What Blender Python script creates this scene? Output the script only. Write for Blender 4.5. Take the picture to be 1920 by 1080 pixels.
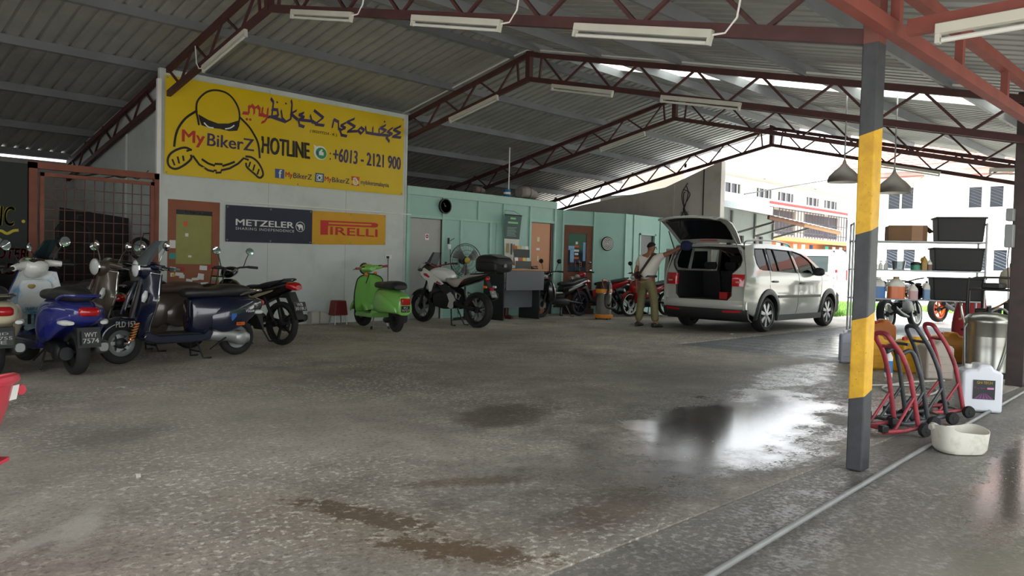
import bpy, bmesh, math, random
from mathutils import Vector, Matrix, noise
from mathutils.geometry import delaunay_2d_cdt
random.seed(7)
R = math.radians
scene = bpy.context.scene
COL = scene.collection
for o in list(bpy.data.objects):
    bpy.data.objects.remove(o)

# ------------------------------------------------------------------ camera
# seated photographer, about 1.14 m above the floor; +X runs along the shop wall, +Y towards it
cam_d = bpy.data.cameras.new('camera')
cam_d.sensor_width = 36.0
cam_d.lens = 36.0 * 1450.0 / 1920.0
cam_d.clip_end = 500
cam = bpy.data.objects.new('camera', cam_d)
COL.objects.link(cam)
scene.camera = cam
YAW, PITCH, ROLL = R(44.8), math.atan(46 / 1450.0), 0.026
fw = Vector((math.cos(YAW), math.sin(YAW), 0)); rt = Vector((math.sin(YAW), -math.cos(YAW), 0)); up = Vector((0, 0, 1))
f2 = fw * math.cos(PITCH) - up * math.sin(PITCH)
u2 = up * math.cos(PITCH) + fw * math.sin(PITCH)
r3 = rt * math.cos(ROLL) + u2 * math.sin(ROLL)
u3 = u2 * math.cos(ROLL) - rt * math.sin(ROLL)
cam.matrix_world = Matrix(((r3.x, u3.x, -f2.x, 0), (r3.y, u3.y, -f2.y, 0), (r3.z, u3.z, -f2.z, 1.14), (0, 0, 0, 1)))

# ------------------------------------------------------------------ sky, sun, exposure
world = bpy.data.worlds.new('World'); scene.world = world; world.use_nodes = True
wn = world.node_tree.nodes
wn['Background'].inputs[0].default_value = (0.93, 0.97, 1.0, 1)      # even white overcast
wn['Background'].inputs[1].default_value = 1.0
sun_d = bpy.data.lights.new('sun', 'SUN'); sun_d.energy = 5.0; sun_d.angle = R(12); sun_d.color = (1.0, 0.97, 0.92)
sun = bpy.data.objects.new('sun', sun_d); COL.objects.link(sun)
sun.rotation_euler = Vector((.45, .12, -.88)).to_track_quat('-Z', 'Y').to_euler(); sun.location = (0, 0, 20)
scene.view_settings.view_transform = 'Standard'
scene.view_settings.look = 'None'
scene.view_settings.gamma = 1.0
scene.view_settings.use_curve_mapping = False
scene.view_settings.exposure = 1.85
try:
    scene.cycles.max_bounces = 10; scene.cycles.diffuse_bounces = 6; scene.cycles.sample_clamp_indirect = 6.0
    scene.cycles.transparent_max_bounces = 12
except Exception:
    pass

# ------------------------------------------------------------------ materials
def lin(c):
    if isinstance(c, str):
        c = tuple(int(c[i:i + 2], 16) / 255 for i in (0, 2, 4))
    return tuple((x / 12.92 if x <= .04045 else ((x + .055) / 1.055) ** 2.4) for x in c)
MATS = {}
def mat(name, col, rough=.5, metal=0.0, vary=0.0, vscale=6.0, bump=0.0, bscale=60.0, coat=0.0, spec=None, emit=0.0, trans=0.0, alpha=1.0, dirt=None, dirt_amt=0.0, dirt_scale=3.0):
    """procedural material: hex colour with noise variation, dirt patches and fine bump"""
    if name in MATS: return MATS[name]
    m = bpy.data.materials.new(name); m.use_nodes = True; MATS[name] = m
    nt = m.node_tree; b = nt.nodes['Principled BSDF']
    c = lin(col)
    b.inputs['Base Color'].default_value = (*c, 1)
    b.inputs['Roughness'].default_value = rough
    b.inputs['Metallic'].default_value = metal
    if coat: b.inputs['Coat Weight'].default_value = coat; b.inputs['Coat Roughness'].default_value = .06
    if spec is not None: b.inputs['Specular IOR Level'].default_value = spec
    if emit: b.inputs['Emission Color'].default_value = (*c, 1); b.inputs['Emission Strength'].default_value = emit
    if trans: b.inputs['Transmission Weight'].default_value = trans
    if alpha < 1: b.inputs['Alpha'].default_value = alpha
    tc = None
    if vary or bump or dirt:
        tc = nt.nodes.new('ShaderNodeTexCoord')
    sock = None
    if vary:
        n = nt.nodes.new('ShaderNodeTexNoise'); n.inputs['Scale'].default_value = vscale; n.inputs['Detail'].default_value = 5
        nt.links.new(tc.outputs['Object'], n.inputs['Vector'])
        r = nt.nodes.new('ShaderNodeValToRGB')
        r.color_ramp.elements[0].position = .3; r.color_ramp.elements[1].position = .7
        r.color_ramp.elements[0].color = (*[x * (1 - vary) for x in c], 1)
        r.color_ramp.elements[1].color = (*[min(1, x * (1 + vary)) for x in c], 1)
        nt.links.new(n.outputs['Fac'], r.inputs['Fac']); sock = r.outputs['Color']
    if dirt:
        n = nt.nodes.new('ShaderNodeTexNoise'); n.inputs['Scale'].default_value = dirt_scale; n.inputs['Detail'].default_value = 8; n.inputs['Roughness'].default_value = .65
        nt.links.new(tc.outputs['Object'], n.inputs['Vector'])
        r = nt.nodes.new('ShaderNodeValToRGB'); r.color_ramp.elements[0].position = .5; r.color_ramp.elements[1].position = .72
        r.color_ramp.elements[0].color = (0, 0, 0, 1); r.color_ramp.elements[1].color = (dirt_amt,) * 3 + (1,)
        mx = nt.nodes.new('ShaderNodeMix'); mx.data_type = 'RGBA'
        nt.links.new(n.outputs['Fac'], r.inputs['Fac']); nt.links.new(r.outputs['Color'], mx.inputs[0])
        if sock: nt.links.new(sock, mx.inputs[6])
        else: mx.inputs[6].default_value = (*c, 1)
        mx.inputs[7].default_value = (*lin(dirt), 1); sock = mx.outputs[2]
    if sock: nt.links.new(sock, b.inputs['Base Color'])
    if bump:
        n = nt.nodes.new('ShaderNodeTexNoise'); n.inputs['Scale'].default_value = bscale; n.inputs['Detail'].default_value = 4
        nt.links.new(tc.outputs['Object'], n.inputs['Vector'])
        bp = nt.nodes.new('ShaderNodeBump'); bp.inputs['Strength'].default_value = bump; bp.inputs['Distance'].default_value = .01
        nt.links.new(n.outputs['Fac'], bp.inputs['Height']); nt.links.new(bp.outputs['Normal'], b.inputs['Normal'])
    return m
def glass(name, tint='ffffff', alpha=.25, rough=.02):
    if name in MATS: return MATS[name]
    m = bpy.data.materials.new(name); m.use_nodes = True; MATS[name] = m
    nt = m.node_tree; nt.nodes.clear()
    out = nt.nodes.new('ShaderNodeOutputMaterial'); mix = nt.nodes.new('ShaderNodeMixShader')
    tr = nt.nodes.new('ShaderNodeBsdfTransparent'); gl = nt.nodes.new('ShaderNodeBsdfPrincipled')
    tr.inputs[0].default_value = (*lin(tint), 1)
    gl.inputs['Base Color'].default_value = (*[x * .3 for x in lin(tint)], 1); gl.inputs['Roughness'].default_value = rough
    fr = nt.nodes.new('ShaderNodeFresnel'); fr.inputs[0].default_value = 1.5
    ad = nt.nodes.new('ShaderNodeMath'); ad.operation = 'ADD'; ad.use_clamp = True; ad.inputs[1].default_value = alpha
    nt.links.new(fr.outputs[0], ad.inputs[0]); nt.links.new(ad.outputs[0], mix.inputs[0])
    nt.links.new(tr.outputs[0], mix.inputs[1]); nt.links.new(gl.outputs[0], mix.inputs[2]); nt.links.new(mix.outputs[0], out.inputs[0])
    return m
def translucent(name, col, f=.6):
    if name in MATS: return MATS[name]
    m = bpy.data.materials.new(name); m.use_nodes = True; MATS[name] = m
    nt = m.node_tree; nt.nodes.clear()
    out = nt.nodes.new('ShaderNodeOutputMaterial'); mix = nt.nodes.new('ShaderNodeMixShader'); mix.inputs[0].default_value = f
    a = nt.nodes.new('ShaderNodeBsdfDiffuse'); b = nt.nodes.new('ShaderNodeBsdfTranslucent')
    a.inputs[0].default_value = (*lin(col), 1); b.inputs[0].default_value = (*lin(col), 1)
    nt.links.new(a.outputs[0], mix.inputs[1]); nt.links.new(b.outputs[0], mix.inputs[2]); nt.links.new(mix.outputs[0], out.inputs[0])
    return m

# ------------------------------------------------------------------ mesh builder
def V(*a): return Vector(a)
def crom(p0, p1, p2, p3, t):
    return [.5 * ((2 * b) + (-a + c) * t + (2 * a - 5 * b + 4 * c - d) * t * t + (-a + 3 * b - 3 * c + d) * t ** 3) for a, b, c, d in zip(p0, p1, p2, p3)]
def spline(keys, n):
    """Catmull-Rom through tuples, n steps for each span"""
    out = []
    for i in range(len(keys) - 1):
        p0 = keys[max(i - 1, 0)]; p3 = keys[min(i + 2, len(keys) - 1)]
        for j in range(n):
            out.append(tuple(crom(p0, keys[i], keys[i + 1], p3, j / n)))
    out.append(tuple(keys[-1])); return out
class MB:
    def __init__(self): self.v = []; self.f = []; self.M = None
    def add(self, vs, fs, M=None):
        k = len(self.v)
        for p in vs:
            p = Vector(p)
            if M is not None: p = M @ p
            self.v.append(p)
        self.f += [tuple(i + k for i in f) for f in fs]
        return self
    def box(self, c, s, rot=None):
        M = Matrix.Translation(c)
        if rot is not None: M = M @ (rot.to_matrix().to_4x4() if hasattr(rot, 'to_matrix') else rot)
        x, y, z = s[0] / 2, s[1] / 2, s[2] / 2
        vs = [(-x, -y, -z), (x, -y, -z), (x, y, -z), (-x, y, -z), (-x, -y, z), (x, -y, z), (x, y, z), (-x, y, z)]
        return self.add(vs, [(0, 3, 2, 1), (4, 5, 6, 7), (0, 1, 5, 4), (1, 2, 6, 5), (2, 3, 7, 6), (3, 0, 4, 7)], M)
    def b2(self, a, b):
        return self.box([(a[i] + b[i]) / 2 for i in range(3)], [abs(b[i] - a[i]) for i in range(3)])
    def bar(self, p0, p1, w, h=None, upv=(0, 0, 1)):
        p0, p1 = Vector(p0), Vector(p1); h = h or w
        d = p1 - p0; L = d.length; x = d.normalized(); u = Vector(upv)
        if abs(x.dot(u)) > .99: u = Vector((1, 0, 0))
        y = u.cross(x).normalized(); z = x.cross(y)
        M = Matrix(((x.x, y.x, z.x, 0), (x.y, y.y, z.y, 0), (x.z, y.z, z.z, 0), (0, 0, 0, 1)))
        return self.box((p0 + p1) / 2, (L, w, h), M)
    def tube(self, pts, r, seg=8, caps=True, closed=False):
        pts = [Vector(p) for p in pts]; n = len(pts)
        rs = r if isinstance(r, (list, tuple)) else [r] * n
        vs = []; fs = []; prev = None
        for i, p in enumerate(pts):
            a = pts[(i - 1) % n] if (i > 0 or closed) else p
            b = pts[(i + 1) % n] if (i < n - 1 or closed) else p
            t = (b - a).normalized()
            if prev is None:
                u = Vector((0, 0, 1)) if abs(t.z) < .9 else Vector((1, 0, 0))
                u = (u - t * u.dot(t)).normalized()
            else:
                u = prev - t * prev.dot(t)
                u = u.normalized() if u.length > 1e-6 else t.orthogonal().normalized()
            prev = u; w = t.cross(u)
            for k in range(seg):
                an = 2 * math.pi * k / seg
                vs.append(p + (u * math.cos(an) + w * math.sin(an)) * rs[i])
        m = n if closed else n - 1
        for i in range(m):
            j = (i + 1) % n
            for k in range(seg):
                l = (k + 1) % seg
                fs.append((i * seg + k, i * seg + l, j * seg + l, j * seg + k))
        if caps and not closed:
            fs.append(tuple(range(seg - 1, -1, -1))); fs.append(tuple((n - 1) * seg + k for k in range(seg)))
        return self.add(vs, fs)
    def lathe(self, prof, seg=20, M=None, caps=True, closed=False):
        """profile (r, z) revolved about z"""
        vs = []; fs = []; n = len(prof)
        for r, z in prof:
            for k in range(seg):
                a = 2 * math.pi * k / seg; vs.append((r * math.cos(a), r * math.sin(a), z))
        for i in range(n if closed else n - 1):
            j = (i + 1) % n
            for k in range(seg):
                l = (k + 1) % seg
                fs.append((i * seg + k, i * seg + l, j * seg + l, j * seg + k))
        if caps and not closed:
            if prof[0][0] > 1e-5: fs.append(tuple(range(seg - 1, -1, -1)))
            if prof[-1][0] > 1e-5: fs.append(tuple((n - 1) * seg + k for k in range(seg)))
        return self.add(vs, fs, M)
    def loft(self, keys, n=4, seg=20, M=None, lim=None):
        """keys (x, y, z, half width, top, bottom, exponent): rounded sections along x"""
        ks = spline(keys, n) if n > 1 else keys
        vs = []; fs = []
        for (x, y, z, w, t, b, e) in ks:
            w = max(w, .001); t = max(t, .0005); b = max(b, .0005); e = max(e, 1.2)
            for k in range(seg):
                a = 2 * math.pi * k / seg; c, s = math.cos(a), math.sin(a)
                vs.append((x, y + w * math.copysign(abs(c) ** (2 / e), c), z + (t if s > 0 else b) * math.copysign(abs(s) ** (2 / e), s)))
        m = len(ks)
        for i in range(m - 1):
            for k in range(seg):
                l = (k + 1) % seg
                fs.append((i * seg + k, i * seg + l, (i + 1) * seg + l, (i + 1) * seg + k))
        fs.append(tuple(range(seg - 1, -1, -1))); fs.append(tuple((m - 1) * seg + k for k in range(seg)))
        return self.add(vs, fs, M)
    def shell(self, P, off):
        """grid of points P[i][j] thickened by off (vector or function of i, j)"""
        a = len(P); b = len(P[0]); fn = off if callable(off) else (lambda i, j: Vector(off))
        vs = [Vector(P[i][j]) for i in range(a) for j in range(b)]
        vs += [Vector(P[i][j]) + fn(i, j) for i in range(a) for j in range(b)]
        fs = []; N = a * b
        for i in range(a - 1):
            for j in range(b - 1):
                q = (i * b + j, i * b + j + 1, (i + 1) * b + j + 1, (i + 1) * b + j)
                fs.append(q); fs.append(tuple(N + k for k in reversed(q)))
        rim = [j for j in range(b)] + [i * b + b - 1 for i in range(1, a)] + [(a - 1) * b + j for j in range(b - 2, -1, -1)] + [i * b for i in range(a - 2, 0, -1)]
        for k in range(len(rim)):
            p, q = rim[k], rim[(k + 1) % len(rim)]
            fs.append((q, p, p + N, q + N))
        return self.add(vs, fs)
    def prism(self, poly, d0, d1, axis='y', M=None):
        """2-D outline extruded along an axis; poly in the two other axes"""
        n = len(poly)
        def P(p, d): return {'y': (p[0], d, p[1]), 'x': (d, p[0], p[1]), 'z': (p[0], p[1], d)}[axis]
        vs = [P(p, d0) for p in poly] + [P(p, d1) for p in poly]
        fs = [tuple(range(n)), tuple(range(2 * n - 1, n - 1, -1))] + [((i + 1) % n, i, n + i, n + (i + 1) % n) for i in range(n)]
        return self.add(vs, fs, M)
    def sheet(self, outer, holes=(), fn=None, th=None, step=None):
        """outline with holes, filled with a triangle net and mapped by fn(u, v); th = thickness vector function"""
        vs = []; ed = []
        def loop(l):
            k = len(vs); n = len(l); vs.extend(Vector(p) for p in l); ed.extend((k + i, k + (i + 1) % n) for i in range(n))
        loop(outer)
        for h in holes: loop(h)
        def inside(p, l):
            c = False; n = len(l)
            for i in range(n):
                x1, y1 = l[i]; x2, y2 = l[(i + 1) % n]
                if (y1 > p[1]) != (y2 > p[1]) and p[0] < (x2 - x1) * (p[1] - y1) / (y2 - y1) + x1: c = not c
            return c
        if step:
            us = [p[0] for p in outer]; ws = [p[1] for p in outer]
            u = min(us) + step / 2
            while u < max(us):
                w = min(ws) + step / 2
                while w < max(ws):
                    if inside((u, w), outer) and not any(inside((u, w), h) for h in holes): vs.append(Vector((u, w)))
                    w += step
                u += step
        r = delaunay_2d_cdt(vs, ed, [], 0, 1e-5)
        pv, pf = r[0], r[2]
        keep = []
        for f in pf:
            c = sum((pv[i] for i in f), Vector((0, 0))) / len(f)
            if inside(c, outer) and not any(inside(c, h) for h in holes): keep.append(tuple(f))
        fn = fn or (lambda a, b: (a, b, 0))
        A = [Vector(fn(p.x, p.y)) for p in pv]
        fs = list(keep)
        if th:
            N = len(A); A2 = [a + Vector(th(p.x, p.y) if callable(th) else th) for a, p in zip(A, pv)]
            from collections import Counter
            e = Counter()
            for f in keep:
                for i in range(len(f)): e[(f[i], f[(i + 1) % len(f)])] += 1
            fs += [tuple(N + i for i in reversed(f)) for f in keep]
            for (a, b) in e:
                if (b, a) not in e: fs.append((b, a, a + N, b + N))
            A = A + A2
        return self.add(A, fs)
    def mesh(self, name, smooth=40):
        me = bpy.data.meshes.new(name); me.from_pydata([tuple(p) for p in self.v], [], self.f); me.update()
        bm = bmesh.new(); bm.from_mesh(me); bmesh.ops.recalc_face_normals(bm, faces=bm.faces); bm.to_mesh(me); bm.free()
        if smooth:
            me.shade_smooth(); me.set_sharp_from_angle(angle=R(smooth))
        return me
def tag(o, label=None, cat=None, group=None, kind=None):
    if label: o['label'] = label
    if cat: o['category'] = cat
    if group: o['group'] = group
    if kind: o['kind'] = kind
    return o
def obj(name, mb, m, parent=None, smooth=40, bevel=0, label=None, loc=None, rot=None, mirror=False):
    if isinstance(mb, MB) and name in SPLIT:
        first = None
        for q in pieces(mb): o = obj(SPLIT[name] + '', q, m, parent, smooth, bevel, label, loc, rot) if SPLIT[name] != name else _obj(name, q, m, parent, smooth, bevel, label, loc, rot); first = first or o
        return first
    return _obj(name, mb, m, parent, smooth, bevel, label, loc, rot)
SPLIT = {'grips': 'grip', 'brake_levers': 'brake_lever', 'handlebar_cover': 'handlebar_cover', 'vents': 'vent', 'switches': 'switch', 'acrylic_front': 'acrylic_front', 'front_fork': 'front_fork', 'swing_arm': 'swing_arm', 'mould_rib': 'mould_rib', 'window_frame': 'window_frame', 'rack': 'rack_rail'}
def pieces(mb):
    """the separate pieces of a builder, each as a builder of its own"""
    par = list(range(len(mb.v)))
    def find(a):
        while par[a] != a: par[a] = par[par[a]]; a = par[a]
        return a
    for f in mb.f:
        for i in f[1:]: par[find(i)] = find(f[0])
    out = {}
    for f in mb.f: out.setdefault(find(f[0]), []).append(f)
    res = []
    for fs in out.values():
        ids = sorted({i for f in fs for i in f}); mp = {i: k for k, i in enumerate(ids)}; q = MB(); q.v = [mb.v[i] for i in ids]; q.f = [tuple(mp[i] for i in f) for f in fs]; res.append(q)
    return res
def _obj(name, mb, m, parent=None, smooth=40, bevel=0, label=None, loc=None, rot=None):
    me = mb.mesh(name, smooth) if isinstance(mb, MB) else mb
    me.materials.clear(); me.materials.append(m)
    o = bpy.data.objects.new(name, me); COL.objects.link(o)
    if parent is not None: o.parent = parent
    if loc is not None: o.location = loc
    if rot is not None: o.rotation_euler = rot
    if bevel:
        b = o.modifiers.new('bevel', 'BEVEL'); b.width = bevel; b.segments = 2; b.limit_method = 'ANGLE'; b.angle_limit = R(40)
        if hasattr(b, 'harden_normals'): b.harden_normals = False
    if label: o['label'] = label
    return o
def thing(name, label, cat, loc=(0, 0, 0), rz=0.0, group=None, rot=None):
    o = bpy.data.objects.new(name, None); COL.objects.link(o); o.empty_display_size = .1
    o.location = loc; o.rotation_euler = rot if rot else (0, 0, rz)
    return tag(o, label, cat, group)
def copy_tree(o, parent=None):
    c = o.copy(); COL.objects.link(c); c.parent = parent
    for ch in [x for x in list(bpy.data.objects) if x.parent == o]: copy_tree(ch, c)
    return c
_tx = {}
def text_data(s, bold=0.0, shear=0.0, spacing=1.0):
    """vertices and faces of flat lettering, height 1 for capitals"""
    k = (s, bold, shear, spacing)
    if k in _tx: return _tx[k]
    cu = bpy.data.curves.new('lettering', 'FONT'); cu.body = s; cu.offset = bold; cu.shear = shear; cu.space_character = spacing; cu.resolution_u = 3
    o = bpy.data.objects.new('lettering', cu); COL.objects.link(o)
    dg = bpy.context.evaluated_depsgraph_get(); me = bpy.data.meshes.new_from_object(o.evaluated_get(dg))
    vs = [v.co.copy() for v in me.vertices]; fs = [tuple(p.vertices) for p in me.polygons]
    bpy.data.objects.remove(o); bpy.data.curves.remove(cu); bpy.data.meshes.remove(me)
    _tx[k] = (vs, fs); return vs, fs
def text(mb, s, x0, x1, y0, y1, fn, bold=.01, shear=0.0, spacing=1.0):
    """lettering stretched into the box (x0..x1, y0..y1) of a surface fn(u, v)"""
    d = bold * (y1 - y0) * .8
    if d:   # heavy faces: the strokes struck several times side by side
        for k, l in ((-1, .4), (1, -.4), (-.5, -.4), (.5, .4)): text(mb, s, x0 + d + k * d, x1 - d + k * d, y0 + .4 * d + l * d, y1 - .4 * d + l * d, fn, 0, shear, spacing)
        x0 += d; x1 -= d; bold = 0
    vs, fs = text_data(s, bold, shear, spacing)
    a0 = min(v.x for v in vs); a1 = max(v.x for v in vs); b0 = min(v.y for v in vs); b1 = max(v.y for v in vs)
    return mb.add([fn(x0 + (v.x - a0) / (a1 - a0) * (x1 - x0), y0 + (v.y - b0) / (b1 - b0) * (y1 - y0)) for v in vs], fs)
def stroke2(mb, pts, w, fn, closed=False, smooth=0):
    """flat pen stroke along 2-D points on a surface fn(u, v); w number or list"""
    if smooth: pts = spline([tuple(p) for p in pts], smooth)
    P = [Vector(p) for p in pts]; n = len(P); vs = []; fs = []
    ws = w if isinstance(w, (list, tuple)) else [w] * n
    for i in range(n):
        a = P[(i - 1) % n] if (i or closed) else P[i]; b = P[(i + 1) % n] if (i < n - 1 or closed) else P[i]
        t = (b - a)
        t = t.normalized() if t.length else Vector((1, 0)); nn = Vector((-t.y, t.x)); k = ws[min(i, len(ws) - 1)] / 2
        vs += [fn(*(P[i] + nn * k)), fn(*(P[i] - nn * k))]
    for i in range(n if closed else n - 1):
        j = (i + 1) % n; fs.append((2 * i, 2 * i + 1, 2 * j + 1, 2 * j))
    return mb.add(vs, fs)
def circ(cx, cy, r, n=24, ry=None, a0=0, a1=360):
    ry = r if ry is None else ry
    full = abs(a1 - a0) >= 360
    return [(cx + r * math.cos(R(a0 + (a1 - a0) * i / (n if full else n - 1))), cy + ry * math.sin(R(a0 + (a1 - a0) * i / (n if full else n - 1)))) for i in range(n)]
def flat(mb, poly, fn):
    return mb.add([fn(*p) for p in poly], [tuple(range(len(poly)))])
AX = Matrix.Rotation(R(90), 4, 'X')    # lathe axis z -> -y
AY = Matrix.Rotation(R(90), 4, 'Y')    # lathe axis z -> x

BLACK = mat('black_plastic', '1b1c1d', .5); RUB = mat('tyre_rubber', '1c1c1c', .8, bump=.3, bscale=80)
CHROME = mat('chrome', 'c8c8c6', .12, 1.0); STEEL = mat('dull_steel', '8d8f8e', .38, .9); ALU = mat('cast_alloy', 'a2a4a3', .4, .75)
DARKM = mat('dark_engine_metal', '2c2d2e', .45, .6); REDL = mat('red_lens', 'a81219', .12, coat=.5); CLEARL = mat('clear_lens', 'c9ccc8', .12, coat=.6)
ORANGEL = mat('orange_lens', 'd8641a', .15, coat=.5); WHITEP = mat('white_print', 'e6e6e2', .5); PLATE = mat('plate_black', '121214', .4)
SEATB = mat('seat_vinyl_black', '242426', .45, bump=.1, bscale=200)

# ================================================================== the setting
def nodes_mat(name):
    m = bpy.data.materials.new(name); m.use_nodes = True; MATS[name] = m
    return m, m.node_tree, m.node_tree.nodes['Principled BSDF']
class NT:
    """small helper for node graphs"""
    def __init__(self, nt): self.nt = nt
    def n(self, t, **kw):
        x = self.nt.nodes.new(t)
        for k, v in kw.items(): setattr(x, k, v)
        return x
    def l(self, a, b): self.nt.links.new(a, b)
    def noise(self, vec, scale, detail=5, rough=.6, w=None):
        x = self.n('ShaderNodeTexNoise'); x.inputs['Scale'].default_value = scale; x.inputs['Detail'].default_value = detail; x.inputs['Roughness'].default_value = rough
        self.l(vec, x.inputs['Vector']); return x.outputs['Fac']
    def ramp(self, fac, stops):
        x = self.n('ShaderNodeValToRGB'); e = x.color_ramp.elements
        while len(e) < len(stops): e.new(.5)
        for i, (p, c) in enumerate(stops):
            e[i].position = p; e[i].color = (*(lin(c) if isinstance(c, str) else (c, c, c)), 1)
        self.l(fac, x.inputs['Fac']); return x.outputs['Color']
    def math(self, op, a, b=None, clamp=False):
        x = self.n('ShaderNodeMath', operation=op); x.use_clamp = clamp
        for i, s in enumerate((a, b)):
            if s is None: continue
            if isinstance(s, (int, float)): x.inputs[i].default_value = s
            else: self.l(s, x.inputs[i])
        return x.outputs[0]
    def mix(self, f, a, b):
        x = self.n('ShaderNodeMix', data_type='RGBA')
        for i, s in ((0, f), (6, a), (7, b)):
            if isinstance(s, str): x.inputs[i].default_value = (*lin(s), 1)
            elif isinstance(s, (int, float)): x.inputs[i].default_value = s if i == 0 else (s, s, s, 1)
            else: self.l(s, x.inputs[i])
        return x.outputs[2]
    def blob(self, pos, cx, cy, rx, ry, ang=0.0, soft=.35, wob=None, wamt=.5):
        """soft elliptical patch with a noisy outline: 1 inside, 0 outside"""
        s = self.n('ShaderNodeVectorMath', operation='SUBTRACT'); self.l(pos, s.inputs[0]); s.inputs[1].default_value = (cx, cy, 0)
        r = self.n('ShaderNodeVectorRotate', rotation_type='Z_AXIS'); self.l(s.outputs[0], r.inputs['Vector']); r.inputs['Angle'].default_value = -R(ang)
        d = self.n('ShaderNodeVectorMath', operation='MULTIPLY'); self.l(r.outputs[0], d.inputs[0]); d.inputs[1].default_value = (1 / rx, 1 / ry, 0)
        ln = self.n('ShaderNodeVectorMath', operation='LENGTH'); self.l(d.outputs[0], ln.inputs[0])
        v = ln.outputs['Value']
        if wob is not None: v = self.math('ADD', v, self.math('MULTIPLY', self.math('SUBTRACT', wob, .5), wamt * 2))
        mr = self.n('ShaderNodeMapRange', interpolation_type='SMOOTHSTEP'); self.l(v, mr.inputs[0])
        mr.inputs[1].default_value = 1 + soft; mr.inputs[2].default_value = 1 - soft; mr.inputs[3].default_value = 0; mr.inputs[4].default_value = 1
        return mr.outputs[0]

def floor_mat(name, base_lo, base_hi, wets, stains_patches, speck=.6, rough=(.5, .75), wetrough=.1):
    m, nt, b = nodes_mat(name); g = NT(nt)
    pos = g.n('ShaderNodeNewGeometry').outputs['Position']
    big = g.noise(pos, .55, 6); mid = g.noise(pos, 3.2, 8, .7); fine = g.noise(pos, 38, 4, .7); tiny = g.noise(pos, 160, 2, .6)
    wob = g.noise(pos, 1.6, 7, .65); wob2 = g.noise(pos, 6, 7, .7); wob3 = g.noise(pos, 13, 9, .8)
    f = g.math('ADD', g.math('MULTIPLY', big, .55), g.math('ADD', g.math('MULTIPLY', mid, .3), g.math('MULTIPLY', fine, .28)))
    col = g.ramp(f, [(.38, base_lo), (.56, g_mid), (.74, base_hi)]) if False else g.ramp(f, [(.44, base_lo), (.70, base_hi)])
    sp = g.ramp(g.math('ADD', fine, g.math('MULTIPLY', g.math('SUBTRACT', mid, .5), .5)), [(.58, 0.0), (.70, 1.0)])
    col = g.mix(g.math('MULTIPLY', sp, speck), col, 'b0aca2')
    dk = g.ramp(g.math('ADD', tiny, g.math('MULTIPLY', g.math('SUBTRACT', wob2, .5), .4)), [(.66, 0.0), (.78, 1.0)])
    col = g.mix(g.math('MULTIPLY', dk, .5), col, '3b3833')
    worn = g.ramp(g.noise(pos, .8, 5, .6), [(.42, .15), (.6, 1.0)])          # areas where the aggregate shows
    fl = g.ramp(g.noise(pos, 26, 4, .62), [(.55, 0.0), (.60, 1.0)])
    col = g.mix(g.math('MULTIPLY', g.math('MULTIPLY', fl, worn), min(1, speck * 1.25)), col, 'ece7dc')
    df = g.ramp(g.noise(pos, 34, 4, .65), [(.56, 0.0), (.62, 1.0)])
    col = g.mix(g.math('MULTIPLY', df, speck * .75), col, '46413a')
    for (cx, cy, rx, ry, ang, soft, amt, c, wa) in stains_patches:
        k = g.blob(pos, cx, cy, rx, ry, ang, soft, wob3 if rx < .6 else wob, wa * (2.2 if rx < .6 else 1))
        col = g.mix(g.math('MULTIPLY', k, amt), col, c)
    wet = None
    for (cx, cy, rx, ry, ang, soft, amt, wa) in wets:
        k = g.math('MULTIPLY', g.blob(pos, cx, cy, rx, ry, ang, soft, wob, wa), amt)
        wet = k if wet is None else g.math('MAXIMUM', wet, k)
    rr = g.math('ADD', g.math('MULTIPLY', mid, rough[1] - rough[0]), rough[0])
    if wet is not None:
        puddle = g.math('MULTIPLY', wet, g.ramp(g.math('ADD', wet, g.math('ADD', g.math('MULTIPLY', g.math('SUBTRACT', wob2, .5), 1.2), g.math('MULTIPLY', g.math('SUBTRACT', fine, .5), 1.4))), [(.5, .12), (.72, 1.0)]))
        col = g.mix(g.math('MULTIPLY', wet, .62), col, '2b2927')
        rx_ = g.n('ShaderNodeMix', data_type='FLOAT'); g.l(puddle, rx_.inputs[0]); g.l(rr, rx_.inputs[2]); rx_.inputs[3].default_value = wetrough
        g.l(rx_.outputs[0], b.inputs['Roughness'])
    else: g.l(rr, b.inputs['Roughness'])
    g.l(col, b.inputs['Base Color'])
    bp = g.n('ShaderNodeBump'); bp.inputs['Distance'].default_value = .012
    h = g.math('ADD', g.math('MULTIPLY', fine, .5), g.math('MULTIPLY', mid, .6))
    g.l(h, bp.inputs['Height'])
    if wet is not None: g.l(g.math('SUBTRACT', .6, g.math('MULTIPLY', puddle, .56)), bp.inputs['Strength'])
    else: bp.inputs['Strength'].default_value = .55
    g.l(bp.outputs['Normal'], b.inputs['Normal'])
    return m
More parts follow.
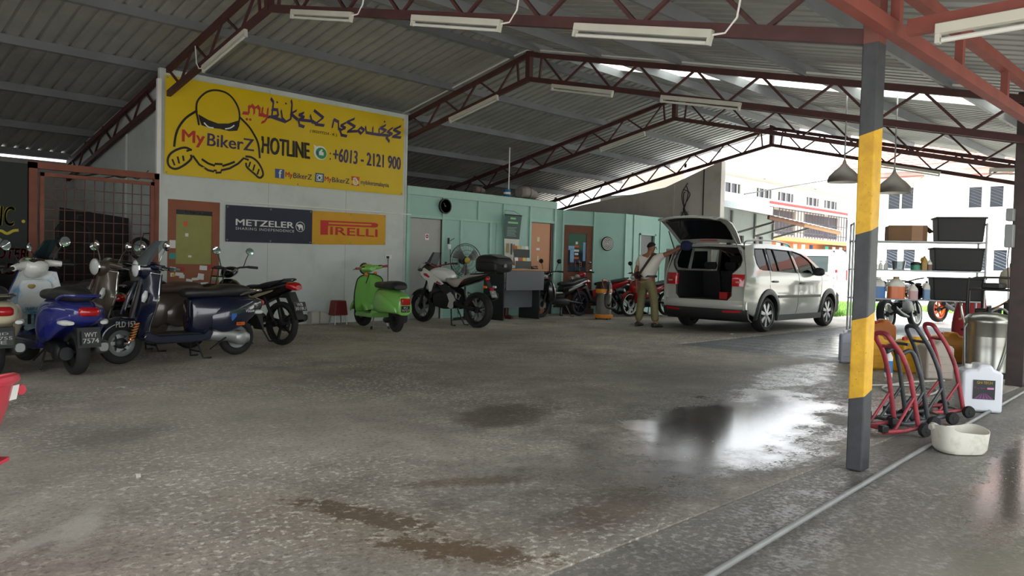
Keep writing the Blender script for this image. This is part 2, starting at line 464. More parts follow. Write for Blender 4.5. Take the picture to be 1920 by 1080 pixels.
FLOOR = floor_mat('worn_concrete', '7b756d', 'c6beb1',
    wets=[(5.2, 2.85, 2.1, .72, 12, .55, 1.0, .8), (8.1, 3.7, 1.6, .45, 10, .5, .7, .6), (4.2, 4.0, .5, .22, 10, .3, .4, .9), (7.0, 3.0, 3.2, 1.3, 8, .7, .55, .5), (3.6, 2.35, .9, .3, 0, .5, .55, .5), (7.3, 2.35, 1.8, .45, 5, .6, .75, .8), (5.2, 2.15, 1.5, .25, 0, .6, .7, .9)],
    stains_patches=[(4.6, 2.6, 2.6, .7, 10, .7, .6, '54524e', .5), (7.5, 4.0, 2.5, 1.6, 20, .7, .5, '504d49', .5), (4.15, 4.1, .62, .3, 10, .35, .6, '4a3c2b', .9), (1.98, 2.85, .36, .09, -75, .2, .75, '41301f', 1.2), (2.02, 2.25, .32, .09, -60, .2, .8, '4a3218', 1.4), (2.0, 2.55, .8, .3, -70, .8, .25, '8a7a60', .6),
            (2.7, 2.95, .35, .08, -30, .5, .5, '54402a', 1.0), (3.0, 2.2, .5, .16, 10, .5, .55, '57432e', .8), (1.65, 5.1, .35, .22, 20, .6, .5, '3f3c38', .5),
            (1.02, 3.5, .25, .06, 60, .6, .75, 'bcb8ae', 1.2), (.8, 3.4, .2, .05, 40, .6, .6, 'bcb8ae', 1.2), (2.1, 5.2, 1.6, .8, 40, .6, .35, '99948a', .6),
            (6.3, 6.2, 2.6, 1.6, 30, .8, .35, '4c4843', .5), (10.5, 8.6, 3.5, 1.0, 0, .8, .3, '50483e', .5), (13.9, 7.6, 2.6, 1.3, 0, .5, .7, '242322', .4), (9.0, 9.0, 1.4, .4, 20, .7, .4, '8a8478', .7)])  # includes a broad near-black patch under the car
APRON = floor_mat('damp_asphalt_apron', '6a6761', '95918a',
    wets=[(5.4, 1.0, 1.9, .28, 5, .5, .95, .5), (3.6, 1.5, 2.6, .5, 3, .8, .6, .6), (6.5, 1.6, 3.0, .5, 3, .7, .5, .4)],
    stains_patches=[(4.2, .75, 1.5, .3, 8, .5, .6, '6e6650', .6), (3.0, 1.0, .6, .2, 8, .5, .4, '7c7768', .6)], speck=.25)
WASH = floor_mat('wet_wash_bay', '5b636a', '8b9297', wets=[(13, 4.6, 3.6, 1.4, 0, .6, .8, .5), (11, 5.2, 1.2, 1.5, 0, .6, .5, .5)], stains_patches=[(13.9, 7.2, 2.6, 1.2, 0, .5, .7, '242322', .4)], speck=.2)  # the near-black patch under the car continues into the wash bay
YARD = floor_mat('pale_yard_concrete', '9b9890', 'b9b6ae', wets=[], stains_patches=[], speck=.3)

def struct(name, mb, m, label=None, **kw):
    o = obj(name, mb, m, **kw)
    tag(o, label, None, None, 'structure'); return o
JY = 1.87   # joint between the concrete floor and the apron
WX = 9.9    # edge of the wash bay
# floors
b = MB(); b.b2((-7, JY + .006, -.3), (WX, 17.2, 0)); b.b2((WX, 6.4, -.3), (18.4, 17.2, 0))
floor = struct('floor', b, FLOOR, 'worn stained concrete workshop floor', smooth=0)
b = MB(); b.b2((-7, -9, -.3), (18.4, JY - .006, -.004)); struct('floor_apron', b, APRON, 'dark damp apron strip in front of the pillars', smooth=0)
# wash bay: ridged strips laid across, a hair below the floor
wash = struct('floor_wash_bay', MB().b2((WX + .005, JY + .006, -.3), (18.4, 6.39, -.012)), WASH, 'wet bluish wash bay floor with ridged surface', smooth=0)
strip = MB().b2((-.2, -2.2, -.01), (.2, 2.2, .0)).mesh('strip', 0)
for i in range(20):
    s = obj('floor_strip', strip, WASH, wash, loc=(WX + .22 + i * .425, 4.16, -.004))
b = MB(); b.b2((18.41, -40, -.3), (95, 60, -.03)); b.b2((-60, 17.21, -.3), (18.4, 60, -.03)); b.b2((-60, -60, -.3), (18.4, -9.01, -.03)); b.b2((-60, -9, -.3), (-7.01, 17.2, -.03))
struct('ground_yard', b, YARD, 'pale sunlit yard outside the shed', smooth=0)

# ---------------- roof: corrugated sheets on purlins
RIDGE_Y, RIDGE_Z = 8.85, 4.66
def rz_(y): return RIDGE_Z - .2 * (y - RIDGE_Y) if y > RIDGE_Y else RIDGE_Z - .235 * (RIDGE_Y - y)
ROOFM, nt, bs = nodes_mat('galvanised_roof_sheet'); g = NT(nt)
pos = g.n('ShaderNodeNewGeometry').outputs['Position']
c = g.ramp(g.noise(pos, 1.1, 6, .7), [(.3, '8d8f8c'), (.7, 'a7a8a4')])
c = g.mix(g.ramp(g.noise(pos, 2.4, 8, .75), [(.58, 0.0), (.8, .5)]), c, '77705f')
g.l(c, bs.inputs['Base Color']); bs.inputs['Roughness'].default_value = .5; bs.inputs['Metallic'].default_value = .15
PURL = mat('galvanised_purlin', '83868a', .5, .3, vary=.12, vscale=2)
TRUSS = mat('red_oxide_steel', '4d2c2b', .6, 0, vary=.2, vscale=4, dirt='3a2523', dirt_amt=.7)
GIRD = mat('red_oxide_girder', '86463c', .6, 0, vary=.15, vscale=4, dirt='5c332c', dirt_amt=.5)
SKYL = translucent('fibreglass_skylight', 'f4f6f2', .8)
roof = thing('roof', 'corrugated grey metal gable roof over the workshop', 'roof'); roof['kind'] = 'structure'; del roof['category']
SW = 1.0
def sheet_mesh(name, y0, y1):
    prof = []
    for k in range(5):
        a = k * .2
        prof += [(a, 0), (a + .125, 0), (a + .145, .036), (a + .18, .036)]
    prof.append((1.0, 0))
    P = [[(x, y, z + rz_(y)) for (x, z) in prof] for y in (y0, y1)]
    return MB().shell(P, (0, 0, .0015)).mesh(name, 0)
smL = sheet_mesh('roof_sheet', RIDGE_Y + .02, 17.3); smR = sheet_mesh('roof_sheet', RIDGE_Y - .02, -.7)
for i in range(-3, 18):
    x = .6 + i
    obj('roof_sheet', smL, ROOFM, roof, smooth=0, loc=(x, 0, .06))
    o = obj('roof_sheet', smR if i != 10 else smR.copy(), SKYL if i == 10 else ROOFM, roof, smooth=0, loc=(x, 0, .06))
    if i == 10: o.name = 'skylight_sheet'; o['label'] = 'bright translucent skylight sheet'; o.scale.x = .62
obj('roof_sheet', smR.copy(), ROOFM, roof, loc=(11.22, 0, .06), label='grey sheet beside the skylight').scale.x = .38
o = obj('ridge_cap', MB().shell([[(-2.4, RIDGE_Y + dy, rz_(RIDGE_Y + dy) + .11) for dy in (-.22, 0, .22)], [(18.6, RIDGE_Y + dy, rz_(RIDGE_Y + dy) + .11) for dy in (-.22, 0, .22)]], (0, 0, .003)), ROOFM, roof)
pur_y = [10.7, 12.25, 13.9, 15.55, 17.05, 9.15, 7.3, 5.9, 4.15, 2.55, .95, -.5, 8.55]
for y in pur_y:
    s = .2 if y > RIDGE_Y else -.235
    b = MB(); z = rz_(y); h = .13
    nrm = Vector((0, s, 1)).normalized(); tan = Vector((0, 1, -s)).normalized(); c0 = Vector((0, y, z))
    for (d0, d1, t0, t1) in ((-h / 2 + .0, h / 2, -.003, .003), (h / 2 - .006, h / 2, 0, .055), (-h / 2, -h / 2 + .006, 0, .055)):
        vs = []
        for x in (-2.4, 18.5):
            for (dd, tt) in ((d0, t0), (d1, t0), (d1, t1), (d0, t1)): vs.append(Vector((x, 0, 0)) + c0 + nrm * dd + tan * tt)
        b.add(vs, [(0, 1, 2, 3), (7, 6, 5, 4), (0, 4, 5, 1), (1, 5, 6, 2), (2, 6, 7, 3), (3, 7, 4, 0)])
    obj('purlin', b, PURL, roof, smooth=0)

# ---------------- trusses
TX = [4.6, 9.18, 13.47, 17.68]
def bz(y): return 4.16 - .2 * (y - RIDGE_Y) if y > RIDGE_Y else 4.16 - .235 * (RIDGE_Y - y)
def tz(y): return bz(y) + .4
tl = ['steel roof truss nearest the camera, meeting the yellow and black pillar', 'second steel roof truss, ending at the yellow banner edge', 'third steel roof truss, behind the teal partition', 'farthest steel roof truss at the open end beside the plaster wall']
for ti, X in enumerate(TX):
    t = thing('roof_truss', tl[ti], 'truss', (X, RIDGE_Y, 0), group='steel roof trusses')
    L = lambda y, z, dx=0: (dx, y - RIDGE_Y, z)
    yl, yr = 16.85, 1.66 + .04 * ti
    w = .085 if ti == 0 else .075
    for (y1) in (yl, yr):
        obj('bottom_chord', MB().bar(L(RIDGE_Y, bz(RIDGE_Y)), L(y1, bz(y1)), .06, w), TRUSS, t, smooth=0)
        obj('top_chord', MB().bar(L(RIDGE_Y, tz(RIDGE_Y)), L(y1, tz(y1) - (.1 if y1 == yl else 0)), .06, w), TRUSS, t, smooth=0)
    obj('king_post', MB().bar(L(RIDGE_Y, bz(RIDGE_Y) - .03), L(RIDGE_Y, tz(RIDGE_Y) + .1), .09, .09), TRUSS, t, smooth=0)
    for sgn, n in ((1, 8), (-1, 7)):
        ys = [RIDGE_Y + sgn * (.28 + .475 * k) for k in range(2 * n + 1)]
        obj('web_bar', MB().bar(L(ys[0], tz(ys[0])), L(ys[0] + sgn * -.05, bz(ys[0])), .03), TRUSS, t, smooth=0)
        for k in range(2 * n):
            a, c = ys[k], ys[k + 1]
            if (c - yl) * sgn > 0 and sgn > 0: continue
            za, zc = (tz, bz) if k % 2 == 0 else (bz, tz)
            obj('web_bar', MB().bar(L(a, za(a)), L(c, zc(c)), .028, .028), TRUSS, t, smooth=0)
conduit_y = [12.4, 11.5, 10.6, 9.7, 9.2, 8.85, 8.5, 8.0, 7.0, 5.5, 4.0, 2.4]
cd_ = obj('roof_conduit', MB().tube([(9.12, y, tz(y) + (.075 if y != 8.85 else .06)) for y in conduit_y], .014, 6), WHITEP, None); tag(cd_, 'thin white conduit running over the second roof truss', 'pipe')
# horizontal tie running on beyond the pillar
for X, y0, z in ((4.6, 1.6, 2.5), (9.2, 1.9, 2.66)):
    tie = obj('tie_beam', MB().bar((0, 0, 0), (0, -3.6, 0), .06, .085), GIRD, None, smooth=0, loc=(X, y0 - .08, z))
    tag(tie, 'brown steel tie beam running right from the ' + ('yellow and black pillar' if X < 5 else 'dark post by the steel tank'), 'beam', 'tie beams')
# lattice girder along the pillar row
gd = thing('lattice_girder', 'red oxide lattice girder running along the tops of the pillars', 'girder', (0, 1.62, 0))
for z in (2.52, 2.80): obj('girder_chord', MB().b2((-2, -.035, z - .04), (18.0, .035, z + .04)), GIRD, gd, smooth=0)
for i in range(16):
    x = -1.4 + i * 1.22
    obj('girder_strut', MB().b2((x - .03, -.025, 2.54), (x + .03, .025, 2.78)), GIRD, gd, smooth=0)

# ---------------- pillars
def pillar_mat():
    m, nt, b = nodes_mat('hazard_painted_steel'); g = NT(nt)
    pos = g.n('ShaderNodeNewGeometry').outputs['Position']; s = g.n('ShaderNodeSeparateXYZ'); g.l(pos, s.inputs[0])
    # diagonal bands: height shifted by the way round the column
    z = g.math('ADD', s.outputs['Z'], g.math('SUBTRACT', g.math('MULTIPLY', g.math('SUBTRACT', s.outputs['Y'], 1.745), .27), g.math('MULTIPLY', g.math('SUBTRACT', s.outputs['X'], 4.535), .27)))
    def band(a, c): return g.math('MULTIPLY', g.math('GREATER_THAN', z, a), g.math('LESS_THAN', z, c))
    ye = g.math('ADD', band(.409, .862), band(1.354, 1.917))
    n1 = g.noise(pos, 9, 8, .7); n2 = g.noise(pos, 60, 4, .6)
    yel = g.ramp(n1, [(.3, 'b98a12'), (.7, 'dfae1c')]); blk = g.ramp(n1, [(.3, '2a2c2f'), (.7, '3d4044')])
    col = g.mix(ye, blk, yel)
    col = g.mix(g.ramp(g.math('ADD', n2, g.math('MULTIPLY', n1, .3)), [(.82, 0.0), (.86, .9)]), col, '4b3a1e')
    col = g.mix(g.math('MULTIPLY', g.math('GREATER_THAN', s.outputs['Z'], 2.44), 1), col, '6b3c33')
    g.l(col, b.inputs['Base Color']); b.inputs['Roughness'].default_value = .5
    return m
p = thing('pillar', 'square steel pillar painted with diagonal yellow and black hazard bands', 'pillar', (4.6, 1.68, 0))
obj('post', MB().b2((-.065, -.026, 0), (.055, .065, 2.95)), pillar_mat(), p, smooth=0, bevel=.008)
PDARK = mat('dark_painted_post', '3b302e', .55, vary=.2, vscale=8, dirt='5b4440', dirt_amt=.5)
p2 = thing('pillar', 'dark brown steel post at the right edge beside the steel tank', 'pillar', (9.48, 1.93, 0))
obj('post', MB().b2((-.08, -.08, 0), (.08, .08, 3.05)), PDARK, p2, smooth=0, bevel=.006)
SWG = mat('grey_switch_plastic', '8d9090', .5)
sb = thing('switch_box', 'grey switch boxes fixed to the dark post', 'switch box', (9.40, 1.93, 1.5))
obj('box', MB().box((-.03, .09, .28), (.10, .07, .13)), SWG, sb, bevel=.01); obj('box', MB().box((-.03, .09, .06), (.10, .08, .24)), SWG, sb, bevel=.01)
obj('cable', MB().tube([(-.03, .09, -.05), (-.04, .1, -.2), (0, .09, -.4), (.01, .085, -.7)], .006, 6), BLACK, sb)
obj('plug_lever', MB().box((-.085, .11, .28), (.03, .02, .06)), SWG, sb)

# ---------------- walls
WY = 11.95
WHITEW = mat('painted_partition_white', 'c6cdc9', .6, vary=.05, vscale=1.2, dirt='8f9490', dirt_amt=.35, dirt_scale=1.5)
TEAL = mat('painted_partition_teal', '96bdb2', .55, vary=.05, vscale=1.5, dirt='7fa499', dirt_amt=.3, dirt_scale=2)
TEALT = mat('teal_batten', '9bc2b6', .55, vary=.05)
PLAST = mat('grey_plaster', 'c6c1ba', .8, vary=.07, vscale=1.3, dirt='958f88', dirt_amt=.5, dirt_scale=1.2, bump=.15, bscale=30)
DOORB = mat('brown_door_wood', '8a4b2e', .45, vary=.15, vscale=3); DOORO = mat('orange_ply_door', 'b9794a', .5, vary=.06, vscale=2)
DOORG = mat('grey_flush_door', 'a5a6a2', .55, vary=.04, vscale=2, dirt='85847f', dirt_amt=.3)
def wallsheet(name, x0, x1, z1, holes, m, label, y0=WY, y1=WY + .08):
    b = MB().sheet([(x0, 0), (x1, 0), (x1, z1), (x0, z1)], holes, lambda u, v: (u, y0, v), (0, y1 - y0, 0))
    return struct(name, b, m, label, smooth=0)
rect = lambda x0, x1, z0, z1: [(x0, z0), (x1, z0), (x1, z1), (x0, z1)]
wallf = wallsheet('wall_shop_front', 4.48, 9.1, 3.92, [rect(4.62, 5.43, 0.001, 1.98)], WHITEW, 'white partition wall of the shop behind the banners')
for x in (6.25, 7.75, 9.05): obj('wall_batten', MB().b2((x - .0025, WY - .002, 0), (x + .0025, WY, 3.9)), mat('seam_grey', '9aa09d', .7), wallf, smooth=0)
obj('conduit', MB().tube([(5.45, WY - .02, 2.01), (7.2, WY - .02, 2.02), (9.2, WY - .02, 2.03)], .013, 8), WHITEP, wallf)
b = MB().prism([(WY + .1, 0), (17.2, 0), (17.2, 2.98), (WY + .1, 4.02)], 4.66, 4.74, 'x'); wside = struct('wall_shop_side', b, WHITEW, 'white side wall of the shop behind the grille', smooth=0)
obj('corner_post', MB().b2((4.44, WY - .03, 0), (4.50, WY + .03, 3.75)), WHITEP, wallf, smooth=0)
obj('downpipe', MB().b2((4.63, 13.8, 0), (4.66, 13.86, 3.2)), WHITEW, wside, smooth=0)
b = MB().b2((-2.7, 5.5, 0), (-2.6, 17.1, 4.0)); struct('wall_light_block_left', b, PLAST, 'unseen plaster wall added to block light from the left', smooth=0)  # added out of view to keep skylight off the left end
b = MB().b2((-2.6, WY, 0), (2.77, WY + .08, 2.30)); struct('wall_light_block_store', b, PLAST, 'low wall added behind the painted board to block light', smooth=0)  # added to stop light reaching the store, runs on past the board
b = MB().b2((4.74, 17.1, 0), (18.4, 17.2, 2.9)); struct('wall_back', b, PLAST, 'dark back wall under the left eave', smooth=0)
# left back wall with a gap of daylight under the eave
b = MB().b2((-7, 17.1, 0), (4.66, 17.2, 2.90)); struct('wall_back_left', b, mat('pale_block_wall', 'a9a6a0', .8, vary=.08), 'pale block wall behind the grille', smooth=0)
# teal partition
T1E, T1Z = 13.42, 2.58
gdoor, odoor = rect(9.22, 10.02, .001, 1.98), rect(12.58, 13.34, .001, 2.08)
teal = wallsheet('wall_teal', 9.1, T1E, T1Z, [gdoor, odoor], TEAL, 'teal panelled partition with battens')
def batten(par, x0, x1, z0, z1, d=.03, y=WY): obj('batten', MB().b2((x0, y - d, z0), (x1, y, z1)), TEALT, par, smooth=0, bevel=.003)
batten(teal, 9.1, 13.42, 2.42, 2.58)
for x, z0, z1 in ((9.14, 0, 2.42), (10.02, 0, 2.42), (10.98, 2.0, 2.42), (10.5, 0, 2.0), (11.33, 0, 2.0), (11.72, 0, 2.42), (12.55, 0, 2.42), (13.38, 0, 2.42)): batten(teal, x - .03, x + .03, z0, z1, .028)
for x0, x1, z in ((9.17, 10.0, 2.01), (10.05, 11.69, 2.01), (12.58, 13.35, 2.11), (10.05, 11.69, .95)): batten(teal, x0, x1, z - .025, z + .025, .022)
batten(teal, 11.5, 11.7, 0, 2.0, .012)
# angled teal wall and the stretch beyond
A2 = Vector((13.42, WY - .0, 0)); ang2 = R(-20); D2 = Vector((math.cos(ang2), math.sin(ang2), 0)); L2 = 1.9
w2 = struct('wall_teal_angled', MB().sheet([(0, 0), (L2, 0), (L2, 2.41), (0, 2.41)], [rect(.22, 1.0, .001, 2.07)], lambda u, v: (u, 0, v), (0, .08, 0)), TEAL, 'darker teal partition turned towards the yard', smooth=0)
w2.location = A2; w2.rotation_euler = (0, 0, ang2)
for x, z0, z1 in ((.02, 0, 2.41), (.19, 0, 2.41), (1.03, 0, 2.41)): obj('batten', MB().b2((x - .025, -.025, z0), (x + .025, 0, z1)), TEALT, w2, smooth=0, bevel=.003)
obj('batten', MB().b2((.2, -.02, 2.075), (1.03, 0, 2.11)), TEALT, w2, smooth=0)
E2 = A2 + D2 * L2
w3 = struct('wall_teal_far', MB().sheet([(0, 0), (3.1, 0), (3.1, 2.41), (0, 2.41)], [rect(.62, 1.27, .85, 1.95)], lambda u, v: (u, 0, v), (0, .08, 0)), TEAL, 'pale teal partition behind the car', smooth=0)
w3.location = E2
for x in (.02, .36, 1.5): obj('batten', MB().b2((x - .025, -.025, 0), (x + .025, 0, 2.41)), TEALT, w3, smooth=0, bevel=.003)
win = thing('window_1', None, None, tuple(E2)); win['kind'] = 'structure'; win['label'] = 'dark window in the teal wall behind the man'
wf = MB()
for a in (((.6, -.02, .83), (.65, .07, 1.97)), ((1.24, -.02, .83), (1.29, .07, 1.97)), ((.6, -.02, .83), (1.29, .07, .87)), ((.6, -.02, 1.93), (1.29, .07, 1.97))): wf.b2(*a)
obj('window_frame', wf, TEALT, win, smooth=0); obj('pane', MB().b2((.64, .04, .86), (1.26, .046, 1.94)), mat('dusty_dark_glass', '2f3a39', .35, vary=.12, vscale=5), win, smooth=0)
# plaster gable wall at the end of the shed
pw = struct('wall_plaster_end', MB().prism([(10.36, 0), (17.1, 0), (17.1, 2.55), (15.0, 2.95), (12.06, 3.33), (10.36, 3.93)], 18.0, 18.2, 'x'), PLAST, 'grey plaster end wall under the far truss', smooth=0)
obj('wall_batten', MB().b2((17.97, 10.85, 1.9), (18.0, 10.87, 3.75)), mat('dark_pipe', '3b3837', .6), pw, smooth=0)
obj('wall_batten', MB().b2((17.96, 11.75, 1.9), (18.0, 11.83, 3.38)), PLAST, pw, smooth=0)
cb = thing('wall_cable', 'black cables hanging down the plaster wall', 'cable', (17.9, 11.4, 2.4))
for k in range(4):
    random.seed(40 + k); obj('cable_strand', MB().tube(spline([(0, .05 * k - .1 + random.uniform(-.1, .1), 1.0 - .16 * k * .5), (0, random.uniform(-.2, .1), .7), (0, random.uniform(-.05, .15), .3), (0, random.uniform(-.3, .1), 0), (0, random.uniform(-.8, .3), -.2)], 5), .012, 5), BLACK, cb)
jb = thing('junction_box', 'small grey junction box on the plaster wall', 'junction box', (17.96, 11.4, 2.55)); obj('box', MB().box((0, 0, 0), (.06, .22, .2)), SWG, jb, bevel=.01)
# dark gutter ledge behind the teal wall top
obj('ledge', MB().prism([(12.2, 2.45), (16.9, 2.45), (16.9, 2.75), (14.9, 2.62), (12.2, 2.47)], 17.2, 17.9, 'x'), mat('dark_tarp', '2b2a29', .7), pw, smooth=0)

# ---------------- doors
def knob(par, x, z, y=-.05): obj('door_knob', MB().lathe([(.008, 0), (.008, .03), (.024, .035), (.026, .055), (.0, .065)], 12, Matrix.Translation((x, y + .03, z)) @ AX), CHROME, par)
d1 = thing('door_1', None, None, (4.62, WY + .01, 0)); d1['kind'] = 'structure'; d1['label'] = 'brown framed door with a yellow-green glass panel and stickers'
DW, DH = .81, 1.98
b = MB().sheet(rect(0, DW, .01, DH), [rect(.13, .69, 1.0, 1.83)], lambda u, v: (u, .0, v), (0, .04, 0)); obj('door_leaf', b, DOORB, d1, smooth=0)
obj('pane', MB().b2((.12, .015, .99), (.70, .022, 1.84)), mat('yellow_green_blind', '8f8d4a', .35, vary=.06), d1, smooth=0)
db_ = obj('sign_strip', MB().b2((.13, -.004, 1.76), (.69, .012, 1.83)), PLATE, d1, smooth=0)
t_ = MB(); text(t_, 'I Betong', .26, .54, 1.775, 1.815, lambda u, v: (u, -.006, v)); obj('lettering', t_, WHITEP, db_, smooth=0)
random.seed(3)
stc = [mat('sticker_' + n, c, .5) for n, c in (('white', 'd8d8d2'), ('red', 'a52a20'), ('yellow', 'c9a326'), ('teal', '3b8d86'), ('orange', 'cc5a2a'))]
for i in range(26):
    x = random.uniform(.02, .72); z = random.uniform(.62, .97); w = random.uniform(.05, .13); h = random.uniform(.03, .07)
    obj('sticker', MB().box((min(x + w / 2, .75), -.002 - .0004 * i, z), (w, .002, h), Matrix.Rotation(random.uniform(-.15, .15), 4, 'Y')), stc[i % 5 if i % 3 else 0], d1, smooth=0)
for x, z, w, h, k in ((.08, 1.3, .09, .12, 0), (.08, 1.12, .1, .09, 3), (.76, 1.25, .05, .07, 0), (.28, 1.62, .06, .08, 4), (.3, 1.45, .05, .05, 0), (.35, 1.12, .05, .03, 0)):
    obj('sticker', MB().box((x, -.003 if x < .13 or x > .69 else .012, z), (w, .002, h)), stc[k], d1, smooth=0)
d2 = thing('door_2', None, None, (9.22, WY, 0)); d2['kind'] = 'structure'; d2['label'] = 'plain grey flush door with a small round sign'
obj('door_leaf', MB().b2((.01, .02, .01), (.76, .06, 1.97)), DOORG, d2, smooth=0)
obj('door_frame', MB().b2((.765, -.01, 0), (.80, .06, 1.98)), mat('dark_brown_frame', '4a302a', .6), d2, smooth=0)
sg = obj('sign_plate', MB().b2((.37, .014, 1.56), (.46, .02, 1.68)), WHITEP, d2, smooth=0)
obj('symbol', MB().lathe([(.036, 0), (.036, .002)], 20, Matrix.Translation((.415, .0135, 1.63)) @ AX), stc[1], sg); obj('symbol_bar', MB().box((.415, .0105, 1.63), (.05, .002, .013)), WHITEP, sg)
d3 = thing('door_3', None, None, (12.58, WY, 0)); d3['kind'] = 'structure'; d3['label'] = 'light orange plywood door standing beside the desk'
obj('door_leaf', MB().b2((.01, .02, .01), (.68, .06, 2.07)), DOORO, d3, smooth=0); obj('door_frame', MB().b2((.685, .0, 0), (.755, .07, 2.08)), mat('dark_brown_frame', '4a302a', .6), d3, smooth=0)
for z, w, h, k in ((1.7, .09, .1, 2), (1.48, .11, .05, 0), (1.27, .05, .12, 2)): obj('sticker', MB().box((.27, .016, z), (w, .004, h)), stc[k] if k == 0 else mat('sticker_beige', 'c9b98f', .5), d3, smooth=0)
d4 = thing('door_4', None, None, tuple(A2 + D2 * .22), ang2); d4['kind'] = 'structure'; d4['label'] = 'dark brown framed glass door with orange letters'
b = MB().sheet(rect(0, .78, .01, 2.07), [rect(.12, .62, .98, 1.88)], lambda u, v: (u, .0, v), (0, .04, 0)); obj('door_leaf', b, mat('dark_door_wood', '6d3d27', .45, vary=.12), d4, smooth=0)
obj('pane', MB().b2((.11, .02, .97), (.63, .026, 1.89)), mat('door_mirror_glass', '5c6a78', .06, .75), d4, smooth=0)
knob(d4, .70, 1.02)
t_ = MB(); text(t_, 'B', .44, .51, 1.10, 1.22, lambda u, v: (.95 - u, .016, v)); text(t_, 'i', .60, .62, 1.10, 1.22, lambda u, v: (.95 - u, .016, v), bold=.03); text(t_, 'k', .72, .78, 1.10, 1.22, lambda u, v: (.95 - u, .016, v))
obj('lettering', t_, mat('orange_letters', 'd9783a', .5), d4, smooth=0)
for x, z, w, h, k in ((.36, 1.66, .06, .06, 0), (.36, 1.58, .12, .05, 4), (.36, 1.48, .13, .05, 0), (.36, 1.40, .1, .05, 0), (.36, 1.31, .13, .05, 4)): obj('sticker', MB().box((x, .016, z), (w, .003, h)), stc[k], d4, smooth=0)
jb_ = mat('pale_blue_print', '86aed2', .5)
for (x, z, w, h) in ((.22, 1.54, .16, .1), (.24, 1.36, .1, .32), (.57, 1.46, .07, .44)): obj('poster', MB().box((x, .0175, z), (w, .002, h)), jb_, d4, smooth=0)
# brown rail frame of the doorstep
obj('threshold', MB().b2((0, -.1, 0), (.8, 0, .12)), mat('dark_brown_frame', '4a302a', .6), d4, smooth=0)

# ================================================================== two-wheelers
def xf(mb, M):
    mb.v = [M @ p for p in mb.v]; return mb
def tyre(c, Rr, w, h, seg=28, knob=0):
    cs = []
    for k in range(10):
        a = 2 * math.pi * k / 10
        cs.append((Rr - h / 2 + h / 2 * math.cos(a), w / 2 * math.copysign(abs(math.sin(a)) ** .75, math.sin(a))))
    return MB().lathe(cs, seg, Matrix.Translation(c) @ AX, closed=True)
def rim_ring(c, r0, r1, w, seg=28):
    return MB().lathe([(r0, -w / 2), (r1, -w / 2), (r1 - .006, -w / 2 * .5), (r1 - .006, w / 2 * .5), (r1, w / 2), (r0, w / 2), (r0 - .008, 0)], seg, Matrix.Translation(c) @ AX, closed=True)
def spokes(c, r0, r1, n, w, d, twist=0.0, ph=0.0):
    b = MB()
    for k in range(n):
        a = 2 * math.pi * k / n + ph
        p = Vector((math.cos(a), 0, math.sin(a))); q = Vector((math.cos(a + twist), 0, math.sin(a + twist)))
        b.bar(Vector(c) + p * r0, Vector(c) + q * r1, w, d, (0, 1, 0))
    return b
def hub(c, r, w, seg=16):
    return MB().lathe([(r * .55, -w / 2), (r, -w / 2 + .012), (r, w / 2 - .012), (r * .55, w / 2)], seg, Matrix.Translation(c) @ AX)
def disc(c, r, y, seg=24):
    return MB().lathe([(r * .55, -.002), (r, -.002), (r, .002), (r * .55, .002)], seg, Matrix.Translation((c[0], y, c[2])) @ AX, closed=True)
def mirror_part(root, base, top, r, tint, nrm=(-1, 0, 0), S=None, oval=1.0, stem=.006):
    base, top = Vector(base), Vector(top)
    st = MB().tube([base, base.lerp(top, .4) + Vector((0, 0, .02)), top], stem, 6)
    z = Vector(nrm).normalized(); x = Vector((0, 0, 1)).cross(z).normalized(); y = z.cross(x)
    M = Matrix(((x.x, y.x, z.x, top.x), (x.y, y.y, z.y, top.y), (x.z, y.z, z.z, top.z), (0, 0, 0, 1))) @ Matrix.Diagonal((oval, 1, 1, 1))
    hd = MB().lathe([(.0, -.035), (r * .6, -.028), (r * .95, -.008), (r, .0), (r * .93, .004)], 18, M)
    gl = MB().lathe([(r * .93, .004), (r * .5, .006), (0, .0065)], 18, M)
    if S is not None: xf(st, S); xf(hd, S); xf(gl, S)
    o = obj('mirror', hd, tint, root); obj('mirror_stem', st, CHROME if tint is CHROME else BLACK, o); obj('mirror_glass', gl, mat('mirror_glass', 'b9c6cc', .05, .9), o)
def plate(root, c, w, h, lines, n=(-1, 0, .15), xdir=None, m=None):
    """number plate with its characters as raised print"""
    z = Vector(n).normalized(); x = Vector(xdir) if xdir else Vector((0, 0, 1)).cross(z); x.normalize(); y = z.cross(x).normalized()
    c = Vector(c); f = lambda u, v, d=0.0: c + x * u + y * v + z * d
    M = Matrix(((x.x, y.x, z.x, c.x), (x.y, y.y, z.y, c.y), (x.z, y.z, z.z, c.z), (0, 0, 0, 1)))
    p = obj('number_plate', MB().add([], []).box((0, 0, 0), (w, h, .006)), m or PLATE, root); p.data.transform(M)
    t = MB(); k = len(lines); lh = h * .86 / k
    for i, s in enumerate(lines):
        v0 = h * .43 - (i + 1) * lh + lh * .1; ww = w * .44 * min(1, (len(s) + .6) / 4.6)
        text(t, s, -ww, ww, v0, v0 + lh * .8, lambda u, v: f(u, v, .0045), bold=.02)
    obj('plate_characters', t, WHITEP, p, smooth=0)
    return p
def place(root, rear, front, lean=0.0):
    r, f = Vector((*rear, 0)), Vector((*front, 0)); d = f - r
    root.location = (r + f) / 2; root.rotation_euler = (lean, 0, math.atan2(d.y, d.x))

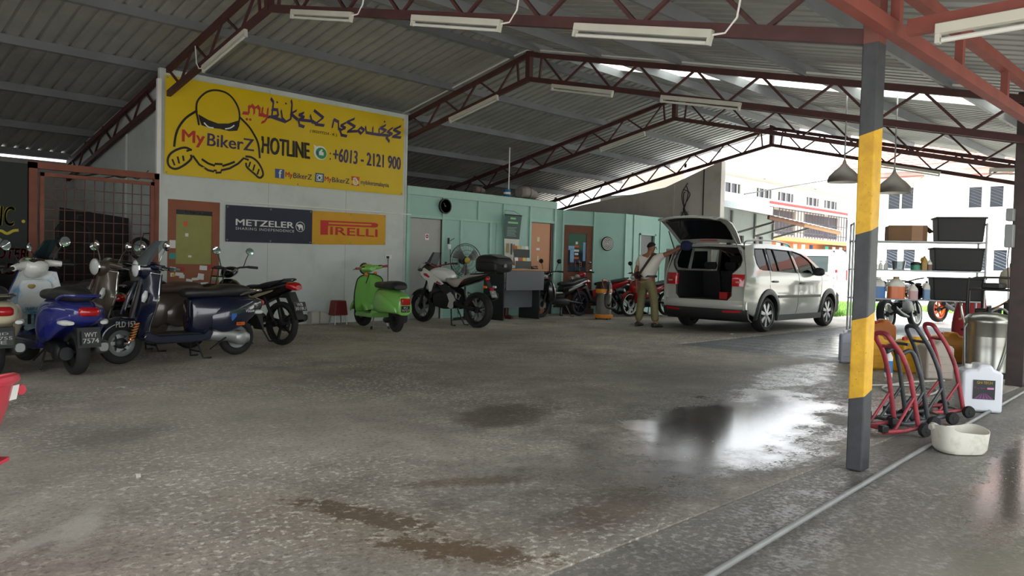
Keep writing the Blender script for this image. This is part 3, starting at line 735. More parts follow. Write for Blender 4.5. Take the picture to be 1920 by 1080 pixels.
def vespa(label, rear, front, body, shield=None, fender=None, seat=None, trim=None, rimc=None, steer=0.0, rearplate=None, frontplate=None, shock=None, rack=False, screen=None, hoop=True, cvt=None, group='parked scooters', stickers=None, mirrors=True, headc=None, tl=True, lean=0.0, stand=True, mirtint=None):
    root = thing('motor_scooter', label, 'scooter', group=group)
    shield = shield or body; fender = fender or body; seat = seat or SEATB; trim = trim or CHROME; rimc = rimc or ALU; headc = headc or shield; cvt = cvt or ALU
    F, B = (.65, 0, .215), (-.65, 0, .21)
    # steering: rotation about the raked column
    ax = Vector((-.42, 0, 1)).normalized(); hp = Vector((.60, 0, .30))
    S = Matrix.Translation(hp) @ Matrix.Rotation(steer, 4, ax) @ Matrix.Translation(-hp)
    # wheels
    t = obj('front_tyre', xf(tyre(F, .215, .11, .085), S), RUB, root)
    obj('rim', xf(MB().lathe([(.135, -.04), (.13, -.03), (.09, -.012), (.09, .012), (.13, .03), (.135, .04)], 28, Matrix.Translation(F) @ AX, closed=True), S), rimc, t)
    obj('spokes', xf(spokes(F, .03, .125, 5, .035, .03), S), rimc, t); obj('hub', xf(hub(F, .055, .1), S), DARKM, t)
    obj('brake_disc', xf(disc(F, .1, -.045), S), STEEL, t)
    t = obj('rear_tyre', tyre(B, .21, .12, .085), RUB, root)
    obj('rim', MB().lathe([(.13, -.045), (.125, -.03), (.03, -.015), (.03, .015), (.125, .03), (.13, .045)], 28, Matrix.Translation(B) @ AX, closed=True), rimc, t)
    # front fork and fender
    sd = 1
    fk = obj('fork_arm', xf(MB().tube([(.50, .085, .40), (.56, .085, .30), (.60, .085, .215), (.65, .085, .215)], .022, 10), S), CHROME, root)
    sh = xf(MB().tube([(.53, .10, .40), (.575, .10, .26)], .03, 12), S)
    if shock:
        coil = MB()
        for k in range(7):
            p = Vector((.525, .10, .415)).lerp(Vector((.58, .10, .25)), k / 6); coil.lathe([(.036, -.006), (.036, .006)], 12, Matrix.Translation(p) @ Matrix.Rotation(R(18), 4, 'Y'))
        obj('shock_absorber', xf(coil, S), shock, fk)
    obj('shock_body', sh, DARKM, fk)
    P = []
    for i in range(15):
        a = R(-8 + 158 * i / 14); row = []
        for j in range(13):
            u = (j / 12 - .5) * 2; rr = .262 - .075 * (1 - math.cos(u * 1.45)) + (.02 if i == 0 else 0)
            wv = .105 * (1 - .25 * abs(i / 14 - .4))
            row.append(S @ Vector((F[0] + math.cos(a) * (rr + .02 * math.sin(a)) , wv * math.sin(u * 1.57), F[2] + .012 + math.sin(a) * rr)))
        P.append(row)
    fd = obj('front_fender', MB().shell(P, lambda i, j: (S @ Vector(F) - P[i][j]).normalized() * .008), fender, root, smooth=60)
    if frontplate:
        tm = MB()
        for s_ in (1,):
            text(tm, frontplate, -.10, .09, -.03, .03, lambda u, v: S @ Vector((F[0] - .02 - u, .101 - abs(u) * .04 + .012, F[2] + .20 + v)), bold=.02)
        obj('plate_characters', tm, WHITEP, fd, smooth=0)
    # leg shield: crescent sections, inner panel
    def shield_pts(n=15, m=13):
        P = []
        for i in range(n):
            v = i / (n - 1); z = .27 + .66 * v
            w = .5 * (.30 + .20 * math.sin(min(1, v * 1.25) * math.pi * .62) - .30 * max(0, v - .62) ** 1.2 * 1.6)
            xc = .56 - .30 * v * .55 - .16 * max(0, .25 - v)
            row = []
            for j in range(m):
                u = (j / (m - 1) - .5) * 2
                row.append(Vector((xc + .035 - .105 * abs(u) ** 2.2, w * u, z + .02 * (1 - u * u) * (v > .9))))
            P.append(row)
        return P
    P = shield_pts(); lsh = obj('leg_shield', MB().shell(P, (-.03, 0, 0)), shield, root, smooth=50)
    edge = [P[i][-1] + Vector((-.012, 0, 0)) for i in range(len(P))]; edge2 = [P[i][0] + Vector((-.012, 0, 0)) for i in range(len(P))]
    obj('trim_strip', MB().tube(edge + [P[-1][k] for k in range(11, 0, -2)] + edge2[::-1], .0085, 6), trim, lsh)
    # horn cover on the nose
    obj('horn_cover', MB().loft([(0, 0, 0, .018, .012, .012, 2), (.12, 0, 0, .036, .018, .018, 2), (.30, 0, 0, .045, .02, .02, 2), (.36, 0, 0, .03, .01, .01, 2)], 4, 12, Matrix.Translation((.50, 0, .84)) @ Matrix.Rotation(R(67), 4, 'Y')), shield, lsh)
    for s_ in (-1, 1): obj('indicator', MB().loft([(-.06, 0, 0, .012, .02, .01, 2), (0, 0, 0, .022, .03, .03, 2), (.06, 0, 0, .012, .012, .02, 2)], 4, 10, Matrix.Translation((.48, s_ * .165, .70)) @ Matrix.Rotation(R(70), 4, 'Y')), CLEARL, lsh)
    gb = obj('glove_box', MB().loft([(.0, 0, .0, .14, .16, .16, 5), (.05, 0, 0, .15, .17, .17, 5), (.08, 0, 0, .13, .15, .15, 5)], 2, 20, Matrix.Translation((.36, 0, .68)) @ Matrix.Rotation(R(-15), 4, 'Y')), shield, root)
    obj('vents', MB().add([], []).b2((.395, -.09, .40), (.405, -.06, .50)).b2((.395, -.03, .40), (.405, 0, .50)).b2((.395, .03, .40), (.405, .06, .50)), BLACK, gb)
    # floor board
    fb = obj('floor_board', MB().prism([(.50, .27), (.46, .34), (.40, .32), (.33, .29), (-.16, .29), (-.22, .34), (-.28, .30), (-.24, .22), (-.1, .20), (.35, .20), (.46, .23)], -.19, .19, 'y'), body, root, bevel=.015)
    obj('foot_mat', MB().b2((-.14, -.17, .288), (.34, .17, .297)), BLACK, fb, bevel=.003)
    # rear body
    bd = obj('rear_body', MB().loft([(-.94, 0, .60, .05, .03, .05, 2.2), (-.91, 0, .595, .12, .06, .10, 2.4), (-.80, 0, .585, .175, .10, .14, 2.4), (-.60, 0, .56, .225, .145, .19, 2.4), (-.40, 0, .53, .235, .18, .23, 2.4), (-.22, 0, .50, .195, .20, .25, 2.6), (-.11, 0, .48, .14, .2, .23, 3), (-.07, 0, .48, .11, .18, .2, 3)], 5, 28), body, root, smooth=60)
    for s_ in (-1, 1):
        obj('side_cowl', MB().loft([(-.88, s_ * .09, .57, .05, .06, .05, 2), (-.74, s_ * .165, .545, .055, .11, .12, 2), (-.55, s_ * .20, .50, .06, .15, .18, 2), (-.38, s_ * .20, .46, .055, .15, .17, 2), (-.25, s_ * .175, .44, .03, .10, .10, 2)], 5, 20), body, bd, smooth=60)
    # seat
    obj('seat', MB().loft([(.0, 0, .715, .06, .04, .03, 2.5), (-.06, 0, .725, .11, .055, .05, 2.6), (-.2, 0, .735, .145, .05, .06, 2.8), (-.36, 0, .735, .155, .055, .06, 2.8), (-.46, 0, .745, .15, .075, .07, 2.8), (-.62, 0, .745, .135, .075, .07, 2.8), (-.76, 0, .74, .10, .055, .06, 2.5), (-.80, 0, .735, .05, .02, .03, 2.2)], 4, 22), seat, root, smooth=60)
    obj('grab_rail', MB().tube(spline([(-.60, .15, .70), (-.74, .15, .74), (-.90, .10, .745), (-.94, 0, .745), (-.90, -.10, .745), (-.74, -.15, .74), (-.60, -.15, .70)], 4), .014, 8), trim if not rack else BLACK, root)
    if rack:
        rk = obj('luggage_rack', MB(), BLACK, root)
        b = MB()
        for y in (-.13, 0, .13): b.tube([(-.80, y, .76), (-1.0, y, .78), (-1.04, y, .98)], .009, 6)
        for x, z in ((-.85, .77), (-.97, .78), (-1.03, .88), (-1.04, .98)): b.tube([(x, -.15, z), (x, .15, z)], .009, 6)
        rk.data = b.mesh('luggage_rack'); rk.data.materials.append(BLACK)
    # lamps at the tail
    if tl:
        obj('tail_light', MB().loft([(-.975, 0, .60, .05, .02, .02, 4), (-.955, 0, .60, .085, .038, .038, 4), (-.90, 0, .605, .09, .045, .045, 4)], 2, 20), REDL, root)
        for s_ in (-1, 1): obj('indicator', MB().loft([(-.90, s_ * .14, .50, .03, .016, .016, 2.5), (-.85, s_ * .165, .50, .04, .03, .025, 2.5), (-.77, s_ * .19, .50, .02, .02, .015, 2.5)], 3, 12), CLEARL, root)
    mf = obj('mud_flap', MB().prism([(-.93, .46), (-.955, .28), (-.945, .28), (-.86, .46)], -.10, .10, 'y'), BLACK, root)
    if rearplate: plate(root, (-.972, 0, .37), .155, .125, rearplate, (-1, 0, .12))
    # engine, exhaust, stand
    eng = obj('engine', MB().loft([(-.22, .08, .26, .05, .05, .05, 3), (-.35, .09, .26, .07, .075, .075, 3), (-.5, .10, .245, .07, .07, .07, 3), (-.62, .11, .215, .07, .085, .085, 2.5), (-.73, .11, .21, .06, .06, .06, 2.2)], 4, 18), cvt, root)
    obj('clutch_cover', MB().lathe([(.0, .012), (.04, .012), (.07, 0), (.085, -.02)], 20, Matrix.Translation((-.63, .18, .215)) @ Matrix.Rotation(R(-90), 4, 'X')), cvt, eng)
    obj('crank_case', MB().box((-.45, -.02, .27), (.22, .14, .16)), DARKM, eng, bevel=.02)
    obj('exhaust', MB().loft([(-.25, -.15, .20, .02, .02, .02, 2), (-.36, -.16, .21, .06, .06, .05, 2.5), (-.55, -.17, .23, .075, .075, .065, 2.5), (-.78, -.17, .26, .07, .07, .06, 2.5), (-.84, -.17, .265, .04, .04, .04, 2.5)], 3, 16), STEEL, root)
    if stand:
        b = MB()
        for s_ in (-1, 1): b.tube([(-.13, s_ * .07, .22), (-.18, s_ * .14, .012), (-.27, s_ * .15, .012)], .011, 6)
        b.tube([(-.16, -.12, .08), (-.16, .12, .08)], .01, 6)
        obj('centre_stand', b, BLACK, root)
    obj('kick_lever', MB().tube([(-.42, .19, .23), (-.30, .20, .16), (-.22, .21, .11)], .01, 6), DARKM, eng)
    # handlebar head
    hs = obj('headset', xf(MB().loft([(.25, 0, .985, .05, .03, .05, 2.2), (.29, 0, .99, .10, .055, .09, 2.3), (.37, 0, .995, .12, .06, .13, 2.3), (.45, 0, .99, .105, .06, .11, 2.2), (.50, 0, .985, .07, .05, .07, 2.1)], 4, 22), S), headc, root, smooth=60)
    arms = MB()
    for s_ in (-1, 1): arms.tube(spline([(.36, s_ * .06, 1.0), (.35, s_ * .15, 1.005), (.31, s_ * .245, .99)], 4), [.05, .046, .042, .039, .036, .034, .032, .03, .03], 12)
    obj('handlebar_cover', xf(arms, S), headc, hs)
    obj('instrument', xf(MB().loft([(.27, 0, 1.02, .05, .012, .01, 2.5), (.31, 0, 1.045, .075, .012, .01, 2.5), (.36, 0, 1.055, .06, .008, .01, 2.5)], 3, 16), S), mat('dial_glass', '2b2622', .1, coat=.5), hs)
    obj('headlight', xf(MB().lathe([(.088, -.012), (.092, 0), (.08, .014), (.04, .026), (0, .03)], 22, Matrix.Translation((.495, 0, .985)) @ AY), S), CLEARL, hs)
    obj('headlight_ring', xf(MB().lathe([(.086, -.01), (.098, 0), (.09, .01)], 22, Matrix.Translation((.49, 0, .985)) @ AY), S), CHROME, hs)
    gp = MB(); lv = MB()
    for s_ in (-1, 1):
        gp.tube([(.315, s_ * .24, .99), (.28, s_ * .36, .975)], .019, 10); gp.lathe([(.024, -.008), (.024, .008)], 10, Matrix.Translation((.278, s_ * .362, .975)) @ AX)
        lv.tube([(.345, s_ * .23, .99), (.345, s_ * .30, .985), (.325, s_ * .37, .975)], .006, 6)
    obj('grips', xf(gp, S), BLACK, root); obj('brake_levers', xf(lv, S), CHROME, root)
    if mirrors:
        for s_ in (-1, 1): mirror_part(root, (.33, s_ * .17, 1.03), (.30, s_ * .30, 1.22), .055, mirtint or CHROME, (-1, s_ * -.1, .1), S)
    if screen:
        P = [[S @ Vector((.53 - .22 * v - .10 * (u * u), .17 * u * (1 - .25 * v), 1.02 + .26 * v)) for u in [k / 5 - 1 for k in range(11)]] for v in (0, .25, .5, .75, 1)]
        ws = obj('windscreen', MB().shell(P, (-.004, 0, 0)), screen, root)
        obj('screen_bracket', MB().tube([P[0][2], S @ Vector((.42, -.1, 1.02))], .007, 6).tube([P[0][8], S @ Vector((.42, .1, 1.02))], .007, 6), CHROME, ws)
    place(root, rear, front, lean)
    return root

CREAM = mat('paint_cream', 'cfc4a6', .25, coat=.6); MINT = mat('paint_pale_mint', 'b9c6bd', .25, coat=.6)
PBLUE = mat('paint_royal_blue', '20276f', .25, coat=.8); PNAVY = mat('paint_navy', '131a30', .2, coat=.9); PBRN = mat('paint_bronze', '5b5048', .28, .35, coat=.6)
PGREEN = mat('paint_lime_green', '7cbb58', .28, coat=.6); PBLK = mat('paint_black', '131314', .22, coat=.6); PRED = mat('paint_red', 'a5161c', .25, coat=.6)
PWHITE = mat('paint_white', 'd3d4cf', .25, coat=.7); BRSEAT = mat('brown_vinyl', '4a3833', .5)
# white shield with a pale-blue airbrushed picture
m, nt, bs = nodes_mat('airbrushed_white_blue'); g = NT(nt); ob = g.n('ShaderNodeTexCoord').outputs['Object']; sp_ = g.n('ShaderNodeSeparateXYZ'); g.l(ob, sp_.inputs[0])
n_ = g.noise(ob, 5, 6, .6)
k_ = g.ramp(g.math('ADD', g.math('MULTIPLY', sp_.outputs['Z'], -.35), n_), [(.22, 0.0), (.42, 1.0)])
k2 = g.math('MULTIPLY', g.ramp(sp_.outputs['Z'], [(.45, 1.0), (.55, 0.0)]), .8)
col = g.mix(k_, 'dfe3e2', '79b3d4'); col = g.mix(g.ramp(g.noise(ob, 11, 6, .7), [(.6, 0.0), (.72, .8)]), col, '2c7fb4')
g.l(col, bs.inputs['Base Color']); bs.inputs['Roughness'].default_value = .25; bs.inputs['Coat Weight'].default_value = .6
AIRB = m
GRIM = mat('rim_grey', '8f9192', .45, .5); DKRIM = mat('rim_dark', '2a2a2b', .4, .4)
DCVT = mat('dark_cvt_cover', '232425', .4, .3)

cream = vespa('cream scooter cut by the left edge of the picture', (1.635, 8.21), (1.545, 9.51), CREAM, shield=MINT, rearplate=['JD', '7755', 'E'], cvt=DCVT, rimc=DKRIM)
white = vespa('scooter with white airbrushed leg shield and royal blue tail', (2.24, 7.93), (2.13, 9.2), PBLUE, shield=AIRB, fender=AIRB, headc=PWHITE, rearplate=['WVT', '7574'], steer=.25, cvt=DCVT, rimc=DKRIM, trim=mat('paint_royal_blue', '232a80'), mirtint=BLACK)
tm = MB(); text(tm, 'GRANTURISMO', -.10, .08, 0, .03, lambda u, v: (.352, -u, .545 + v), bold=.02); obj('lettering', tm, BLACK, white, smooth=0)
obj('emblem', MB().lathe([(.0, .004), (.022, .004), (.04, 0)], 16, Matrix.Translation((.33, .05, .80)) @ Matrix.Rotation(R(-90), 4, 'Y')), mat('sun_gold', '9c8348', .4, .4), white)
navy = vespa('dark navy blue scooter with chrome trim and orange front spring', (4.10, 8.56), (2.80, 8.45), PNAVY, frontplate='PLD 153', shock=mat('orange_spring', 'd07a1e', .4), rimc=GRIM, screen=glass('clear_screen', 'dfe6e8', .12), steer=-.06)
tm = MB(); text(tm, 'Vespa', .0, .12, 0, .04, lambda u, v: (-.62 - u, .262 - .25 * (u - .0) , .50 + v), bold=.0, shear=.3); obj('lettering', tm, CHROME, navy, smooth=0)
obj('sticker', MB().box((-.55, .268, .385), (.10, .004, .035), Matrix.Rotation(R(0), 4, 'Z')), ORANGEL, navy)
tm = MB(); text(tm, 'PIRELLI', -.04, .04, -.011, .011, lambda u, v: (-.55 - u, .2715, .385 + v), bold=.01); obj('lettering', tm, PLATE, navy, smooth=0)
obj('sticker', MB().prism([(-.44, .50), (-.50, .50), (-.50, .47), (-.455, .42), (-.445, .42), (-.44, .45)], .262, .2705, 'y'), mat('sticker_blue', '2f5fa8', .4), navy)
brown = vespa('bronze brown scooter half hidden behind the navy one', (3.84, 9.42), (2.72, 9.25), PBRN, seat=BRSEAT, rack=True, steer=.1)
blk = vespa('black scooter with tinted windscreen behind the blue-tailed scooter', (3.12, 10.15), (2.66, 11.2), PBLK, screen=glass('blue_screen', '9fc0c8', .25), mirtint=BLACK, steer=.3)
blk2 = vespa('black scooter facing the grille behind the bronze one', (3.78, 10.2), (3.56, 11.4), PBLK, mirtint=BLACK, trim=CHROME)

# vintage lime green scooter, seen from behind
def vintage(label, rear, front):
    root = thing('motor_scooter', label, 'scooter', group='parked scooters')
    F, B = (.62, 0, .205), (-.62, 0, .205); G = PGREEN
    ax = Vector((-.3, 0, 1)).normalized(); hp = Vector((.58, 0, .3)); S = Matrix.Translation(hp) @ Matrix.Rotation(.28, 4, ax) @ Matrix.Translation(-hp)
    t = obj('front_tyre', xf(tyre(F, .205, .09, .085), S), RUB, root); obj('rim', xf(MB().lathe([(.125, -.03), (.05, -.045), (.05, .045), (.125, .03)], 24, Matrix.Translation(F) @ AX, closed=True), S), DARKM, t)
    obj('rim_bolts', xf(hub(F, .06, .12, 8), S), STEEL, t)
    t = obj('rear_tyre', tyre(B, .205, .10, .085), RUB, root); obj('rim', MB().lathe([(.125, -.03), (.05, -.04), (.05, .04), (.125, .03)], 24, Matrix.Translation(B) @ AX, closed=True), DARKM, t)
    P = []
    for i in range(13):
        a = R(5 + 165 * i / 12); row = []
        for j in range(13):
            u = (j / 12 - .5) * 2; rr = .26 - .11 * (1 - math.cos(u * 1.4))
            row.append(S @ Vector((F[0] + math.cos(a) * rr * 1.05, .11 * math.sin(u * 1.57), F[2] + .05 + math.sin(a) * rr)))
        P.append(row)
    obj('front_fender', MB().shell(P, lambda i, j: (S @ Vector(F) - P[i][j]).normalized() * .006), G, root, smooth=60)
    P = []
    for i in range(17):
        v = i / 16; z = .22 + .68 * v; row = []
        w = .5 * (.42 + .1 * math.sin(v * math.pi)) * (1 if v < .85 else math.sqrt(max(.05, 1 - ((v - .85) / .16) ** 2)))
        if v < .12: w *= .78 + 1.8 * v
        xc = .50 - .12 * v + (.03 if v < .1 else 0)
        for j in range(13):
            u = (j / 12 - .5) * 2; row.append(Vector((xc + .03 - .06 * abs(u) ** 2.5, w * u, z)))
        P.append(row)
    ls = obj('leg_shield', MB().shell(P, (-.008, 0, 0)), G, root, smooth=60)
    edge = [P[i][0] for i in range(17)] + P[16][1:12] + [P[i][12] for i in range(16, -1, -1)]
    obj('edge_trim', MB().tube(edge, .011, 6), BLACK, ls)
    obj('floor_board', MB().prism([(.52, .22), (.46, .27), (-.06, .27), (-.12, .33), (-.2, .3), (-.12, .2), (.48, .19)], -.2, .2, 'y'), G, root, bevel=.012)
    # steering column and tunnel
    obj('steering_column', xf(MB().tube([(.55, 0, .35), (.43, 0, .88)], .045, 12), S), G, root)
    # rear body with pointed tail
    bd = obj('rear_body', MB().loft([(-.90, 0, .40, .09, .12, .10, 3.5), (-.88, 0, .42, .115, .15, .14, 3.2), (-.75, 0, .47, .175, .165, .18, 2.6), (-.55, 0, .49, .22, .185, .20, 2.5), (-.35, 0, .49, .22, .2, .20, 2.5), (-.18, 0, .48, .18, .21, .19, 2.7), (-.12, 0, .48, .15, .2, .18, 3)], 5, 26), G, root, smooth=60)
    for s_ in (-1, 1): obj('side_cowl', MB().loft([(-.85, s_ * .12, .36, .03, .05, .04, 2), (-.70, s_ * .17, .41, .05, .12, .09, 2.2), (-.50, s_ * .195, .44, .055, .17, .13, 2.4), (-.3, s_ * .19, .44, .05, .17, .13, 2.4), (-.2, s_ * .165, .44, .03, .12, .1, 2.4)], 4, 18), G, bd, smooth=60)
    obj('seat', MB().loft([(-.04, 0, .72, .09, .05, .03, 3), (-.1, 0, .73, .14, .06, .05, 3), (-.35, 0, .725, .15, .055, .05, 3), (-.45, 0, .735, .15, .075, .06, 3), (-.68, 0, .73, .14, .075, .06, 3), (-.76, 0, .715, .11, .03, .03, 2.5)], 4, 22), SEATB, root, smooth=60)
    obj('tail_light', MB().box((-.915, 0, .50), (.07, .15, .10)), REDL, root, bevel=.012); obj('tail_light_hood', MB().box((-.86, 0, .52), (.06, .18, .13)), G, root, bevel=.015)
    plate(root, (-.925, 0, .385), .14, .10, ['BQ', '9727'], (-1, 0, -.1))
    obj('engine', MB().loft([(-.3, -.08, .26, .06, .06, .06, 3), (-.5, -.09, .25, .09, .09, .08, 3), (-.66, -.1, .22, .08, .09, .08, 3)], 3, 16), DARKM, root)
    obj('exhaust', MB().loft([(-.2, .0, .17, .03, .03, .03, 2), (-.35, .02, .17, .055, .05, .045, 2.5), (-.55, .02, .19, .05, .045, .04, 2.5)], 3, 14), DARKM, root)
    b = MB()
    for s_ in (-1, 1): b.tube([(.0, s_ * .09, .21), (-.05, s_ * .15, .02), (-.06, s_ * .16, .02)], .011, 6)
    st = obj('centre_stand', b, STEEL, root)
    for s_ in (-1, 1): obj('stand_boot', MB().tube([(-.045, s_ * .148, .045), (-.06, s_ * .165, .002)], .02, 8), BLACK, st)
    hs = obj('headset', xf(MB().loft([(.30, 0, .99, .06, .03, .04, 2.3), (.35, 0, 1.0, .09, .055, .06, 2.3), (.44, 0, 1.0, .10, .07, .09, 2.2), (.52, 0, .99, .09, .075, .085, 2)], 4, 20), S), G, root, smooth=60)
    ar = MB(); gp = MB(); lv = MB(); sw = MB()
    for s_ in (-1, 1):
        ar.tube([(.39, s_ * .06, 1.0), (.37, s_ * .16, 1.005), (.345, s_ * .23, 1.01)], [.05, .036, .03], 12); gp.tube([(.345, s_ * .23, 1.01), (.315, s_ * .35, 1.015)], .02, 10)
        lv.tube([(.38, s_ * .22, 1.0), (.37, s_ * .36, 1.0)], .006, 6); sw.box((.33, s_ * .19, 1.03), (.03, .06, .02))
    obj('handlebar_cover', xf(ar, S), G, hs); obj('grips', xf(gp, S), mat('brown_red_grip', '8a3f33', .6), root); obj('brake_levers', xf(lv, S), BLACK, root); obj('switches', xf(sw, S), BLACK, hs)
    obj('headlight_ring', xf(MB().lathe([(.088, -.02), (.1, 0), (.095, .02)], 22, Matrix.Translation((.52, 0, .99)) @ AY), S), BLACK, hs)
    obj('headlight', xf(MB().lathe([(.09, .0), (.05, .025), (0, .03)], 22, Matrix.Translation((.525, 0, .99)) @ AY), S), CLEARL, hs)
    for s_ in (-1, 1): obj('indicator', xf(MB().lathe([(.0, -.03), (.03, -.02), (.035, 0), (.02, .02), (0, .022)], 12, Matrix.Translation((.36, s_ * .10, .90)) @ Matrix.Rotation(R(-90), 4, 'Y')), S), ORANGEL, hs)
    obj('hook_strap', xf(MB().box((.37, .07, .82), (.01, .012, .16), Matrix.Rotation(R(30), 4, 'X')), S), BLACK, root)
    obj('brake_pedal', MB().box((.2, -.08, .31), (.14, .05, .02)), BLACK, root, bevel=.006)
    place(root, rear, front); return root
green = vintage('vintage lime green scooter parked against the white wall', (7.42, 9.95), (7.62, 11.15))

# small step-through motorcycles
def underbone(label, rear, front, bodyc, tail=REDL, rear_plate=None, wheelc=None, nspk=5, fairing=None, mirrors=True, seat=None, group='parked motorcycles', front_plate=None, stripe=None, basket=False, tw=.0, stem_tint=None):
    root = thing('underbone_motorcycle', label, 'motorcycle', group=group)
    wheelc = wheelc or DKRIM; fairing = fairing or bodyc; seat = seat or SEATB
    F, B = (.62, 0, .285), (-.62, 0, .285)
    for nm, c, w in (('front_tyre', F, .075), ('rear_tyre', B, .085)):
        t = obj(nm, tyre(c, .285, w, .065, 30), RUB, root)
        obj('rim', rim_ring(c, .215, .235, .06), wheelc, t); obj('spokes', spokes(c, .03, .22, nspk, .045 if nspk == 3 else .026, .03, tw), wheelc, t); obj('hub', hub(c, .06, .10), DARKM, t)
        obj('brake_disc', disc(c, .11, .05 if nm[0] == 'f' else -.05), STEEL, t)
    b = MB()
    for s_ in (-1, 1): b.tube([(.62, s_ * .075, .285), (.46, s_ * .075, .72)], .022, 10)
    obj('front_fork', b, DARKM, root)
    P = [[Vector((F[0] + math.cos(R(30 + 120 * i / 8)) * (.31 - .02 * abs(u)), .055 * u, F[2] + math.sin(R(30 + 120 * i / 8)) * (.31 - .03 * u * u))) for u in (-1, -.6, 0, .6, 1)] for i in range(9)]
    obj('front_fender', MB().shell(P, (0, 0, -.005)), fairing, root)
    # leg shields and frame tunnel
    obj('leg_shield', MB().loft([(.56, 0, .60, .05, .10, .08, 2.5), (.50, 0, .60, .16, .22, .20, 2.6), (.42, 0, .56, .20, .26, .26, 2.8), (.33, 0, .52, .185, .2, .22, 2.8), (.30, 0, .50, .15, .14, .16, 2.6)], 3, 22), fairing, root, smooth=60)
    obj('frame_tunnel', MB().loft([(.42, 0, .60, .06, .08, .12, 2.5), (.2, 0, .50, .07, .08, .10, 2.5), (-.05, 0, .50, .08, .10, .10, 2.5)], 4, 16), bodyc, root)
    obj('engine', MB().loft([(.26, 0, .34, .06, .06, .06, 2.5), (.12, 0, .33, .09, .09, .08, 2.8), (-.08, 0, .32, .11, .1, .09, 2.8), (-.2, 0, .32, .1, .08, .07, 2.6)], 3, 16), DARKM, root)
    tb = obj('tail_body', MB().loft([(-.0, 0, .60, .09, .08, .14, 2.6), (-.2, 0, .63, .125, .09, .14, 2.7), (-.45, 0, .70, .13, .07, .12, 2.6), (-.7, 0, .77, .10, .05, .09, 2.4), (-.85, 0, .80, .06, .03, .05, 2.2)], 4, 20), bodyc, root, smooth=60)
    if stripe:
        for s_ in (-1, 1):
            obj('stripe', MB().prism([(-.12, .56), (-.58, .70), (-.60, .72), (-.3, .66), (-.12, .60)], s_ * .126, s_ * .136, 'y'), stripe, tb)
    obj('seat', MB().loft([(.06, 0, .71, .06, .03, .03, 2.5), (-.05, 0, .73, .11, .04, .05, 2.7), (-.25, 0, .745, .13, .035, .05, 2.8), (-.42, 0, .785, .125, .035, .05, 2.8), (-.68, 0, .83, .09, .03, .04, 2.5), (-.74, 0, .835, .05, .012, .02, 2.2)], 4, 20), seat, root, smooth=60)
    obj('grab_rail', MB().tube([(-.5, .12, .76), (-.76, .10, .86), (-.84, 0, .87), (-.76, -.10, .86), (-.5, -.12, .76)], .011, 8), BLACK, root)
    obj('tail_light', MB().loft([(-.93, 0, .76, .05, .03, .03, 2.5), (-.88, 0, .77, .085, .055, .05, 2.4), (-.78, 0, .78, .09, .05, .05, 2.4)], 3, 16), tail, root)
    obj('rear_fender', MB().prism([(-.62, .62), (-.80, .70), (-.92, .50), (-.98, .36), (-.95, .35), (-.86, .48), (-.76, .62)], -.06, .06, 'y'), BLACK, root)
    if rear_plate: plate(root, (-.955, 0, .52), .20, .12, rear_plate, (-1, 0, .35))
    b = MB()
    for s_ in (-1, 1): b.tube([(-.05, s_ * .09, .36), (-.62, s_ * .09, .285)], .02, 8); b.tube([(-.38, s_ * .1, .66), (-.58, s_ * .1, .31)], .022, 10)
    obj('swing_arm', b, DARKM, root)
    obj('exhaust', MB().loft([(.1, -.10, .22, .018, .018, .018, 2), (-.2, -.13, .22, .025, .025, .025, 2), (-.4, -.14, .27, .045, .045, .045, 2), (-.85, -.15, .36, .05, .05, .05, 2), (-.88, -.15, .365, .03, .03, .03, 2)], 3, 14), DARKM, root)
    b = MB(); b.tube([(-.1, .07, .25), (-.18, .17, .012), (-.26, .17, .012)], .011, 6); b.tube([(-.1, -.07, .25), (-.18, -.17, .012), (-.26, -.17, .012)], .011, 6); obj('centre_stand', b, BLACK, root)
    hs = obj('handlebar_cowl', MB().loft([(.34, 0, .94, .05, .03, .04, 2.3), (.38, 0, .95, .10, .05, .07, 2.3), (.46, 0, .94, .12, .05, .10, 2.2), (.54, 0, .90, .06, .04, .06, 2)], 3, 18), fairing, root, smooth=60)
    obj('headlight', MB().loft([(.49, 0, .90, .09, .05, .06, 2.3), (.55, 0, .89, .07, .035, .04, 2.2), (.56, 0, .89, .03, .02, .02, 2)], 3, 14), CLEARL, hs)
    b = MB(); g2 = MB()
    for s_ in (-1, 1): b.tube([(.42, 0, .95), (.40, s_ * .14, .985), (.34, s_ * .22, .995)], .013, 8); g2.tube([(.34, s_ * .22, .995), (.29, s_ * .35, .985)], .018, 10); b.tube([(.39, s_ * .2, .99), (.36, s_ * .34, .98)], .006, 6)
    obj('handlebar', b, BLACK, hs); obj('grips', g2, BLACK, hs)
    if mirrors:
        for s_ in (-1, 1): mirror_part(root, (.38, s_ * .18, .99), (.36, s_ * .27, 1.21), .05, stem_tint or BLACK, (-1, 0, .1), None, 1.35)
    if basket:
        b = MB()
        for k in range(5): b.tube([(.56 + .0 * k, -.13 + .065 * k, .62), (.68, -.15 + .075 * k, .88)], .004, 5)
        for z, x in ((.66, .58), (.76, .63), (.88, .68)): b.tube([(x, -.15, z), (x, .15, z)], .004, 5)
        obj('wire_basket', b, CHROME, root)
    place(root, rear, front); return root
ub1 = underbone('black step-through motorcycle with number plate, right of the navy scooter', (5.02, 9.18), (4.75, 10.4), PBLK, rear_plate=['WB', '3018U'], stripe=mat('pale_decal', 'a59a78', .4))
ub2 = underbone('black motorcycle tucked behind the office desk', (13.38, 11.16), (12.17, 11.2), PBLK, rear_plate=['WB', '2322'], stripe=mat('silver_decal', '7d8184', .4), wheelc=mat('rim_navy', '1c2333', .4, .4))
ub3 = underbone('red motorcycle behind the vacuum cleaner', (14.66, 11.12), (13.78, 11.5), PRED, rear_plate=['WA', '771'], basket=True, stem_tint=CHROME)
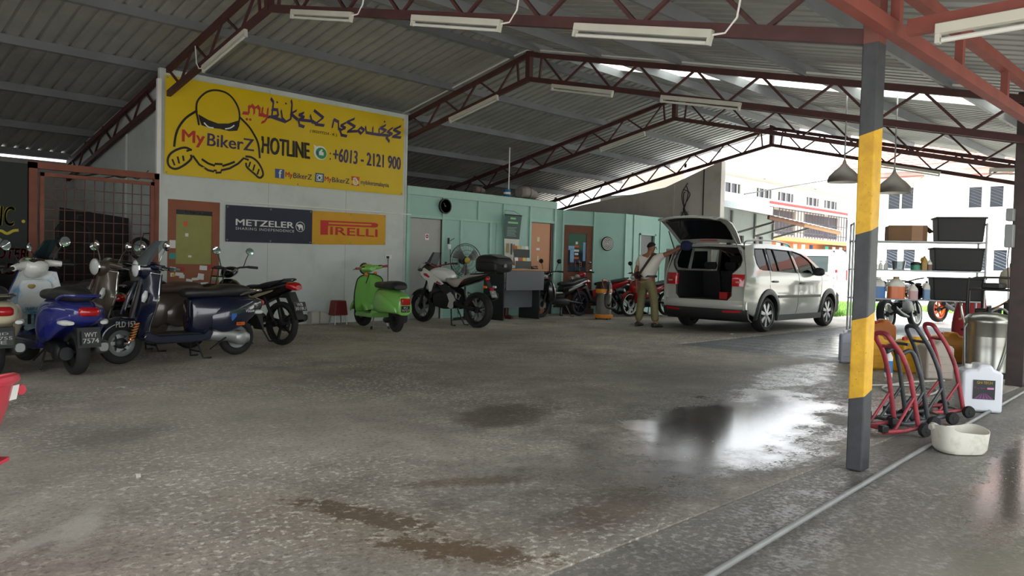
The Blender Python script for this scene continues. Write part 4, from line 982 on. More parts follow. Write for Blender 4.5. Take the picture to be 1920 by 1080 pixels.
ub4 = underbone('red motorcycle with white three-spoke wheels behind the standing man', (15.6, 10.34), (14.42, 10.5), PRED, wheelc=PWHITE, nspk=3, tw=.5)

# white adventure motorcycle with a top box
def adventure(label, rear, front):
    root = thing('adventure_motorcycle', label, 'motorcycle', group='parked motorcycles')
    F, B = (.71, 0, .305), (-.71, 0, .31)
    for nm, c, w, rr in (('front_tyre', F, .11, .305), ('rear_tyre', B, .155, .315)):
        t = obj(nm, tyre(c, rr, w, .085, 32), RUB, root)
        obj('rim', rim_ring(c, .205, .23, .09), DKRIM, t); b = spokes(c, .04, .21, 6, .02, .03, .18); xf(b, Matrix()); sp2 = spokes(c, .04, .21, 6, .02, .03, -.18)
        b.add(sp2.v, sp2.f); obj('spokes', b, GRIM, t); obj('hub', hub(c, .06, .14), DARKM, t); obj('brake_disc', disc(c, .15, .07 if nm[0] == 'f' else -.08), STEEL, t)
    b = MB()
    for s_ in (-1, 1): b.tube([(.71, s_ * .095, .305), (.56, s_ * .095, .66)], .028, 10); b.tube([(.56, s_ * .095, .66), (.44, s_ * .095, .98)], .02, 10)
    obj('front_fork', b, DARKM, root)
    P = [[Vector((F[0] + math.cos(R(35 + 130 * i / 8)) * (.34 - .02 * abs(u)), .07 * u, F[2] + math.sin(R(35 + 130 * i / 8)) * (.34 - .03 * u * u))) for u in (-1, -.6, 0, .6, 1)] for i in range(9)]
    obj('front_fender', MB().shell(P, (0, 0, -.006)), PBLK, root)
    obj('tank', MB().loft([(.46, 0, .88, .10, .06, .10, 2.4), (.38, 0, .92, .17, .09, .14, 2.5), (.2, 0, .95, .18, .09, .18, 2.6), (.02, 0, .92, .14, .07, .15, 2.5), (-.06, 0, .87, .10, .04, .08, 2.3)], 4, 22), PWHITE, root, smooth=60)
    for s_ in (-1, 1):
        fr = obj('side_fairing', MB().prism([(.60, .95), (.50, 1.02), (.36, .96), (.10, .82), (-.02, .74), (.04, .72), (.22, .76), (.30, .60), (.35, .58), (.40, .78), (.50, .82), (.58, .88)], s_ * .17, s_ * .20, 'y'), PWHITE, root, bevel=.01)
        obj('red_stripe', MB().prism([(.50, .92), (.42, .92), (.33, .86), (.36, .84), (.48, .88)], s_ * .2, s_ * .206, 'y'), PRED, fr); obj('red_stripe', MB().prism([(.14, .79), (.02, .745), (.06, .735), (.16, .76)], s_ * .2, s_ * .206, 'y'), PRED, fr)
        obj('black_infill', MB().prism([(.36, .80), (.24, .86), (.12, .80), (.2, .70), (.32, .62)], s_ * .16, s_ * .19, 'y'), BLACK, fr)
    obj('nose_fairing', MB().loft([(.74, 0, .90, .03, .04, .04, 2.2), (.68, 0, .92, .12, .10, .10, 2.3), (.56, 0, .98, .16, .12, .16, 2.4), (.44, 0, 1.0, .12, .08, .12, 2.4)], 4, 18), BLACK, root, smooth=60)
    obj('headlight', MB().loft([(.755, 0, .91, .04, .02, .02, 2.2), (.72, 0, .92, .09, .045, .045, 2.3), (.68, 0, .92, .1, .05, .05, 2.3)], 2, 14), CLEARL, root)
    P = [[Vector((.62 - .17 * v - .10 * u * u, .15 * u * (1 - .3 * v), 1.06 + .25 * v)) for u in [k / 4 - 1 for k in range(9)]] for v in (0, .35, .7, 1)]
    obj('windscreen', MB().shell(P, (-.004, 0, 0)), glass('clear_screen', 'dfe6e8', .12), root)
    obj('engine', MB().loft([(.30, 0, .45, .14, .14, .14, 3), (.1, 0, .46, .17, .17, .18, 3), (-.12, 0, .44, .16, .14, .14, 3), (-.24, 0, .42, .12, .1, .1, 3)], 3, 18), DARKM, root)
    obj('radiator', MB().box((.36, 0, .60), (.05, .30, .26)), BLACK, root, bevel=.01)
    for s_ in (-1, 1):
        obj('frame_plate', MB().prism([(-.08, .70), (-.24, .64), (-.30, .42), (-.20, .38), (-.10, .50), (.1, .64), (.3, .82), (.28, .88)], s_ * .12, s_ * .15, 'y'), BLACK, root, bevel=.008)
        obj('foot_guard', MB().prism([(-.10, .56), (-.16, .44), (-.12, .34), (-.2, .30), (-.26, .33), (-.25, .42), (-.31, .46), (-.26, .54), (-.18, .60)], s_ * .165, s_ * .18, 'y'), mat('guard_grey', 'b7b6b0', .45, .3), root)
        obj('foot_hanger', MB().tube([(-.30, s_ * .15, .60), (-.42, s_ * .16, .56), (-.40, s_ * .17, .48), (-.32, s_ * .16, .50), (-.30, s_ * .15, .60)], .012, 6), STEEL, root)
    obj('swing_arm', MB().tube([(-.2, .11, .40), (-.71, .11, .31)], .03, 8).tube([(-.2, -.11, .40), (-.71, -.11, .31)], .03, 8), DARKM, root)
    obj('seat', MB().loft([(.06, 0, .84, .08, .03, .05, 2.5), (-.02, 0, .83, .13, .03, .08, 2.6), (-.2, 0, .80, .17, .035, .12, 2.8), (-.36, 0, .83, .15, .04, .10, 2.7), (-.5, 0, .89, .13, .04, .05, 2.6), (-.80, 0, .93, .09, .035, .03, 2.4), (-.86, 0, .935, .05, .015, .02, 2.2)], 4, 22), mat('grey_seat_cover', '9a9690', .65), root, smooth=60)
    tb = obj('tail_body', MB().loft([(-.2, 0, .74, .12, .06, .07, 2.6), (-.5, 0, .82, .12, .06, .08, 2.6), (-.8, 0, .89, .09, .04, .06, 2.4), (-.92, 0, .92, .05, .02, .03, 2.2)], 4, 18), PBLK, root, smooth=60)
    for s_ in (-1, 1): obj('red_decal', MB().prism([(-.28, .76), (-.46, .83), (-.44, .80), (-.30, .73)], s_ * .121, s_ * .128, 'y'), PRED, tb)
    obj('tail_light', MB().lathe([(0, .03), (.03, .02), (.045, 0), (.045, -.03)], 14, Matrix.Translation((-.93, 0, .86)) @ Matrix.Rotation(R(-90), 4, 'Y')), REDL, root)
    hg = obj('plate_hanger', MB().bar((-.90, 0, .84), (-1.08, 0, .54), .10, .02, (1, 0, 0)), BLACK, root)
    for s_ in (-1, 1): obj('indicator', MB().loft([(-.02, 0, 0, .02, .02, .02, 2), (.04, 0, 0, .025, .025, .025, 2)], 2, 10, Matrix.Translation((-.99, s_ * .12, .72))), CLEARL if s_ < 0 else ORANGEL, hg)
    obj('reflector', MB().box((-1.02, 0, .68), (.02, .10, .05), Matrix.Rotation(R(25), 4, 'Y')), REDL, hg)
    plate(root, (-1.07, 0, .60), .15, .13, ['WC', '858'], (-1, 0, .5), m=STEEL)
    obj('exhaust', MB().loft([(-.1, -.16, .30, .02, .02, .02, 2), (-.35, -.2, .38, .05, .05, .05, 2.3), (-.75, -.22, .50, .06, .07, .06, 2.5), (-.95, -.22, .56, .055, .06, .055, 2.5)], 3, 14), DARKM, root)
    b = MB()
    for s_ in (-1, 1): b.tube([(-.12, s_ * .08, .30), (-.22, s_ * .16, .012), (-.32, s_ * .17, .012)], .013, 6)
    b.tube([(-.18, -.12, .10), (-.18, .12, .10)], .012, 6); obj('centre_stand', b, BLACK, root)
    hb = MB(); gp = MB(); hg2 = MB()
    for s_ in (-1, 1): hb.tube([(.40, 0, 1.03), (.38, s_ * .12, 1.07), (.28, s_ * .30, 1.11)], .013, 8); gp.tube([(.28, s_ * .30, 1.11), (.22, s_ * .40, 1.11)], .018, 10); hb.tube([(.34, s_ * .27, 1.10), (.30, s_ * .40, 1.10)], .006, 6)
    h = obj('handlebar', hb, mat('red_anodised', '8c2326', .35, .5), root); obj('grips', gp, BLACK, h)
    obj('clutch_reservoir', MB().tube([(.33, -.2, 1.09), (.33, -.2, 1.14)], .022, 10), BLACK, h)
    for s_ in (-1, 1): obj('hand_mirror', MB().loft([(-.02, 0, 0, .05, .03, .03, 2.5), (.02, 0, 0, .04, .02, .02, 2.5)], 2, 12, Matrix.Translation((.50, s_ * .29, .98))), BLACK, h)
    # top box
    tb = obj('top_box', MB().loft([(-1.30, 0, 1.10, .20, .06, .10, 4), (-1.26, 0, 1.10, .23, .08, .12, 4), (-1.05, 0, 1.11, .235, .10, .135, 4.5), (-.86, 0, 1.11, .235, .10, .135, 4.5), (-.82, 0, 1.11, .20, .08, .11, 4)], 2, 28), BLACK, root, smooth=50)
    obj('box_lid', MB().loft([(-1.33, 0, 1.135, .20, .02, .02, 5), (-1.25, 0, 1.15, .235, .10, .03, 4), (-1.05, 0, 1.16, .24, .12, .03, 4), (-.88, 0, 1.16, .235, .11, .03, 4), (-.80, 0, 1.14, .19, .03, .02, 4)], 2, 28), BLACK, tb, smooth=50)
    obj('lid_panel', MB().box((-1.2, .02, 1.262), (.2, .30, .01), Matrix.Rotation(R(-14), 4, 'Y')), mat('satin_grey_panel', '6c6f73', .4), tb)
    obj('latch', MB().box((-1.32, 0, 1.10), (.02, .07, .07)), STEEL, tb, bevel=.006)
    obj('rack', MB().tube([(-.6, .1, .93), (-1.0, .1, .96), (-1.2, .1, .96)], .012, 6).tube([(-.6, -.1, .93), (-1.0, -.1, .96), (-1.2, -.1, .96)], .012, 6), BLACK, root)
    place(root, rear, front); return root
cb5 = adventure('white adventure motorcycle with a black top box', (9.22, 9.98), (9.12, 11.40))

# bare sport motorcycles standing out in the yard
def naked(label, rear, front, wheelc, bodyc, platetxt=None):
    root = thing('sport_motorcycle', label, 'motorcycle', group='motorcycles in the yard')
    F, B = (.66, 0, .30), (-.66, 0, .31)
    for nm, c, w, rr in (('front_tyre', F, .11, .30), ('rear_tyre', B, .16, .31)):
        t = obj(nm, tyre(c, rr, w, .085, 30), RUB, root); obj('rim', rim_ring(c, .20, .225, .10), wheelc, t); obj('spokes', spokes(c, .03, .21, 5, .03, .03, .2), wheelc, t); obj('hub', hub(c, .06, .12), DARKM, t); obj('brake_disc', disc(c, .13, .07), STEEL, t)
    b = MB()
    for s_ in (-1, 1): b.tube([(.66, s_ * .09, .30), (.44, s_ * .09, .90)], .026, 10)
    obj('front_fork', b, DARKM, root)
    obj('tank', MB().loft([(.40, 0, .80, .08, .06, .08, 2.4), (.25, 0, .86, .15, .09, .12, 2.5), (.05, 0, .86, .14, .06, .12, 2.5), (-.08, 0, .80, .09, .03, .06, 2.4)], 4, 18), bodyc, root, smooth=60)
    obj('seat', MB().loft([(-.02, 0, .80, .08, .03, .04, 2.5), (-.25, 0, .80, .12, .03, .05, 2.6), (-.42, 0, .86, .11, .03, .05, 2.6), (-.75, 0, .96, .06, .03, .03, 2.4)], 4, 18), SEATB, root, smooth=60)
    obj('tail_body', MB().loft([(-.2, 0, .74, .10, .04, .05, 2.5), (-.5, 0, .82, .09, .04, .05, 2.5), (-.82, 0, .94, .04, .02, .02, 2.2)], 3, 16), bodyc, root)
    obj('engine', MB().loft([(.28, 0, .45, .14, .14, .14, 3), (.05, 0, .45, .17, .17, .16, 3), (-.2, 0, .43, .13, .11, .11, 3)], 3, 16), DARKM, root)
    b = MB()
    for s_ in (-1, 1):
        for p, q in (((.42, .85), (.2, .55)), ((.2, .55), (-.18, .45)), ((.42, .85), (-.15, .72)), ((-.15, .72), (-.18, .45)), ((.15, .79), (.2, .55)), ((-.15, .72), (.2, .55))): b.tube([(p[0], s_ * .12, p[1]), (q[0], s_ * .12, q[1])], .014, 6)
    obj('trellis_frame', b, DARKM if bodyc is PBLK else mat('orange_frame', 'c24a1c', .4), root)
    obj('swing_arm', MB().tube([(-.18, .10, .42), (-.66, .10, .31)], .03, 8).tube([(-.18, -.10, .42), (-.66, -.10, .31)], .03, 8), DARKM, root)
    obj('headlight', MB().loft([(.58, 0, .86, .04, .05, .05, 2.2), (.54, 0, .88, .11, .09, .09, 2.3), (.44, 0, .90, .12, .09, .09, 2.3)], 3, 14), BLACK, root)
    b = MB()
    for s_ in (-1, 1): b.tube([(.42, 0, .98), (.38, s_ * .2, 1.02), (.28, s_ * .38, 1.03)], .015, 8)
    obj('handlebar', b, BLACK, root)
    obj('plate_hanger', MB().bar((-.7, 0, .88), (-.98, 0, .60), .12, .03, (1, 0, 0)), BLACK, root)
    if platetxt: plate(root, (-1.0, 0, .62), .18, .11, platetxt, (-1, 0, .5), m=mat('plate_grey', '4b4d50', .5))
    obj('exhaust', MB().loft([(.1, -.1, .24, .04, .03, .03, 2), (-.3, -.15, .3, .05, .05, .05, 2.3), (-.7, -.18, .44, .06, .06, .06, 2.3)], 3, 12), DARKM, root)
    obj('side_stand', MB().tube([(-.05, .12, .30), (-.12, .26, .004)], .014, 6), BLACK, root)
    place(root, rear, front, R(-5)); return root
nk1 = naked('black naked motorcycle with white wheels out in the yard', (16.5, 5.62), (17.76, 5.50), mat('rim_white', 'd8d8d4', .4), PBLK, ['7556U'])
nk2 = naked('motorcycle with orange wheels out in the yard', (20.4, 5.78), (21.6, 5.4), mat('rim_orange', 'd4551c', .4), mat('paint_orange', 'd4551c', .3, coat=.5))

# ================================================================== the white car with its tailgate up
CARW = mat('car_paint_white', 'adaea7', .18, coat=.9); CBLK = mat('car_trim_black', '232425', .5); CINT = mat('car_interior_dark', '18191b', .75); CGREY = mat('car_headliner_grey', '8f8d88', .8)
CGL = glass('car_glass', '4d5a57', .3)
def car():
    root = thing('car', 'white compact van car standing with its tailgate wide open', 'car', (13.35, 7.52, 0), 0)
    def top(x):
        pts = [(-.84, 1.50), (-.62, 1.585), (-.3, 1.61), (.3, 1.63), (.9, 1.62), (1.4, 1.56), (1.75, 1.45), (2.15, 1.25), (2.55, 1.08), (2.9, 1.02), (3.3, .93), (3.5, .82), (3.58, .62)]
        for (a, b), (c, d) in zip(pts, pts[1:]):
            if a <= x <= c: return b + (d - b) * (x - a) / (c - a)
        return pts[-1][1]
    def w(x, z):
        r = .895
        if z > 1.02: r -= .30 * (z - 1.02) ** 1.15
        if z < .55: r -= .05 * ((.55 - z) / .3) ** 2
        r += .012 * math.exp(-((z - .95) / .04) ** 2)
        if x < -.35: r -= .07 * ((-.35 - x) / .48) ** 2
        if x > 2.7: r -= .26 * ((x - 2.7) / .88) ** 2.2
        return r
    def arch(cx, n=13, r=.375):
        return [(cx + r * math.cos(R(a)), .33 + r * math.sin(R(a))) for a in [180 + 12 - (204) * i / (n - 1) for i in range(n)]][::1]
    def low_arch(cx):
        pts = [(cx - .375 * math.cos(R(a)), .33 + .375 * math.sin(R(a))) for a in [-10 + 200 * i / 14 for i in range(15)]]
        return pts
    outline = [(-.80, .42)] + low_arch(0) + low_arch(2.678) + [(3.50, .30), (3.575, .5), (3.56, .70), (3.48, .83), (3.3, .93), (2.9, 1.02), (2.55, 1.08), (2.15, 1.25), (1.75, 1.45), (1.4, 1.555), (.9, 1.61), (.3, 1.625), (-.3, 1.60), (-.60, 1.575), (-.67, 1.45), (-.72, 1.2), (-.76, 1.0), (-.80, .8), (-.815, .6)]
    quarter = [(-.33, 1.16), (-.2, 1.14), (.04, 1.13), (.0, 1.53), (-.36, 1.52), (-.41, 1.40), (-.40, 1.24)]
    rdoor = [(.12, 1.125), (1.16, 1.10), (1.0, 1.52), (.08, 1.535)]
    fdoor = [(1.28, 1.10), (2.2, 1.085), (2.02, 1.22), (1.74, 1.385), (1.5, 1.465), (1.12, 1.52)]
    for s in (-1, 1):
        side = obj('side_panel', MB().sheet(outline, [quarter, rdoor, fdoor] if s < 0 else [quarter, [(x, z) for x, z in fdoor], [(.05, .30 + .0), (1.02, .30), (1.02, 1.53), (.08, 1.535)]], lambda x, z: (x, s * w(x, z), z), lambda x, z: (0, -s * .02, 0), .09), CARW, root, smooth=50)
        for gname, gp in (('quarter_glass', quarter), ('rear_door_glass', rdoor), ('front_door_glass', fdoor)):
            if s > 0 and gname == 'rear_door_glass': continue
            cx = sum(p[0] for p in gp) / len(gp); cz = sum(p[1] for p in gp) / len(gp)
            gp2 = [(cx + (x - cx) * 1.02, cz + (z - cz) * 1.03) for x, z in gp]
            gl_ = obj(gname, MB().sheet(gp2, [], lambda x, z: (x, s * (w(x, z) - .012), z), lambda x, z: (0, -s * .004, 0), .09), CGL, side, smooth=50)
            obj('window_seal', MB().tube([(x, s * (w(x, z) + .001), z) for x, z in gp], .009, 6, closed=True), CBLK, gl_)
        if s < 0:
            # door gaps, handles, side moulding
            gap = lambda pts: MB().tube([(x, s * (w(x, z) - .001), z) for x, z in spline(pts, 5)], .005, 5)
            obj('door_gap', gap([(.07, 1.54), (.04, 1.1), (.03, .85), (.14, .72), (.33, .6), (.40, .42), (.40, .30)]), CBLK, side)
            obj('door_gap', gap([(1.05, 1.53), (1.2, 1.1), (1.22, .8), (1.2, .5), (1.18, .29)]), CBLK, side)
            obj('door_gap', gap([(2.25, 1.09), (2.27, .8), (2.22, .55), (2.2, .29)]), CBLK, side)
            obj('pillar_trim', MB().sheet([(1.02, 1.52), (1.19, 1.10), (1.26, 1.10), (1.10, 1.52)], [], lambda x, z: (x, s * (w(x, z) + .002), z), (0, .004, 0)), CBLK, side)
            obj('pillar_trim', MB().sheet([(.02, 1.53), (.06, 1.13), (.11, 1.13), (.07, 1.535)], [], lambda x, z: (x, s * (w(x, z) + .002), z), (0, .004, 0)), CBLK, side)
            obj('window_divider', MB().tube([(.42, s * w(.42, 1.13), 1.13), (.34, s * w(.34, 1.53), 1.53)], .014, 6), CBLK, side)
            obj('window_divider', MB().tube([(1.96, s * w(1.96, 1.1), 1.1), (1.90, s * w(1.9, 1.29), 1.29)], .012, 6), CBLK, side)
            for hx, hz in ((.15, .93), (1.30, .90)): obj('door_handle', MB().loft([(-.11, 0, 0, .012, .012, .012, 3), (-.06, 0, 0, .022, .018, .018, 3), (.06, 0, 0, .022, .018, .018, 3), (.11, 0, 0, .012, .012, .012, 3)], 2, 10, Matrix.Translation((hx + .05, s * (w(hx, hz) + .012), hz))), CBLK, side)
        obj('side_moulding', MB().sheet(rect(.36, 2.2, .625, .675), [], lambda x, z: (x, s * (w(x, z) + .014), z), (0, -s * .016, 0), .2), CBLK, side)
        tm = MB(); text(tm, 'CROSS TOURAN', 0, .30, 0, .028, lambda u, v: ((.36 + u) if s < 0 else (.66 - u), s * (w(.5, .71) + .004), .70 + v), bold=.0)
        obj('lettering', tm, mat('maroon_letters', '6e2a2a', .5), side, smooth=0)
        # black wheel arch trims and sill
        for cx in (0, 2.678):
            P = []
            for i in range(17):
                a = R(-14 + 208 * i / 16); c_, s_ = -math.cos(a), math.sin(a)
                P.append([Vector((cx + c_ * rr, s * (w(cx + c_ * rr, .33 + s_ * rr) + o_), .33 + s_ * rr)) for rr, o_ in ((.47, .004), (.455, .018), (.40, .024), (.365, .02), (.36, -.05))])
            obj('wheel_arch_trim', MB().shell(P, (0, -s * .006, 0)), CBLK, side, smooth=50)
        obj('sill', MB().sheet([(.38, .20), (2.3, .20), (2.3, .31), (.38, .31)], [], lambda x, z: (x, s * (w(x, .4) + .012 - .1 * (.3 - z)), z), (0, -s * .06, 0), .3), CBLK, side)
        # roof rails
        rl = obj('roof_rail', MB().tube(spline([(-.50, s * .63, 1.60), (-.40, s * .63, 1.655), (.1, s * .635, 1.69), (.7, s * .635, 1.695), (1.2, s * .63, 1.655), (1.36, s * .63, 1.59)], 5), .016, 8), STEEL, root)
        for x in (-.1, 1.0): obj('rail_foot', MB().box((x, s * .632, 1.655 if x < 0 else 1.65), (.07, .03, .07)), CBLK, rl, bevel=.01)
        # mirrors
        mr = obj('door_mirror', MB().loft([(1.80, s * .99, 1.13, .08, .06, .06, 2.5), (1.84, s * 1.0, 1.13, .115, .085, .08, 2.6), (1.92, s * 1.0, 1.13, .105, .08, .075, 2.4), (2.0, s * .98, 1.13, .05, .04, .04, 2.2)], 4, 18), CBLK, root)
        obj('mirror_arm', MB().bar((1.92, s * .84, 1.08), (1.9, s * .95, 1.09), .06, .04), CBLK, mr)
        # wheels
        for cx in (0, 2.678):
            c = (cx, s * .775, .323); t = obj('tyre', tyre(c, .323, .215, .11, 36), RUB, root)
            yo = s * .86
            obj('rim', MB().lathe([(.235, -.10), (.22, -.05), (.22, .05), (.235, .10)], 32, Matrix.Translation(c) @ AX, closed=False, caps=False), ALU, t)
            sp = MB()
            for k in range(7):
                a = 2 * math.pi * k / 7 + .2
                pr_ = lambda rr, da, yy: Vector((cx + rr * math.cos(a + da), yy, .323 + rr * math.sin(a + da)))
                vs = [pr_(.05, -.45, yo), pr_(.225, -.17, yo - s * .01), pr_(.225, .17, yo - s * .01), pr_(.05, .45, yo), pr_(.05, -.45, yo - s * .05), pr_(.225, -.17, yo - s * .05), pr_(.225, .17, yo - s * .05), pr_(.05, .45, yo - s * .05)]
                sp.add(vs, [(0, 1, 2, 3), (7, 6, 5, 4), (0, 4, 5, 1), (1, 5, 6, 2), (2, 6, 7, 3), (3, 7, 4, 0)])
            obj('wheel_spokes', sp, ALU, t, smooth=0); obj('hub_cap', MB().lathe([(.06, -.02), (.06, .0), (.03, .012), (0, .012)], 16, Matrix.Translation((cx, yo, .323)) @ Matrix.Rotation(R(90 if s < 0 else -90), 4, 'X')), ALU, t)
            obj('brake_disc', MB().lathe([(.04, -.03), (.17, -.03), (.17, -.02), (.04, -.02)], 20, Matrix.Translation((cx, s * .80, .323)) @ AX, closed=True), DARKM, t)
    # roof, windscreen, bonnet: strips across
    def strip(name, xs, m, crown=.035, th=-.02, dz=0):
        P = [[Vector((x, (w(x, top(x)) - .005) * u, top(x) + dz + crown * (1 - u * u) - .012)) for u in [k / 6 - 1 for k in range(13)]] for x in xs]
        return obj(name, MB().shell(P, (0, 0, th)), m, root, smooth=60)
    strip('roof_panel', [-.62, -.4, -.1, .3, .7, 1.1, 1.4, 1.6], CARW); strip('headliner', [-.55, -.3, .3, .9, 1.5], CGREY, dz=-.03)
    strip('windscreen', [1.6, 1.8, 2.1, 2.35, 2.5], CGL, .05, -.006); strip('bonnet', [2.5, 2.7, 2.9, 3.1, 3.3, 3.45, 3.55], CARW, .04)
    obj('front_bumper', MB().loft([(3.30, 0, .48, .84, .30, .26, 5), (3.50, 0, .46, .72, .28, .24, 4), (3.60, 0, .45, .55, .2, .2, 3.5)], 2, 24), CARW, root, smooth=60)
    # tail: frame round the opening
    def xr(y, z):
        b = -.815 if z < .95 else -.815 + .19 * ((z - .95) / .62) ** 1.3
        return b + .07 * (abs(y) / .85) ** 3
    left = [(.835, .42), (.84, .62), (.835, .84), (.825, 1.0), (.80, 1.12), (.745, 1.3), (.69, 1.48), (.60, 1.575)]
    outer = [(-y, z) for y, z in left] [::-1]
    outer = left + [(0, 1.60)] + outer
    op = [(.50, .575), (.58, .66), (.585, .84), (.575, 1.06), (.64, 1.12), (.70, 1.2), (.715, 1.30), (.66, 1.46), (.58, 1.53), (0, 1.545)]
    op = op + [(-y, z) for y, z in op[::-1][1:]]
    rf = obj('tail_frame', MB().sheet(outer, [op], lambda y, z: (xr(y, z), y, z), lambda y, z: (.05, 0, 0), .08), CARW, root, smooth=50)
    obj('opening_seal', MB().tube([(xr(y, z) + .015, y * .985, z) for y, z in op], .017, 6, closed=True), CBLK, rf)
    obj('rear_bumper', MB().shell([[Vector((xr(y, .5) - .05 * (1 - abs(y / .9) ** 4) - (.02 if 0 < k < 3 else -.02), y, z)) for y in [.85 * (j / 8 - 1) for j in range(17)]] for k, z in enumerate((.40, .45, .52, .575))], (.05, 0, 0)), CARW, root, smooth=50)
    obj('bumper_valance', MB().shell([[Vector((xr(y, .4) - .055 * (1 - abs(y / .9) ** 4) + o_, y, z)) for y in [.87 * (j / 8 - 1) for j in range(17)]] for o_, z in ((.14, .20), (.03, .26), (-.01, .36), (-.01, .425))], (.05, 0, 0)), CBLK, root, smooth=50)
    for s in (-1, 1):
        obj('reflector', MB().sheet([(s * .45, .36), (s * .45, .39), (s * .77, .41), (s * .77, .37)][::s], [], lambda y, z: (xr(y, .4) - .055 * (1 - abs(y / .9) ** 4) - .02, y, z), (.02, 0, 0), .1), REDL, root)
        P = [[Vector((xr(y, z) - .02 + e, y, z)) for (y, e) in ((s * .56, .03), (s * .585, 0), (s * .68, -.004), (s * .78, 0), (s * .835, .04), (s * .862, .12), (s * .872, .2))] for z in (.835, .86, .95, 1.03, 1.05)]
        tl = obj('tail_lamp', MB().shell(P, (.03, -s * .01, 0)), mat('lamp_red_glass', 'b0141a', .1, coat=.8), root, smooth=50)
        obj('lamp_insert', MB().box((xr(.7, .94) - .026, s * .69, .91), (.008, .11, .03)), mat('lamp_pale_insert', 'c98a86', .15, coat=.5), tl, bevel=.004)
        # struts
        obj('gas_strut', MB().tube([(-.62, s * .69, 1.33), (-1.02, s * .63, 1.82)], .012, 8), STEEL, root)
    # tailgate, raised
    prof = [(-.60, 1.600), (-.72, 1.70), (-.88, 1.83), (-1.06, 1.945), (-1.22, 2.01), (-1.38, 2.03), (-1.46, 2.0)]
    hw = [.63, .655, .68, .69, .67, .63, .58]
    nrm = lambda i: Vector((-(prof[min(i + 1, 6)][1] - prof[max(i - 1, 0)][1]), 0, prof[min(i + 1, 6)][0] - prof[max(i - 1, 0)][0])).normalized()
    P = [[Vector((x, hw[i] * u, z)) + nrm(i) * (-.045 * (1 - u * u)) * -1 * -1 for u in [k / 6 - 1 for k in range(13)]] for i, (x, z) in enumerate(prof)]
    tg = obj('tailgate', MB().shell(P, lambda i, j: nrm(i) * (.05 if 0 < j < 12 and 0 < i < 6 else .02)), CARW, root, smooth=60)
    P2 = [[P[i][j] + nrm(i) * .056 for j in range(1, 12)] for i in (1, 2, 3, 4)]
    obj('tailgate_glass', MB().shell(P2, lambda i, j: nrm(i) * .004), mat('privacy_glass', '17191b', .08, coat=.6), tg, smooth=60)
    P3 = [[P[i][j] + nrm(i) * .054 for j in range(2, 11)] for i in (4, 5)]
    obj('tailgate_liner', MB().shell(P3, lambda i, j: nrm(i) * .01), CINT, tg)
    obj('gate_hinge', MB().box((-.60, .4, 1.6), (.1, .08, .04)), CBLK, tg, bevel=.005); obj('gate_hinge', MB().box((-.60, -.4, 1.6), (.1, .08, .04)), CBLK, tg, bevel=.005)
    obj('high_brake_lamp', MB().box((-.66, 0, 1.66), (.04, .35, .02)), REDL, tg)
    # interior
    obj('cargo_floor', MB().b2((-.74, -.60, .54), (.30, .60, .58)), mat('cargo_mat', '2f2a26', .8), root)
    for s in (-1, 1): obj('cargo_side', MB().b2((-.72, s * .60, .56), (.45, s * .68, 1.10)), CINT, root, bevel=.02)
    obj('loading_lip', MB().b2((-.80, -.52, .555), (-.70, .52, .585)), mat('worn_lip', '5a5048', .6), root, bevel=.008)
    for y in (-.44, 0, .44):
        st = obj('rear_seat', MB().loft([(0, 0, 0, .19, .04, .04, 4), (.3, 0, 0, .215, .06, .06, 4), (.58, 0, 0, .2, .05, .05, 4)], 3, 18, Matrix.Translation((.30, y, .52)) @ Matrix.Rotation(R(-98), 4, 'Y')), CINT, root)
        obj('headrest', MB().loft([(-.07, 0, 0, .1, .04, .04, 4), (0, 0, 0, .13, .05, .05, 4), (.07, 0, 0, .11, .045, .045, 4)], 3, 16, Matrix.Translation((.20, y, 1.2)) @ Matrix.Rotation(R(-95), 4, 'Y')), CINT, st)
    for y in (-.40, .40):
        st = obj('front_seat', MB().loft([(0, 0, 0, .22, .05, .05, 4), (.35, 0, 0, .24, .07, .07, 4), (.66, 0, 0, .18, .05, .05, 4)], 3, 18, Matrix.Translation((1.25, y, .55)) @ Matrix.Rotation(R(-100), 4, 'Y')), CINT, root)
        obj('headrest', MB().loft([(-.08, 0, 0, .1, .04, .04, 4), (0, 0, 0, .13, .05, .05, 4), (.08, 0, 0, .11, .045, .045, 4)], 3, 16, Matrix.Translation((1.12, y, 1.34)) @ Matrix.Rotation(R(-95), 4, 'Y')), CINT, st)
    obj('dashboard', MB().loft([(1.9, 0, .9, .75, .12, .2, 4), (2.3, 0, .95, .7, .1, .2, 4)], 1, 20), CINT, root)
    obj('under_body', MB().b2((-.6, -.7, .25), (3.3, .7, .5)), CINT, root)
    obj('cabin_floor', MB().b2((.3, -.75, .45), (2.5, .75, .52)), CINT, root)
    # open left rear door, hinged at the middle pillar
    dr = obj('open_door', MB().sheet([(0, .30), (-.62, .34), (-.82, .62), (-.98, .8), (-.98, 1.10), (-.94, 1.53), (-.02, 1.55)], [[(-.10, 1.13), (-.90, 1.13), (-.87, 1.48), (-.10, 1.50)]], lambda x, z: (x, -.30 * max(0, z - 1.02) ** 1.15, z), (0, -.06, 0), .12), CARW, root, smooth=50, loc=(1.05, .90, 0), rot=(0, 0, R(-62)))
    obj('door_glass', MB().sheet([(-.08, 1.12), (-.92, 1.12), (-.88, 1.49), (-.08, 1.51)], [], lambda x, z: (x, -.30 * max(0, z - 1.02) ** 1.15 - .03, z), (0, -.004, 0)), mat('privacy_glass', '17191b'), dr)
    obj('door_card', MB().sheet([(-.05, .36), (-.58, .40), (-.78, .66), (-.92, .84), (-.92, 1.08), (-.05, 1.08)], [], lambda x, z: (x, -.06, z), (0, -.03, 0)), CINT, dr)
    return root
car_o = car()
